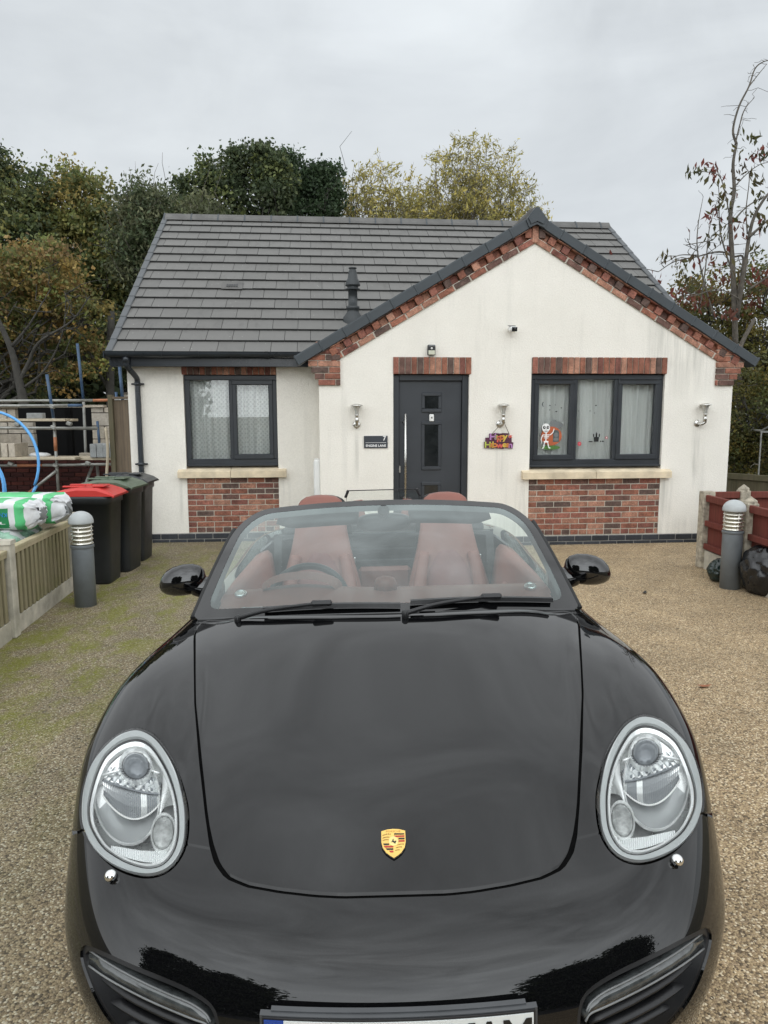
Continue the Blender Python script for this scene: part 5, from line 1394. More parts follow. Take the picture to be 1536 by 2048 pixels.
for sx in (-.362, .362):                                           # seats
    st_ = empty('seat', (sx, 0, 0)); st_.parent = CAR
    prof = [(.34, 2.62, .245, .075), (.48, 2.66, .25, .085), (.60, 2.70, .245, .085), (.72, 2.745, .228, .08), (.82, 2.785, .200, .075), (.92, 2.825, .172, .07), (1.02, 2.865, .152, .065), (1.10, 2.895, .143, .06), (1.155, 2.913, .136, .056), (1.19, 2.925, .120, .048), (1.212, 2.932, .088, .034), (1.222, 2.935, .035, .014)]
    mb = MB(); mb.loft([superring((0, S, z), (1, 0, 0), (0, 1, 0), hw, ht, 36, .62) for z, S, hw, ht in prof]); mb.build('backrest', MAT['leather'], st_)
    mb = MB(); arch = []
    zz = [.36, .5, .62, .72, .80, .86, .895, .915]
    for z in zz:
        S = np.interp(z, [p[0] for p in prof], [p[1] - p[3] for p in prof]); hw = .135 * math.sqrt(max(0.0, 1 - max(0, (z - .66) / .262) ** 2.2))
        arch.append([Vector((-hw, S + .004, z)), Vector((-hw * .5, S - .014, z)), Vector((0, S - .018, z)), Vector((hw * .5, S - .014, z)), Vector((hw, S + .004, z))])
    mb.loft(arch, close=False, caps=False); mb.build('seat_insert', MAT['leather_dark'], st_)
    mb = MB()
    for sg in (-1, 1): mb.tube(bez([(sg * .175, 2.60 - .0, .36), (sg * .185, 2.585, .55), (sg * .168, 2.66, .74), (sg * .135, 2.74, .90)], 6), [.06 - .03 * i / 18 for i in range(19)], 12)
    mb.build('bolster', MAT['leather'], st_)
    mb = MB(); mb.loft([superring((0, S, z), (1, 0, 0), (0, 0, 1), hw, hh, 30, .5) for S, z, hw, hh in ((2.10, .40, .22, .05), (2.14, .43, .245, .07), (2.4, .42, .25, .075), (2.66, .38, .24, .07))]); mb.build('seat_cushion', MAT['leather'], st_)
    mb = MB(); mb.box((.185, 2.83, .82), (.012, .03, .10), rotm(0, R(8)), ch=.004); mb.build('belt_guide', MAT['silver'], st_)
    hoop = bez([(sx - .15, 3.06, .90), (sx - .145, 3.04, 1.06), (sx - .12, 3.03, 1.155), (sx - .07, 3.03, 1.185), (sx, 3.03, 1.19), (sx + .07, 3.03, 1.185), (sx + .12, 3.03, 1.155), (sx + .145, 3.04, 1.06), (sx + .15, 3.06, .90)], 5)
    mb = MB(); mb.tube(hoop, .022, 12); mb.build('roll_hoop', MAT['satin_black'], CAR)
    for sg in (-1, 1):
        if sg * sx > 0:                                                # belts and their anchors beside the outer bolster
            mb = MB(); mb.tube([(sx + sg * .26, 2.96, .97), (sx + sg * .255, 2.93, .80)], .012, 10); mb.build('belt_anchor', MAT['silver'], CAR)
            mb = MB(); mb.add([(sx + sg * .24, 2.95, .98), (sx + sg * .285, 2.95, .98), (sx + sg * .29, 2.80, .5), (sx + sg * .245, 2.80, .5)], [(0, 1, 2, 3)]); mb.build('seat_belt', MAT['satin_black'], CAR)
for sg in (-1, 1):                                                 # door cards
    mb = MB(); ring = []
    for S, z1, w in ((1.60, .90, .03), (1.75, .935, .045), (2.0, .945, .06), (2.35, .945, .065), (2.60, .945, .07), (2.80, .93, .06)):
        ring.append([Vector((sg * .70, S, z1 - .008)), Vector((sg * (.70 - w * .6), S, z1)), Vector((sg * (.70 - w), S, z1 - .025)), Vector((sg * (.675 - w), S, .72)), Vector((sg * .60, S, .66)), Vector((sg * .64, S, .30)), Vector((sg * .70, S, .30))])
    if sg < 0: ring = [r[::-1] for r in ring]
    mb.loft(ring); dc = mb.build('door_card', MAT['leather'], CAR)
    mb = MB(); mb.tube(bez([(sg * .628, 1.80, .83), (sg * .60, 1.95, .80), (sg * .60, 2.2, .795), (sg * .615, 2.35, .80)], 6), .018, 10); mb.build('pull', MAT['leather'], dc)
# bulkhead, centre tunnel, wind deflector
mb = MB(); mb.box((0, 3.07, .66), (1.34, .03, .62), rotm(R(-6))); mb.box((0, 3.05, .955), (1.30, .06, .03), ch=.01); mb.box((0, 3.045, .86), (.40, .03, .035), ch=.006); mb.box((0, 3.045, .80), (.40, .03, .02), ch=.006); mb.build('bulkhead', MAT['satin_black'], CAR)
mb = MB(); mb.box((0, 3.02, .66), (.32, .06, .22), ch=.02); mb.build('bulkhead_trim', MAT['leather'], CAR)
mb = MB(); mb.loft([superring((0, S, z), (1, 0, 0), (0, 0, 1), .10, h, 20, .5) for S, z, h in ((1.7, .60, .16), (2.0, .48, .14), (2.5, .42, .12), (3.0, .45, .12))]); mb.build('centre_tunnel', MAT['leather'], CAR)
P = bez([(-.150, 3.02, 1.175), (-.140, 3.015, 1.10), (-.115, 3.01, 1.06), (0, 3.005, 1.052), (.115, 3.01, 1.06), (.140, 3.015, 1.10), (.150, 3.02, 1.175)], 6)
mb = MB(); mb.tube(P, .030, 12); mb.build('hoop_trim', MAT['leather'], CAR)
mb = MB(); mb.box((0, 3.055, 1.10), (.44, .006, .26), ch=.002); WD = mb.build('wind_deflector', MAT['pane'], CAR)
mb = MB(); mb.tube([(-.215, 3.055, 1.231), (.215, 3.055, 1.231)], .0028, 8)
for sg in (-1, 1): mb.box((sg * .215, 3.05, 1.212), (.016, .02, .05), rotm(0, R(-sg * 24)), ch=.004)
mb.build('deflector_edge', MAT['satin_black'], WD)
# sun visors and rear-view mirror behind the glass
for sg in (-1, 1):
    mb = MB(); V = []
    rr = []
    for s in np.linspace(.17, .74, 12):
        a, b = ws(sg * s, .93) + Vector((0, .03, -.025)), ws(sg * s, .80 + .07 * max(0, (s - .62) / .12)) + Vector((0, .04, -.03))
        rr.append([a, b, b + Vector((0, .012, -.004)), a + Vector((0, .012, -.004))])
    mb.loft(rr if sg > 0 else rr[::-1]); mb.build('sun_visor', MAT['satin_black'], CAR)
rv = empty('rear_view_mirror', (0, 1.985, 1.195)); rv.parent = CAR
mb = MB(); mb.loft([superring((0, y, 0), (1, 0, 0), (0, 0, 1), .125 * k, .042 * k, 30, .75) for y, k in ((-.022, .55), (-.016, .85), (0, 1.0), (.02, 1.0), (.03, .95))]); mb.build('mirror_housing', MAT['satin_black'], rv)
mb = MB(); mb.tube([(0, -.0, .02), (0, -.055, .055)], .013, 10); mb.lathe([(.026, -.012), (.026, .006), (.0, .012)], (0, -.05, .062), 18, rotm(R(50))); mb.build('mount', MAT['satin_black'], rv)
mb = MB(); mb.loft([superring((0, .031, 0), (1, 0, 0), (0, 0, 1), .118, .037, 30, .75), superring((0, .033, 0), (1, 0, 0), (0, 0, 1), .117, .036, 30, .75)]); mb.build('mirror_glass', MAT['chrome'], rv)
# ---- folded roof cover and rear details
mb = MB(); mb.loft([superring((0, S, z), (1, 0, 0), (0, 0, 1), hw, h, 30, .4) for S, z, hw, h in ((3.10, .965, .60, .03), (3.14, .975, .62, .045), (3.4, .975, .60, .045), (3.5, .96, .56, .03))]); mb.build('roof_cover', MAT['satin_black'], CAR)
# ---- wheels
for s0, tw_, xo in ((.905, .235, .745), (3.32, .265, .745)):
    for sg in (-1, 1):
        zc_ = .322 - sg * xo * math.tan(R(1.3))
        w = empty('wheel', (sg * xo, s0, zc_), (0, R(90), 0)); w.parent = CAR
        mb = MB(); r = .318
        mb.lathe([(.235, -tw_ / 2 + .01), (.29, -tw_ / 2), (r - .01, -tw_ / 2 + .02), (r, -tw_ / 2 + .045), (r, tw_ / 2 - .045), (r - .01, tw_ / 2 - .02), (.29, tw_ / 2), (.235, tw_ / 2 - .01)], (0, 0, 0), 48, cap=False); mb.build('tyre', MAT['rubber'], w)
        mb = MB(); mb.lathe([(.238, -tw_ / 2 + .012), (.225, -tw_ / 2 + .03), (.215, 0), (.225, tw_ / 2 - .03), (.238, tw_ / 2 - .012)], (0, 0, 0), 48, cap=False)
        for k in range(5):
            a = 2 * math.pi * k / 5
            for da in (-.12, .12): mb.box((.13 * math.cos(a + da * .6), .13 * math.sin(a + da * .6), sg * .085), (.20, .032, .03), rotm(0, 0, a + da * .5), ch=.006)
        mb.lathe([(.06, sg * .06), (.06, sg * .098), (.03, sg * .108), (0, sg * .108)], (0, 0, 0), 24, cap=False); mb.build('rim', MAT['silver'], w)
        mb = MB(); mb.lathe([(.16, -.012), (.16, .012)], (0, 0, 0), 32); mb.build('brake_disc', MAT['steel'], w)
mb = MB(); mb.box((0, .9, .36), (1.15, .72, .42)); mb.box((0, 3.3, .38), (1.15, .76, .44)); mb.box((0, 2.1, .21), (1.55, 2.2, .06)); mb.build('wheel_housing', MAT['void_black'], CAR)
# ------------------------------------------------------------------ bollard lights
def bollard(loc, label):
    o = empty('bollard_light', loc); tag(o, label, 'bollard light', 'bollard lights beside the drive')
    mb = MB(); mb.lathe([(.092, 0), (.092, .535), (.092, .535), (.099, .540), (.099, .560), (.099, .560), (.088, .566)], (0, 0, 0), 36); mb.build('post', MAT['bollard'], o)
    mb = MB(); mb.lathe([(.070, .56), (.070, .76)], (0, 0, 0), 32); mb.build('lamp_glass', MAT.setdefault('frosted', plain('frosted', (.52, .50, .42), .25, vary=.1)), o)
    for k in range(5):
        z = .575 + k * .036
        mb = MB(); mb.lathe([(.068, z + .026), (.094, z + .006), (.097, z), (.092, z - .003), (.068, z + .018)], (0, 0, 0), 36, cap=False); mb.build('louvre', MAT['louvre'], o)
    mb = MB()
    for a in (35, 155, 275): mb.tube([(.083 * math.cos(R(a)), .083 * math.sin(R(a)), .56), (.083 * math.cos(R(a)), .083 * math.sin(R(a)), .76)], .006, 8)
    mb.build('stay', MAT['louvre'], o)
    mb = MB(); mb.lathe([(.070, .752), (.103, .752), (.105, .758), (.105, .768)] + [(.105 * math.cos(R(a)), .768 + .092 * math.sin(R(a))) for a in range(10, 91, 10)], (0, 0, 0), 36); mb.build('dome', MAT['dome'], o)
    return o
bollard((-2.655, 6.28, -.015), 'grey domed bollard light in front of the wheelie bins')
bollard((3.345, 6.86, 0), 'grey domed bollard light by the red fence and black bags')
# ------------------------------------------------------------------ wheelie bins
def bin_(loc, rz, lid, label, w=.48, d=.51, h=.885):
    o = empty('wheelie_bin', loc, (0, 0, rz)); tag(o, label, 'bin', 'wheelie bins along the fence')
    mb = MB(); rings = []
    for z, s in ((0, .80), (.02, .82), (.30, .87), (h - .08, .97), (h - .079, 1.03), (h - .02, 1.04), (h, 1.04)):
        rings.append(superring((0, 0, z), (1, 0, 0), (0, 1, 0), d / 2 * s, w / 2 * s, 32, .28))
    mb.loft(rings); mb.box((.02, -w * .44, .50), (.10, .012, .34), ch=.006); mb.build('body', MAT['bin_black'], o)
    mb = MB(); rings = []
    for x, z, hw in ((-d / 2 - .06, h + .03, .47), (-d / 2 + .02, h + .055, .50), (-.06, h + .085, .50), (d / 2 - .12, h + .08, .50), (d / 2 - .01, h + .045, .52), (d / 2 + .045, h + .01, .52)):
        y = w * hw; rings.append([Vector((x, -y, h + .002)), Vector((x, -y * 1.0, z - .022)), Vector((x, -y * .86, z)), Vector((x, y * .86, z)), Vector((x, y, z - .022)), Vector((x, y, h + .002))])
    mb.loft(rings, smooth=False)
    mb.tube([(-d / 2 - .065, -w * .46, h + .012), (-d / 2 - .065, -w * .30, h + .012)], .022, 12); mb.tube([(-d / 2 - .065, w * .30, h + .012), (-d / 2 - .065, w * .46, h + .012)], .022, 12)
    mb.box((d / 2 - .13, -w * .1, h + .092), (.12, w * .42, .018), ch=.008); mb.box((-.12, -w * .2, h + .088), (.22, .05, .016), ch=.006); mb.box((-.12, w * .2, h + .088), (.22, .05, .016), ch=.006)
    mb.build('lid', MAT[lid], o)
    mb = MB(); mb.tube([(-d / 2 - .065, -w * .48, h + .012), (-d / 2 - .065, w * .48, h + .012)], .012, 10); mb.build('handle', MAT['bin_black'], o)
    for sg in (-1, 1):
        mb = MB(); mb.lathe([(.10, -.025), (.10, .025), (.06, .03)], (-d / 2 + .02, sg * (w / 2 - .06), .10), 24, rotm(R(90))); mb.build('wheel', MAT['rubber'], o)
    return o
bin_((-2.95, 7.25, 0), R(3), 'bin_red', 'black wheelie bin with a bright red lid, nearest of the three')
bin_((-2.935, 7.82, 0), R(-2), 'bin_green', 'black wheelie bin with a dull green lid behind the red-lidded one', h=.91)
bin_((-2.98, 8.38, 0), R(2), 'bin_grey', 'black wheelie bin with a dark grey lid, nearest the house wall', h=.91)
# ------------------------------------------------------------------ low fence on the left
FA, FB = Vector((-2.845, 5.36, 0)), Vector((-3.02, 6.86, 0))
fd = (FB - FA).normalized(); ang = math.atan2(fd.y, fd.x); fl = (FB - FA).length
FN = empty('picket_fence', FA, (0, 0, ang)); tag(FN, 'low weathered wooden fence with concrete posts beside the mossy drive', 'fence')
for x in (-fl - .08, 0, fl):
    mb = MB(); mb.box((x, 0, .36), (.10, .105, .72), ch=.008); mb.prism([(-.058, .72), (.058, .72), (.044, .752), (-.044, .752)], (x, -.058, 0), (1, 0, 0), (0, 0, 1), (0, 1, 0), .116); mb.build('post', MAT['concrete'], FN)
for x0 in (-fl - .08, 0):
    a, b = x0 + .052, x0 + fl - .052 + (.08 if x0 < 0 else 0)
    mb = MB(); mb.box(((a + b) / 2, 0, .062), (b - a, .045, .155), ch=.004); mb.build('gravel_board', MAT['concrete'], FN)
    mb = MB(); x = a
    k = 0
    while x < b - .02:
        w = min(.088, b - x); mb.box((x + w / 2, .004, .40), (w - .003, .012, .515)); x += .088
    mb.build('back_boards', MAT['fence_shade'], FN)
    mb = MB(); x = a + .035
    while x < b - .02:
        mb.box((x, -.014, .40), (.047, .022, .512), rotm(0, R(random.Random(int(x * 1000)).uniform(-.5, .5))), ch=.003); x += .092
    mb.build('boards', MAT['fence_wood'], FN)
    mb = MB(); mb.box(((a + b) / 2, .0, .668), (b - a, .062, .03), ch=.004); mb.box(((a + b) / 2, -.012, .640), (b - a, .03, .03), ch=.003); mb.build('rail', MAT['fence_rail'], FN)
# tall boarded fence between the building site and the bungalow
SF = empty('board_fence', (-3.74, 10.0, 0)); tag(SF, 'tall brown boarded fence panel against the left house corner', 'fence')
mb = MB(); mb.box((.02, 0, .97), (.065, .08, 1.94), ch=.006); mb.build('post', MAT['old_wood'], SF)
mb = MB(); rr = random.Random(3)
for k in range(3): mb.box((.11 + k * .125, .02 - .01 * (k % 2), .945 + rr.uniform(-.01, .01)), (.128, .02, 1.86), ch=.002)
mb.build('boards', MAT['side_wood'], SF)
mb = MB(); mb.tube(bez([(-.045, -.07, 1.5), (-.03, -.075, 1.2), (-.06, -.07, .9), (-.10, -.07, .5)], 6), .020, 8); mb.build('split_rail', MAT['board'], SF)
mb = MB(); mb.box((.22, 0, 1.90), (.44, .07, .03), ch=.004); mb.build('capping', MAT['side_wood'], SF)
# ------------------------------------------------------------------ red fence on the right
def red_run(loc, rz, lens, label, h=.80, first=True, side=1):
    o = empty('red_fence', loc, (0, 0, rz)); tag(o, label, 'fence', 'red stained fences right of the drive')
    x = 0.0
    if first:
        mb = MB(); mb.box((-.0, 0, .42), (.115, .13, .84), ch=.008); mb.box((.0, -.045, .42), (.05, .02, .83)); mb.build('post', MAT['concrete_old'], o)
    for l in lens:
        a, b = x + .058, x + l - .058
        mb = MB(); mb.box(((a + b) / 2, 0, .10), (b - a, .05, .21), ch=.004); mb.build('gravel_board', MAT['concrete'], o)
        mb = MB(); u = a; r2 = random.Random(int(l * 77))
        while u < b - .02:
            w = min(.092, b - u); mb.box((u + w / 2, .012 * side + r2.uniform(-.002, .002), .50), (w - .002, .014, .58), rotm(0, 0, R(3) * side), ch=.002); u += .085
        mb.build('boards', MAT['red_wood'], o)
        mb = MB()
        for z in (.25, .50, .77): mb.box(((a + b) / 2, -.022 * side, z), (b - a, .04, .072 if z > .7 else .06), ch=.005)
        mb.build('rail', MAT['red_wood'], o)
        x += l
        mb = MB(); mb.box((x, 0, .41), (.11, .12, .82), ch=.008); mb.loft([superring((x, 0, .82), (1, 0, 0), (0, 1, 0), .068, .07, 4, 1), superring((x, 0, .84), (1, 0, 0), (0, 1, 0), .066, .068, 4, 1), superring((x, 0, .885), (1, 0, 0), (0, 1, 0), .004, .004, 4, 1)], smooth=False); mb.build('post', MAT['concrete_old'], o)
    return o
red_run((3.50, 7.80, 0), math.atan2(-1, .03), [.88, 1.8, 1.8], 'red stained fence running along the right of the drive from the corner post', side=1)
red_run((3.57, 8.06, 0), math.atan2(.04, 1), [.46, 1.8], 'red stained fence behind, running off to the right past the capped post', first=False)
BF_ = empty('garden_fence', (5.05, 10.95, 0), (0, 0, math.atan2(-1.35, .95))); tag(BF_, 'weathered grey-green board fence at the right house corner below the hedge', 'fence')
mb = MB(); rr = random.Random(5)
for k in range(30): mb.box((k * .10, 0, .33), (.099, .018, .78), ch=.002)
mb.build('boards', MAT['old_wood'], BF_)
mb = MB(); mb.box((1.5, -.02, .745), (3.0, .05, .085), ch=.004); mb.build('rail', MAT['old_wood'], BF_)
for x in (-.03, 1.8):
    mb = MB(); mb.box((x, .03, .40), (.09, .09, .86), ch=.006); mb.build('post', MAT['old_wood'], BF_)
# ------------------------------------------------------------------ bags
def crumple(name, label, cat, loc, rx, ry, rz, mat, seed, knot=True, n=(64, 40)):
    rr = random.Random(seed); V = []; F = []
    dirs = [(Vector((rr.gauss(0, 1), rr.gauss(0, 1), rr.gauss(0, 1))).normalized(), rr.uniform(.02, .075), rr.uniform(4, 15), rr.uniform(0, 6.28)) for _ in range(34)]
    for j in range(n[1] + 1):
        ph = math.pi * j / n[1]
        for i in range(n[0]):
            th = 2 * math.pi * i / n[0]
            d = Vector((math.sin(ph) * math.cos(th), math.sin(ph) * math.sin(th), math.cos(ph)))
            r = 1.0
            for q, a, f, p in dirs: r += a * .45 * (abs(math.sin(f * d.dot(q) + p)) - .6)
            z = d.z * rz
            if knot and d.z > .6: r *= 1 - .55 * ((d.z - .6) / .4) ** 1.3; z += .10 * rz * ((d.z - .6) / .4) ** 2
            V.append((d.x * rx * r, d.y * ry * r, max(.004, z * (1 + (r - 1) * .6) + rz * .82)))
    for j in range(n[1]):
        for i in range(n[0]):
            F.append((j * n[0] + i, (j + 1) * n[0] + i, (j + 1) * n[0] + (i + 1) % n[0], j * n[0] + (i + 1) % n[0]))
    o = raw_mesh(name, V, F, mat, smooth=True, uv=False); o.location = loc; tag(o, label, cat); return o
crumple('bin_bag', 'shiny black rubbish bag slumped beside the right bollard light', 'rubbish bag', (3.60, 6.62, 0), .245, .22, .285, MAT['bin_bag'], 4)
crumple('garden_bag', 'dark green bag half hidden behind the right bollard light', 'bag', (3.41, 7.14, 0), .15, .12, .13, MAT['green_bag'], 9, knot=False)
# ------------------------------------------------------------------ building site behind the low fence
def insulation(loc, rz, length, hw, hh, label, kind, seed):
    """plastic wrapped pack, local x along its length with the open crumpled end at +x"""
    o = empty('insulation_pack', loc, (0, 0, rz)); tag(o, label, 'insulation pack', 'wrapped insulation packs stacked behind the fence')
    rr = random.Random(seed); mb = MB(); rings = []; st = []
    xs = list(np.linspace(-length, -.10, 30)) + [-.07, -.04, -.015, 0, .012]
    for x in xs:
        s = 1 if x < -.11 else max(.25, 1 - ((x + .11) / .122) ** 2 * .62)
        ring = superring((x, 0, hh), (0, -1, 0), (0, 0, 1), hw * s, hh * s, 36, .42)
        ring = [p + Vector((rr.uniform(-.004, .004), rr.uniform(-.003, .003), rr.uniform(-.003, .003))) * (4 if x > -.11 else 1) for p in ring]
        rings.append(ring)
    mi = []
    V = [p for r_ in rings for p in r_]; F = []; k = 36
    for i in range(len(rings) - 1):
        xm = (xs[i] + xs[i + 1]) / 2
        for j in range(k):
            F.append((i * k + j, i * k + (j + 1) % k, (i + 1) * k + (j + 1) % k, (i + 1) * k + j))
            a = (j + .5) / k * 360                       # 0 = toward -y, 90 = top, 180 = +y
            m = 0
            if kind == 'film': m = 2 if (math.sin(xm * 9 + j * .7) > -.3) else 0
            else:
                if -.135 < xm < -.075: m = 1
                elif 42 < a < 100 and xm < -.235: m = 1
                elif (a > 322 or a < 8) and xm < -.20: m = 3
            mi.append(m)
    F.append(tuple(range(k))); mi.append(0); F.append(tuple((len(rings) - 1) * k + j for j in range(k))); mi.append(4)
    p = raw_mesh('wrapping', V, F, [MAT['wrap_white'], MAT['wrap_green'], MAT['wrap_film'], MAT['wrap_dark_green'], MAT['grey_block']], o, smooth=True, midx=mi, uv=False)
    if kind == 'print':
        mb = MB(); y = -hw - .003
        put_text(mb, 'DriTherm Cavity', .036, (-.385, -hw * .99, hh * 1.36), (-1, 0, 0), (0, .28, -1), .0003, mi=0)
        put_text(mb, 'KNAUFINSULATION', .05, (-.43, y - .003, hh * 1.08), (-1, 0, 0), (0, 0, -1), .0008, mi=1)
        mb.box((-.27, -hw * .99, hh * .52), (.085, .004, .020), mi=2)
        mb.build('printing', [MAT['print_grey'], MAT['print_blue'], MAT['wrap_white']], o)
    return o
insulation((-2.87, 6.02, .735), R(-3), 1.5, .155, .125, 'green and white insulation pack with printing, topmost at the front of the stack', 'print', 1)
insulation((-2.80, 6.36, .735), R(-2), 1.5, .150, .130, 'green and white insulation pack behind the printed one, its end torn open', 'plain', 2)
insulation((-3.02, 6.0, .46), R(-3), 1.4, .16, .135, 'insulation pack in crinkled green film under the printed pack', 'film', 3)
insulation((-3.06, 6.33, .46), R(-3), 1.4, .15, .135, 'insulation pack in green film, lowest at the back of the stack', 'film', 5)
mb = MB()
for y in (-.34, 0, .34): mb.box((-.7, y, .06), (1.3, .09, .10))
for k in range(7): mb.box((-1.3 + k * .2, 0, .125), (.10, .80, .022))
mb.box((-.7, 0, .30), (1.25, .66, .32), ch=.02)
o = mb.build('pallet', MAT['board']); o.location = (-3.10, 6.18, 0); tag(o, 'loaded wooden pallet under the insulation packs', 'pallet')
# coils of blue water pipe
def coil(loc, rad, label, turns, tilt, rz, r=.0165):
    P = []; n = 44 * turns
    for i in range(n + 1):
        a = 2 * math.pi * i / 44 - .4; rr_ = rad * (1 + .012 * math.sin(a * .37)); P.append((rr_ * math.cos(a), .030 * (i / 44) - .03 * turns / 2 + .01 * math.sin(a * .7), rr_ * math.sin(a) * 1.03))
    mb = MB(); mb.tube(P, r, 10); o = mb.build('pipe_coil', MAT['blue_pipe'], uv=False); o.location = loc; o.rotation_euler = (tilt, 0, rz)
    tag(o, label, 'pipe coil', 'coils of blue water pipe'); return o
coil((-4.62, 8.5, 1.10), .60, 'wide single loop of blue water pipe on the building site', 1, R(-6), R(-4))
coil((-4.83, 8.42, .80), .46, 'smaller tight coil of blue water pipe at the edge of the photo', 2, R(-5), R(-10), .016)
# the unfinished block house
UH = empty('unfinished_house', (-5.0, 12.6, 0)); tag(UH, 'half-built house of concrete blocks over dark brick behind scaffolding', 'house')
def blocks(mb, u0, u1, w0, w1, y, r):
    k = 0; w = w0
    while w < w1 - .02:
        h = min(.225, w1 - w); u = u0 - (.225 if k % 2 else 0)
        while u < u1:
            a, b = max(u, u0), min(u + .44, u1)
            if b - a > .03: mb.box(((a + b) / 2, y + .05 + r.uniform(0, .006), w + h / 2 - .005), (b - a - .010, .10, h - .012), ch=.004)
            u += .45
        w += .225; k += 1
r = random.Random(21)
mb = MB(); blocks(mb, -.04, 1.3, 1.03, 1.80, 0, r); blocks(mb, .48, 1.3, 1.80, 2.06, 0, r); blocks(mb, -.30, 1.3, .90, 1.02, .01, r); mb.build('block_wall', MAT['block'], UH)
mb = MB(); blocks(mb, -3.3, -1.05, .90, 1.55, .02, r); blocks(mb, -2.4, -1.35, 1.55, 1.86, .02, r); mb.build('block_wall', MAT['block'], UH)
mb = MB(); mb.box((-1.0, .09, 1.35), (4.7, .05, .92)); wl = None
mb = MB(); courses(mb, -4.2, 1.4, .0, 12, .0, d=.1, r=r); mb.build('brick_wall', MAT['site_brick'], UH)
mb = MB(); mb.box((-1.4, .065, .45), (5.5, .09, .89)); mb.build('brick_backing', MAT['site_mortar'] if 'site_mortar' in MAT else MAT.setdefault('site_mortar', plain('site_mortar', (.05, .03, .026), .9)), UH)
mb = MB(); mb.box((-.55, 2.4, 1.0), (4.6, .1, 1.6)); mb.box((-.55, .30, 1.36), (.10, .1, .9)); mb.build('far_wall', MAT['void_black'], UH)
mb = MB(); mb.box((-1.3, .02, 1.815), (3.0, .14, .04)); mb.build('lintel', MAT['block'], UH)
mb = MB()
for k in range(4): mb.lathe([(.035, 0), (.035, .10)], (.55 + k * .09, -.01, 2.075), 12, rotm(R(90)))
mb.build('perforated_brick_ends', MAT['void_black'], UH)
# scaffolding: one frame of tubes, clamps and boards
SCF = empty('scaffold', (-5.0, 11.6, 0)); tag(SCF, 'scaffolding of grey, blue and orange tubes with pale boards', 'scaffold')
def pole(a, b, m='pole', r=.024):
    mb = MB(); mb.tube([a, b], r, 12); mb.build('pole', MAT[m], SCF)
pole((-.235, 0, 0), (-.235, 0, 1.62)); pole((-.24, 0, 1.62), (-.30, 0, 2.30), 'pole_blue'); pole((-.235, -.005, 1.10), (-.232, -.005, 1.32), 'pole_orange', .026)
pole((-.33, 1.35, 0), (-.30, 1.35, 1.9)); pole((-.30, 1.35, 1.9), (-.35, 1.35, 2.9), 'pole_blue')
pole((-3, -.03, 1.80), (.02, -.03, 1.815)); pole((.02, -.03, 1.815), (.24, -.03, 1.815), 'pole_blue'); 
pole((-3, .9, 1.90), (.05, .9, 1.91)); pole((.05, .9, 1.91), (.42, .9, 1.915), 'pole_orange'); pole((.42, .9, 1.915), (.85, .9, 1.92))
pole((.44, .95, 1.2), (.43, .95, 2.05), 'pole_blue'); pole((-3, -.03, 1.48), (.46, -.03, 1.455), 'pole', .026)
pole((.12, .9, 1.0), (.10, .9, 1.56), 'pole_blue', .022)
pole((-3, -.02, .865), (-.85, -.02, .87)); pole((-.85, -.02, .87), (-.45, -.02, .87), 'pole_orange'); pole((-.45, -.02, .872), (.75, -.02, .885))
pole((-.235, -.04, .78), (-.62, -.06, .48)); pole((-.62, -.06, .48), (-1.05, -.08, .15), 'pole_orange'); pole((.22, .3, .86), (-.02, -.02, .0)); pole((.25, .4, .88), (.28, .4, 0))
for x, z in ((-.235, 1.80), (-.235, 1.47), (-.235, .87), (.28, .90), (-.95, .90), (-.80, 1.52), (.02, 1.53)):
    mb = MB(); mb.box((x, -.035, z), (.085, .07, .06), rotm(0, R(20)), ch=.012); mb.build('clamp', MAT['pole'], SCF)
for (x0, x1, y, z, d) in ((-3, .78, .20, .965, .23), (-3, .78, .45, .968, .23), (-1.9, .12, -.02, .985, .22), (-3, -.02, .30, 1.585, .22), (-3, -.04, .05, 1.59, .20)):
    mb = MB(); mb.box(((x0 + x1) / 2, y, z), (x1 - x0, d, .04), ch=.004); mb.build('board', MAT['board'], SCF)
# loose blocks
def blk(x, y, z, rz, mat, lab, grp, d=(.10, .44, .215)):
    mb = MB(); mb.box((0, 0, d[2] / 2), d, ch=.006); o = mb.build('concrete_block', MAT[mat]); o.location = (x, y, z); o.rotation_euler = (0, 0, rz); tag(o, lab, 'block', grp)
for k in range(5): blk(-4.66 + k * .103, 11.86, .99, R(1.5 * (k % 2)), 'grey_block', 'grey concrete block standing in the row of five on the right of the boards', 'row of grey blocks on the scaffold')
blk(-5.68, 11.95, 1.61, R(88), 'grey_block', 'single grey concrete block lying on the upper scaffold boards', None, (.10, .27, .09))
for k in range(3): blk(-6.12 + k * .12, 11.70, 1.007, R(0), 'block', 'buff concrete block in the small stack at the left of the boards', 'stack of buff blocks')
mb = MB(); mb.loft([superring((x, 0, .03), (0, 1, 0), (0, 0, 1), .12 * s, .045 * s, 16, .7) for x, s in ((-.16, .3), (-.10, .9), (0, 1), (.10, .8), (.17, .35))]); o = mb.build('sand_bag', MAT['wrap_white']); o.location = (-5.62, 11.85, .99); tag(o, 'small white sack lying on the scaffold boards by the buff blocks', 'sack')
pole_tall = MB(); pole_tall.tube([(0, 0, 0), (-.03, 0, 1.75)], .024, 12, mi=0); pole_tall.tube([(-.03, 0, 1.75), (-.06, 0, 2.45)], .0245, 12, mi=1)
o = pole_tall.build('scaffold_pole', [MAT['pole'], MAT['pole_blue']]); o.location = (-4.02, 11.4, 0); tag(o, 'blue-topped scaffold tube standing behind the tall boarded fence', 'pole')
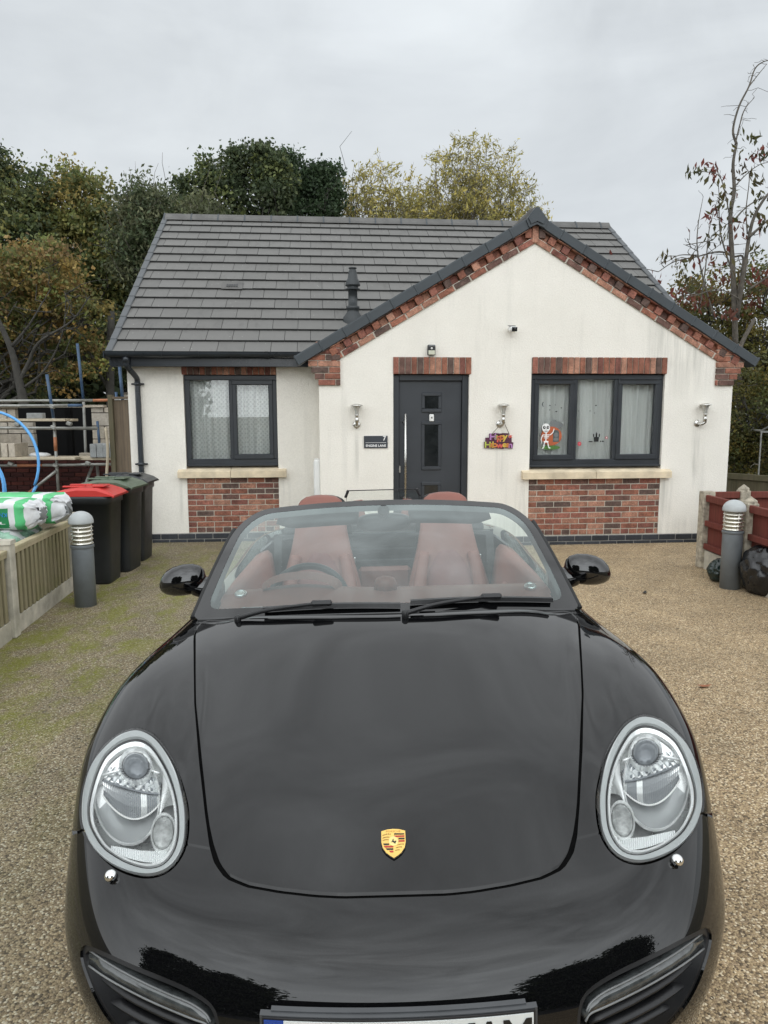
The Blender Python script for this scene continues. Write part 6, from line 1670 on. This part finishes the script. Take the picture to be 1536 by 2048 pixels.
# greenhouse beyond the right-hand fence
GH = empty('greenhouse', (5.80, 11.2, 0), (0, 0, R(-8))); tag(GH, 'small aluminium greenhouse half hidden in the hedge at the right edge', 'greenhouse')
mb = MB()
for x in (0, .6, 1.2, 1.8): mb.box((x, 0, .70), (.02, .02, 1.40))
for z in (.10, 1.385): mb.box((.9, 0, z), (1.83, .034, .03))
mb.tube([(0, 0, 1.4), (.9, 0, 1.95)], .018, 6); mb.tube([(1.8, 0, 1.4), (.9, 0, 1.95)], .018, 6)
mb.tube([(0, 0, 1.4), (0, 1.8, 1.4)], .018, 6); mb.tube([(.9, 0, 1.95), (.9, 1.8, 1.95)], .018, 6); mb.box((0, 1.8, .7), (.03, .03, 1.4)); mb.tube([(0, 1.8, 1.4), (.9, 1.8, 1.95)], .018, 6)
mb.build('frame', MAT['pole'], GH)
mb = MB(); mb.add([(0, 0, .1), (1.8, 0, .1), (1.8, 0, 1.4), (.9, 0, 1.95), (0, 0, 1.4)], [(0, 1, 2, 3, 4)]); mb.add([(0, 0, .1), (0, 1.8, .1), (0, 1.8, 1.4), (0, 0, 1.4)], [(0, 1, 2, 3)]); mb.add([(0, 0, 1.4), (.9, 0, 1.95), (.9, 1.8, 1.95), (0, 1.8, 1.4)], [(0, 1, 2, 3)])
mb.build('glazing', MAT['pane'], GH)
# a fallen leaf or two on the drive
def leaf(loc, rz, col, label):
    P = [(-.05, 0), (-.02, .018), (.02, .016), (.05, 0), (.02, -.016), (-.02, -.018)]
    mb = MB(); mb.add([(x, y, .006 + .012 * abs(x) / .05) for x, y in P] + [(0, 0, .004)], [(0, 1, 6), (1, 2, 6), (2, 3, 6), (3, 4, 6), (4, 5, 6), (5, 0, 6)])
    o = mb.build('fallen_leaf', MAT[col]); o.location = loc; o.rotation_euler = (0, 0, rz); tag(o, label, 'leaf')
leaf((1.98, 4.30, .0), .1, 'pole_orange', 'rusty brown fallen leaf on the gravel right of the car')
leaf((2.45, 6.65, .0), 1.1, 'bark_dark', 'dark brown fallen leaf on the gravel near the right bollard light')
# ------------------------------------------------------------------ trees and shrubs
def leaf_mesh(name, C, size, cols, seed, parent, elong=1.6, droop=0.):
    """C: (n,3) leaf centres; each leaf a small folded two-facet blade"""
    r = np.random.default_rng(seed); n = len(C)
    a = r.normal(size=(n, 3)); a[:, 2] -= droop * 2.0; a /= np.linalg.norm(a, axis=1, keepdims=True)
    b = r.normal(size=(n, 3)); b -= a * (a * b).sum(1, keepdims=True); b /= np.linalg.norm(b, axis=1, keepdims=True)
    c = np.cross(a, b)
    s = size * r.uniform(.55, 1.35, (n, 1))
    A = C - a * s * elong * .5; B = C + a * s * elong * .5
    Lf = C + b * s * .5 + c * s * .15; Rt = C - b * s * .5 + c * s * .15
    V = np.stack([A, Lf, B, Rt], 1).reshape(-1, 3)
    me = bpy.data.meshes.new(name)
    me.vertices.add(4 * n); me.vertices.foreach_set('co', V.astype(np.float32).ravel())
    me.loops.add(6 * n); me.polygons.add(2 * n)
    k = np.arange(n) * 4
    li = np.stack([k, k + 1, k + 2, k, k + 2, k + 3], 1).ravel()
    me.loops.foreach_set('vertex_index', li.astype(np.int32))
    me.polygons.foreach_set('loop_start', (np.arange(2 * n) * 3).astype(np.int32))
    me.polygons.foreach_set('loop_total', np.full(2 * n, 3, dtype=np.int32))
    me.update(calc_edges=True)
    at = me.attributes.new('tone', 'FLOAT_COLOR', 'FACE')
    cc = np.concatenate([np.repeat(cols, 2, axis=0), np.ones((2 * n, 1))], 1)
    at.data.foreach_set('color', cc.astype(np.float32).ravel())
    me.materials.append(MAT['foliage'])
    o = bpy.data.objects.new(name, me); COL.objects.link(o); o.parent = parent
    return o
def limb(mb, a, b, r0, r1, r, wig=.06, n=6, k=7):
    a, b = Vector(a), Vector(b); l = (b - a).length; P = [a]
    for i in range(1, n):
        t = i / n; P.append(a.lerp(b, t) + Vector((r.gauss(0, 1), r.gauss(0, 1), r.gauss(0, .6) + .5 * math.sin(t * 3.1))) * wig * l)
    P.append(b); mb.tube(P, [r0 + (r1 - r0) * i / n for i in range(n + 1)], k); return P
def tree(name, label, cat, base, H, lobes, n, size, cols, seed, group=None, tr=.16, bark='bark_dark', trunk_top=None, clump=.34, per=34, limbs=1.0, elong=1.5, droop=.15, lean=(0, 0), fill=.35, twigs=0):
    """lobes: (x, y, z, rx, ry, rz, weight) relative to the base; leaves gather in clumps near the lobes' skin"""
    r = random.Random(seed); nr = np.random.default_rng(seed)
    o = empty(name, base); tag(o, label, cat, group)
    mb = MB(); tt = trunk_top or H * .45
    top = Vector((lean[0], lean[1], tt))
    limb(mb, (0, 0, -.1), top, tr, tr * .6, r, .02, 6, 10)
    W = np.array([l[6] for l in lobes]); W = W / W.sum()
    n = int(n * 2.2); size = size * .58; per = int(per * 1.5)
    nc = max(6, n // per); pts = []; tones = []
    cen = []
    for i in range(nc):
        l = lobes[nr.choice(len(lobes), p=W)]
        d = nr.normal(size=3); d /= np.linalg.norm(d); q = (fill + (1 - fill) * nr.random()) ** .6
        p = np.array(l[:3]) + d * np.array(l[3:6]) * q
        cen.append((p, q))
    pal = [np.array(c) for c in cols]
    for p, q in cen:
        m = int(per * nr.uniform(.5, 1.5)); spread = clump * nr.uniform(.45, 1.1)
        pp = p + np.clip(nr.normal(size=(m, 3)), -1.7, 1.7) * np.array([spread, spread, spread * .55])
        w = nr.random(); c = pal[nr.integers(len(pal))] * (.75 + .5 * nr.random())
        hgt = (pp[:, 2:3] / H)
        tones.append(np.repeat(c[None], m, 0) * nr.uniform(.8, 1.2, (m, 1)))
        pts.append(pp)
    pts = np.concatenate(pts); tones = np.concatenate(tones)
    big = [l for l in lobes if l[3] > .55]
    for k in range(int(limbs * 9 * len(big))):
        l = big[k % len(big)]; d = Vector((r.gauss(0, 1), r.gauss(0, 1), r.gauss(0, .8))).normalized()
        e = Vector(l[:3]) + Vector((d.x * l[3], d.y * l[4], d.z * l[5])) * r.uniform(.45, .8)
        s = Vector((0, 0, 0)).lerp(top, r.uniform(.45, 1.0)); rad = tr * r.uniform(.18, .45)
        P = limb(mb, s, e, rad, .010, r, .05, 6, 6)
        for j in range(3):
            s2 = P[r.randint(2, 5)]; e2 = s2 + Vector((r.gauss(0, 1), r.gauss(0, 1), r.gauss(.2, .8))) * (.22 * (e - s).length)
            limb(mb, s2, e2, .018, .005, r, .08, 4, 5)
    mb.build('trunk', MAT[bark], o, uv=False)
    leaf_mesh('crown', pts, size, tones, seed + 1, o, elong, droop)
    if twigs:
        mb = MB()
        for k in range(twigs):
            p, q = cen[r.randrange(len(cen))]; l = lobes[0]
            c0 = Vector(p); out = (c0 - Vector((l[0], l[1], l[2] - l[5] * 1.2))).normalized()
            limb(mb, c0 - out * .5, c0 + out * r.uniform(.5, 1.1) + Vector((r.gauss(0, .2), r.gauss(0, .2), 0)), .012, .004, r, .06, 4, 4)
        mb.build('twigs', MAT['bark'], o, uv=False)
    return o
DG = [(0.065, 0.088, 0.044), (0.083, 0.108, 0.055), (0.051, 0.071, 0.036), (0.102, 0.122, 0.062)]
OG = [(0.143, 0.165, 0.061), (0.176, 0.182, 0.07), (0.116, 0.145, 0.058), (0.199, 0.19, 0.067)]
AU = [(0.288, 0.226, 0.077), (0.241, 0.246, 0.076), (0.325, 0.242, 0.089), (0.194, 0.224, 0.074), (0.398, 0.259, 0.088)]
BR = [(0.253, 0.176, 0.083), (0.206, 0.161, 0.069), (0.173, 0.181, 0.064), (0.299, 0.205, 0.09)]
OL = [(0.113, 0.127, 0.07), (0.139, 0.144, 0.082), (0.097, 0.11, 0.058)]
WL = [(0.402, 0.346, 0.113), (0.337, 0.308, 0.103), (0.282, 0.253, 0.084), (0.458, 0.383, 0.121), (0.224, 0.207, 0.075)]
GW = 'trees in the wood behind the bungalow'
tree('maple_tree', 'tall olive-green maple at the far left of the wood', 'tree', (-12.0, 22.5, 0), 9.6, [(0, 0, 7.0, 1.9, 1.6, 2.3, 2), (-1.6, .3, 6.0, 1.7, 1.5, 2.2, 1.5), (1.3, -.2, 6.6, 1.1, 1.3, 1.7, 1), (.6, 0, 8.7, .45, .5, .8, .35), (-.5, 0, 9.0, .4, .4, .6, .3), (1.7, 0, 8.1, .35, .4, .6, .25), (0, 0, 4.2, 2.3, 1.6, 1.8, 1)], 15000, .15, OG + DG, 11, GW, .20, clump=.34)
tree('maple_tree', 'yellow-green maple with a domed top beside the far left maple', 'tree', (-9.6, 23.5, 0), 9.6, [(0, 0, 7.4, 1.3, 1.3, 2.0, 2), (.9, 0, 6.4, 1.3, 1.2, 1.7, 1.2), (-.8, 0, 6.0, 1.4, 1.3, 2.0, 1.2), (.3, 0, 4.2, 1.8, 1.5, 1.8, 1)], 14000, .15, OG + OG + AU[:2], 12, GW, .18, clump=.32)
tree('maple_tree', 'rust and gold autumn maple low in front of the wood at left', 'tree', (-9.9, 18.4, 0), 6.8, [(.1, 0, 4.75, 1.7, 1.2, 1.0, 1.6), (-.6, .6, 2.9, 1.5, .7, .9, .8), (1.3, .7, 3.2, 1.4, .7, 1.0, .9), (-1.1, -.4, 4.2, 1.2, 1.0, .8, 1), (1.5, .2, 5.1, 1.0, .9, .95, 1), (-.1, -.5, 3.7, .9, .9, .5, .7), (2.2, .3, 4.5, .7, .7, .6, .4)], 11500, .125, AU + BR + OG[:2], 13, GW, .17, 'bark_dark', clump=.24, trunk_top=2.6, lean=(-.35, 0), limbs=.45)
tree('maple_tree', 'slim golden maple topping the gap left of the grey-green tree', 'tree', (-7.9, 24.5, 0), 8.8, [(0, 0, 6.7, .95, 1.0, 1.7, 2), (0, 0, 4.6, 1.4, 1.2, 1.7, 1)], 7500, .14, AU + OG, 14, GW, .14, clump=.28)
tree('alder_tree', 'grey-green feathery tree left of the house roof', 'tree', (-6.8, 22.0, 0), 8.7, [(0, 0, 6.6, 1.1, 1.1, 1.75, 2), (1.0, .2, 5.9, 1.2, 1.0, 1.5, 1.3), (0, 0, 3.6, 1.5, 1.2, 1.7, 1.2)], 15000, .10, OL + DG[:2], 15, GW, .15, clump=.30, elong=2.4, droop=.3, twigs=60)
tree('alder_tree', 'thin grey-green tree with wispy top touching the roof verge', 'tree', (-5.1, 21.5, 0), 8.0, [(0, 0, 6.2, .7, .8, 1.6, 2), (-.3, 0, 4.0, 1.0, 1.0, 1.7, 1)], 6500, .10, OL, 16, GW, .12, clump=.26, elong=2.6, droop=.3, twigs=40)
tree('sycamore_tree', 'dark green sycamore behind the left end of the roof', 'tree', (-4.75, 24.0, 0), 10.2, [(.0, 0, 7.7, .56, 1.0, 1.7, 1.3), (-1.1, 0, 7.0, .56, 1.0, 1.7, 1.2), (1.2, .1, 7.9, .56, 1.0, 1.6, 1.3), (.3, 0, 5.6, 1.8, 1.4, 1.6, 1.6), (-1.5, 0, 8.4, .2, .3, .7, .4), (-.75, 0, 9.0, .28, .3, .7, .55), (.15, 0, 9.3, .26, .3, .6, .5), (1.0, 0, 9.5, .28, .3, .6, .55), (1.5, 0, 9.0, .25, .3, .7, .45)], 17000, .145, DG + OG[:1], 17, GW, .18, clump=.27)
tree('sycamore_tree', 'dark blue-green tree with ragged top right of the sycamore', 'tree', (-2.75, 25.5, 0), 10.8, [(0, 0, 8.0, 1.15, 1.2, 1.6, 2), (-.45, 0, 9.4, .38, .4, 1.0, .9), (.75, 0, 9.1, .6, .5, .95, .9), (.4, 0, 6.6, 1.4, 1.2, 1.4, 1)], 13500, .135, [(.045, .072, .036), (.056, .085, .042), (.036, .060, .030)], 18, GW, .17, clump=.26)
def willow(label, base, H, spread, n, seed, cols):
    """upright brush of fine stems carrying small narrow leaves"""
    r = random.Random(seed); nr = np.random.default_rng(seed)
    o = empty('willow_tree', base); tag(o, label, 'tree', GW)
    mb = MB(); limb(mb, (0, 0, -.1), (0, 0, H * .35), .16, .12, r, .02, 5, 9)
    pts = []; tones = []
    for k in range(n):
        a = r.uniform(0, 6.283); q = math.sqrt(r.random()) * spread; h = H * (1 - .30 * (q / spread) ** 2.4) * r.uniform(.86, 1.03)
        e = Vector((q * math.cos(a), q * math.sin(a) * .7, h)); s = Vector((e.x * .12, e.y * .12, H * r.uniform(.18, .42)))
        P = limb(mb, s, e, .030, .006, r, .035, 8, 5)
        for i in range(2, len(P)):
            for j in range(3):
                d = Vector((r.gauss(0, 1) + e.x * .25, r.gauss(0, 1), r.uniform(.2, 1.5))).normalized() * r.uniform(.25, .75)
                mb.tube([P[i], P[i] + d * .5 + Vector((0, 0, .03)), P[i] + d], [.007, .005, .003], 4, cap=False)
                m = int(nr.integers(7, 15)); t = nr.random((m, 1))
                pts.append(np.array(P[i])[None] + t * np.array(d)[None] + nr.normal(size=(m, 3)) * .07)
                c = np.array(cols[nr.integers(len(cols))]); tones.append(np.repeat(c[None], m, 0) * nr.uniform(.75, 1.25, (m, 1)))
    mb.build('trunk', MAT['bark'], o, uv=False)
    leaf_mesh('crown', np.concatenate(pts), .047, np.concatenate(tones), seed + 1, o, 3.4, .25)
willow('airy olive willow between the dark trees and the taller willow', (-.35, 27.0, 0), 10.5, 2.1, 130, 31, WL)
willow('tall airy olive willow left of the gable apex', (3.25, 28.0, 0), 11.2, 3.0, 210, 32, WL)
willow('short olive willow filling the dip between the two airy willows', (1.35, 28.5, 0), 9.9, 1.3, 64, 33, WL)
# dark understorey of the wood, one mass of shrubs no one could count
nr = np.random.default_rng(77); P = []; T = []
for k in range(620):
    x = nr.uniform(-18, -3.2); y = nr.uniform(21.5, 29); z = abs(nr.normal(0, 1)) * 1.6 + .2
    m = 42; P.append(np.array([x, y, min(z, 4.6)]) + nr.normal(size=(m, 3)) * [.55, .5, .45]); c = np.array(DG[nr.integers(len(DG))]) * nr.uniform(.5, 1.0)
    T.append(np.repeat(c[None], m, 0) * nr.uniform(.8, 1.2, (m, 1)))
for k in range(420):
    x = nr.uniform(-18, -3.0); y = nr.uniform(27, 31); z = nr.uniform(.2, 6.2)
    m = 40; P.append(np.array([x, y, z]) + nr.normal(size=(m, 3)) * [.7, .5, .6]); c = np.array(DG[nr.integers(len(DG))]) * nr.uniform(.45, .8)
    T.append(np.repeat(c[None], m, 0) * nr.uniform(.8, 1.2, (m, 1)))
P = np.concatenate(P); P[:, 2] = np.abs(P[:, 2])
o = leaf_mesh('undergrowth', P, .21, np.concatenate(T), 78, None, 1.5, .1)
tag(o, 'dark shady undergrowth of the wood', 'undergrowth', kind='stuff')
# bare trunks and low boughs seen in the shade
def bare_trunk(label, base, path, r0, r1, forks, seed, bark='bark_dark'):
    r = random.Random(seed); o = empty('shade_tree', base); tag(o, label, 'tree', 'bare trunks in the shade of the wood')
    mb = MB(); Pp = bez(path, 5); mb.tube(Pp, [r0 + (r1 - r0) * i / (len(Pp) - 1) for i in range(len(Pp))], 10)
    for f in forks:
        Q = bez(f[0], 5); mb.tube(Q, [f[1] * (1 - .8 * i / (len(Q) - 1)) for i in range(len(Q))], 7)
        for j in range(7):
            s = Q[r.randint(4, len(Q) - 1)]; limb(mb, s, s + Vector((r.gauss(.1, .6), r.gauss(0, .4), r.gauss(.2, .5))), .014, .004, r, .08, 5, 4)
    mb.build('trunk', MAT[bark], o, uv=False)
bare_trunk('pale grey forked trunk at the left edge with a long bough reaching right', (-8.35, 17.0, 0), [(0, 0, 0), (.02, 0, 1.6), (-.08, 0, 2.5), (-.25, 0, 3.3), (-.8, 0, 4.6)], .14, .04,
           [([(-.08, 0, 2.4), (.18, 0, 2.85), (.5, -.1, 3.3), (1.3, -.2, 3.75), (1.75, -.2, 4.3)], .055), ([(-.2, 0, 3.2), (.25, 0, 3.7), (.8, 0, 4.5)], .04), ([(.05, 0, 2.3), (.5, .1, 2.7), (.95, .1, 3.5), (1.1, .1, 4.4)], .035)], 41)
bare_trunk('dark slender trunk standing in the shade beyond the scaffold', (-6.3, 20.5, 0), [(0, 0, 0), (.1, 0, 2), (.3, 0, 4.2)], .16, .10, [([(.15, 0, 2.4), (.7, 0, 3.2), (1.0, 0, 4.4)], .06)], 42)
bare_trunk('dark trunk between the forked trunk and the scaffold', (-7.4, 20.0, 0), [(0, 0, 0), (-.05, 0, 2), (.1, 0, 4.4)], .13, .09, [([(-.02, 0, 2.2), (-.5, 0, 3.2), (-.8, 0, 4.2)], .05)], 43)
# the sparse cherry over the right-hand end of the roof
CH = empty('cherry_tree', (5.95, 12.2, 0)); tag(CH, 'half-bare cherry tree with drooping red and bronze leaves right of the house', 'tree')
mb = MB(); r = random.Random(5); nr = np.random.default_rng(5); tips = []
def cpath(pts, r0, r1, k=8):
    Q = bez(pts, 5); mb.tube(Q, [r0 + (r1 - r0) * (i / (len(Q) - 1)) ** .8 for i in range(len(Q))], k); return Q
def px(x, y, Y=12.2):                                             # metres in the tree's own frame, read off the picture at its distance
    dx, dz = (x - 768) / 1450, -(y - 1024) / 1450
    c, s = math.cos(PITCH), math.sin(PITCH); t = Y / (c + dz * s)
    return Vector((dx * t - 5.95, Y - 12.2, CAM_H + t * (dz * c - s)))
cpath([(0, 0, -.1), (.02, 0, 1.4), px(1472, 700)], .08, .058, 10)
MAIN = [cpath([px(1472, 700), px(1468, 560), px(1462, 440), px(1470, 385), px(1468, 330), px(1475, 290)], .050, .020),
        cpath([px(1475, 290), px(1468, 262), px(1480, 215), px(1500, 175), px(1512, 140), px(1528, 126), px(1545, 122)], .022, .006),
        cpath([px(1472, 292), px(1482, 250), px(1492, 220), px(1511, 197)], .014, .004), cpath([px(1478, 272), px(1486, 232), px(1500, 205)], .008, .003), cpath([px(1500, 175), px(1518, 152), px(1536, 130)], .010, .004),
        cpath([px(1474, 640), px(1490, 540, 12.0), px(1505, 450, 12.0), px(1530, 400, 11.9), px(1560, 370, 11.9)], .042, .016),
        cpath([px(1474, 600), px(1488, 520), px(1468, 515), px(1440, 505), px(1395, 515), px(1350, 525), px(1318, 545)], .022, .006),
        cpath([px(1470, 560), px(1445, 480), px(1440, 440), px(1440, 400), px(1438, 360)], .016, .005), cpath([px(1430, 640), px(1408, 560), px(1396, 500), px(1398, 450), px(1408, 395)], .020, .004),
        cpath([px(1400, 620), px(1412, 540), px(1420, 460), px(1437, 400)], .016, .004), cpath([px(1398, 505), px(1380, 495), px(1368, 490)], .008, .003), cpath([px(1396, 512), px(1360, 512), px(1335, 525), px(1320, 530)], .010, .003),
        cpath([px(1462, 440), px(1450, 380), px(1438, 352), px(1408, 345), px(1390, 348)], .010, .004), cpath([px(1440, 352), px(1434, 332)], .005, .003),
        cpath([px(1464, 450), px(1490, 420), px(1520, 400), px(1545, 390)], .016, .006), cpath([px(1466, 380), px(1495, 350), px(1520, 332), px(1545, 325)], .010, .004), cpath([px(1495, 480, 12.0), px(1540, 440, 11.9)], .03, .01),
        cpath([px(1496, 470, 12), px(1494, 420, 12), px(1500, 350, 12), px(1480, 330, 12)], .012, .004), cpath([px(1480, 600, 11.9), px(1440, 580, 11.9), px(1400, 590, 11.8), px(1365, 600, 11.8)], .012, .004), cpath([px(1500, 580, 11.8), px(1545, 550, 11.8)], .02, .008),
        cpath([px(1470, 440), px(1430, 470), px(1404, 500)], .008, .003), cpath([px(1510, 640, 11.6), px(1480, 700, 11.6), px(1455, 790, 11.6), px(1430, 900, 11.6)], .03, .045)]
for q in list(MAIN):
    for i in range(2, len(q), 2):
        if r.random() < .75:
            d = Vector((r.gauss(0, .22), r.gauss(0, .2), r.gauss(.03, .16))); e = q[i] + d * (r.uniform(.7, 1.7) if q[i].z < 4.6 else r.uniform(.3, .7)); limb(mb, q[i], e, .007 if q[i].z < 4.6 else .004, .0025, r, .1, 4, 4); tips.append(e)
mb.build('trunk', MAT['bark'], CH, uv=False)
CP = [(.075, .055, .028), (.09, .08, .03), (.13, .05, .035), (.11, .075, .03), (.07, .072, .028), (.17, .05, .04), (.08, .07, .03)]
P, T = [], []
SPOT = [(1390, 345, 14), (1412, 330, 4), (1435, 345, 12), (1478, 310, 7), (1507, 278, 10), (1510, 312, 12), (1530, 312, 14), (1478, 348, 8), (1512, 362, 10), (1432, 372, 4), (1450, 395, 10), (1445, 415, 10), (1432, 432, 9), (1525, 400, 12), (1510, 430, 9), (1420, 475, 7), (1475, 460, 9), (1530, 455, 10), (1358, 532, 10), (1368, 548, 12), (1322, 555, 5), (1415, 525, 8), (1382, 575, 9), (1360, 590, 9), (1405, 530, 7), (1440, 470, 5), (1500, 500, 8), (1525, 560, 12), (1515, 545, 8), (1452, 455, 6), (1400, 605, 10), (1390, 560, 6), (1450, 560, 12), (1480, 590, 14), (1430, 600, 12), (1510, 610, 14), (1460, 630, 14)]
for x, y, m in SPOT:
    c0 = px(x, y, 12.2 + r.uniform(-.35, .3)); c = np.array(CP[nr.integers(len(CP))])
    m = int(m * 1.5); P.append(np.array(c0)[None] + nr.normal(size=(m, 3)) * [.085, .09, .06]); T.append(np.repeat(c[None], m, 0) * nr.uniform(.7, 1.3, (m, 1)))
for e in tips:
    m = int(nr.integers(0, 3)) if e.z < 5.4 else 0
    if m: c = np.array(CP[nr.integers(len(CP))]); P.append(np.array(e)[None] + nr.normal(size=(m, 3)) * .05); T.append(np.repeat(c[None], m, 0))
leaf_mesh('crown', np.concatenate(P), .047, np.concatenate(T), 6, CH, 2.6, .9)
# hedge shrubs below the cherry
HG = [(0.13, 0.132, 0.043), (0.095, 0.109, 0.038), (0.177, 0.157, 0.047), (0.119, 0.119, 0.051), (0.213, 0.166, 0.047)]
HR = HG + HG + [(.19, .085, .045), (.20, .15, .045)]
gh = 'garden shrubs behind the right-hand fence'
tree('shrub', 'bushy olive and rust shrub rising over the right roof slope', 'shrub', (5.7, 13.6, 0), 4.8, [(.2, 0, 3.0, .85, .8, 1.4, 2), (.55, 0, 1.6, .9, .8, 1.0, 1)], 6000, .07, HR, 51, gh, .06, clump=.19, elong=1.8, limbs=2.2)
tree('shrub', 'tall tangled shrub with red leaves at the right edge of the photo', 'shrub', (6.95, 13.4, 0), 5.0, [(0, 0, 3.1, .8, .8, 1.5, 2), (-.1, 0, 1.5, 1.0, .8, 1.0, 1)], 6000, .07, HR, 52, gh, .06, clump=.19, elong=1.8, limbs=2.2)
tree('shrub', 'dense dark hedge shrub low behind the weathered board fence', 'shrub', (5.95, 11.75, 0), 2.9, [(0, 0, 1.55, .8, .35, 1.0, 1), (-.25, 0, .9, .5, .3, .6, .5)], 6500, .055, HG, 53, gh, .05, clump=.16, elong=1.7, limbs=1.5)
tree('shrub', 'dense green hedge shrub beside the greenhouse', 'shrub', (7.0, 12.3, 0), 2.4, [(0, 0, 1.2, .8, .5, .9, 1)], 5000, .055, HG, 54, gh, .05, clump=.16, elong=1.7, limbs=1.5)
nr = np.random.default_rng(91); P = []; T = []
for k in range(330):
    x = nr.uniform(5.3, 12.5); y = nr.uniform(14.6, 18.5); z = nr.uniform(.1, 2.9)
    m = 36; P.append(np.array([x, y, z]) + nr.normal(size=(m, 3)) * [.34, .3, .3]); c = np.array(HG[nr.integers(len(HG))]) * nr.uniform(.6, 1.05)
    T.append(np.repeat(c[None], m, 0) * nr.uniform(.8, 1.2, (m, 1)))
o = leaf_mesh('hedge_growth', np.abs(np.concatenate(P)), .10, np.concatenate(T), 92, None, 1.6, .1); tag(o, 'mass of garden greenery beyond the right-hand fence', 'greenery', kind='stuff')
# what stands across the lane behind the camera, seen only as dark shapes in the paintwork
for k, (lab, b, h, lobes) in enumerate((
        ('broad dark tree across the lane, mirrored in the left of the bumper', (-6.4, -8.0, 0), 8.5, [(0, 0, 5.0, 2.4, 1.4, 2.8, 2), (.6, 0, 2.6, 2.2, 1.3, 2.3, 1.6)]),
        ('tall dark tree at the far left of the lane behind the camera', (-11.5, -8.5, 0), 10.5, [(0, 0, 6.2, 3.0, 1.5, 3.6, 2), (.5, 0, 2.8, 3.0, 1.4, 2.6, 1.6)]),
        ('broad dark tree across the lane, mirrored in the right of the bumper', (6.6, -8.2, 0), 9.0, [(0, 0, 5.2, 2.4, 1.4, 3.0, 2), (-.5, 0, 2.7, 2.3, 1.3, 2.4, 1.6)]),
        ('tall dark tree at the far right of the lane behind the camera', (11.8, -8.4, 0), 10.5, [(0, 0, 6.2, 3.0, 1.5, 3.6, 2), (-.5, 0, 2.8, 3.0, 1.4, 2.6, 1.6)]))):
    tree('roadside_tree', lab, 'tree', b, h, lobes, 9000, .40, DG, 61 + k, 'trees across the lane', .2, clump=.55)
nr = np.random.default_rng(95); P = []; T = []
for k in range(150):
    x = nr.uniform(-16, 16); m = 40; P.append(np.array([x, -12.6 + nr.normal(0, .3), nr.uniform(.1, .8)]) + nr.normal(size=(m, 3)) * [.4, .25, .25]); T.append(np.repeat((np.array(DG[nr.integers(len(DG))]))[None], m, 0))
P = np.concatenate(P); P[:, 2] = np.abs(P[:, 2])
o = leaf_mesh('field_hedge', P, .2, np.concatenate(T), 96, None); tag(o, 'dark hedgerow along the far side of the lane', 'hedge', kind='stuff')
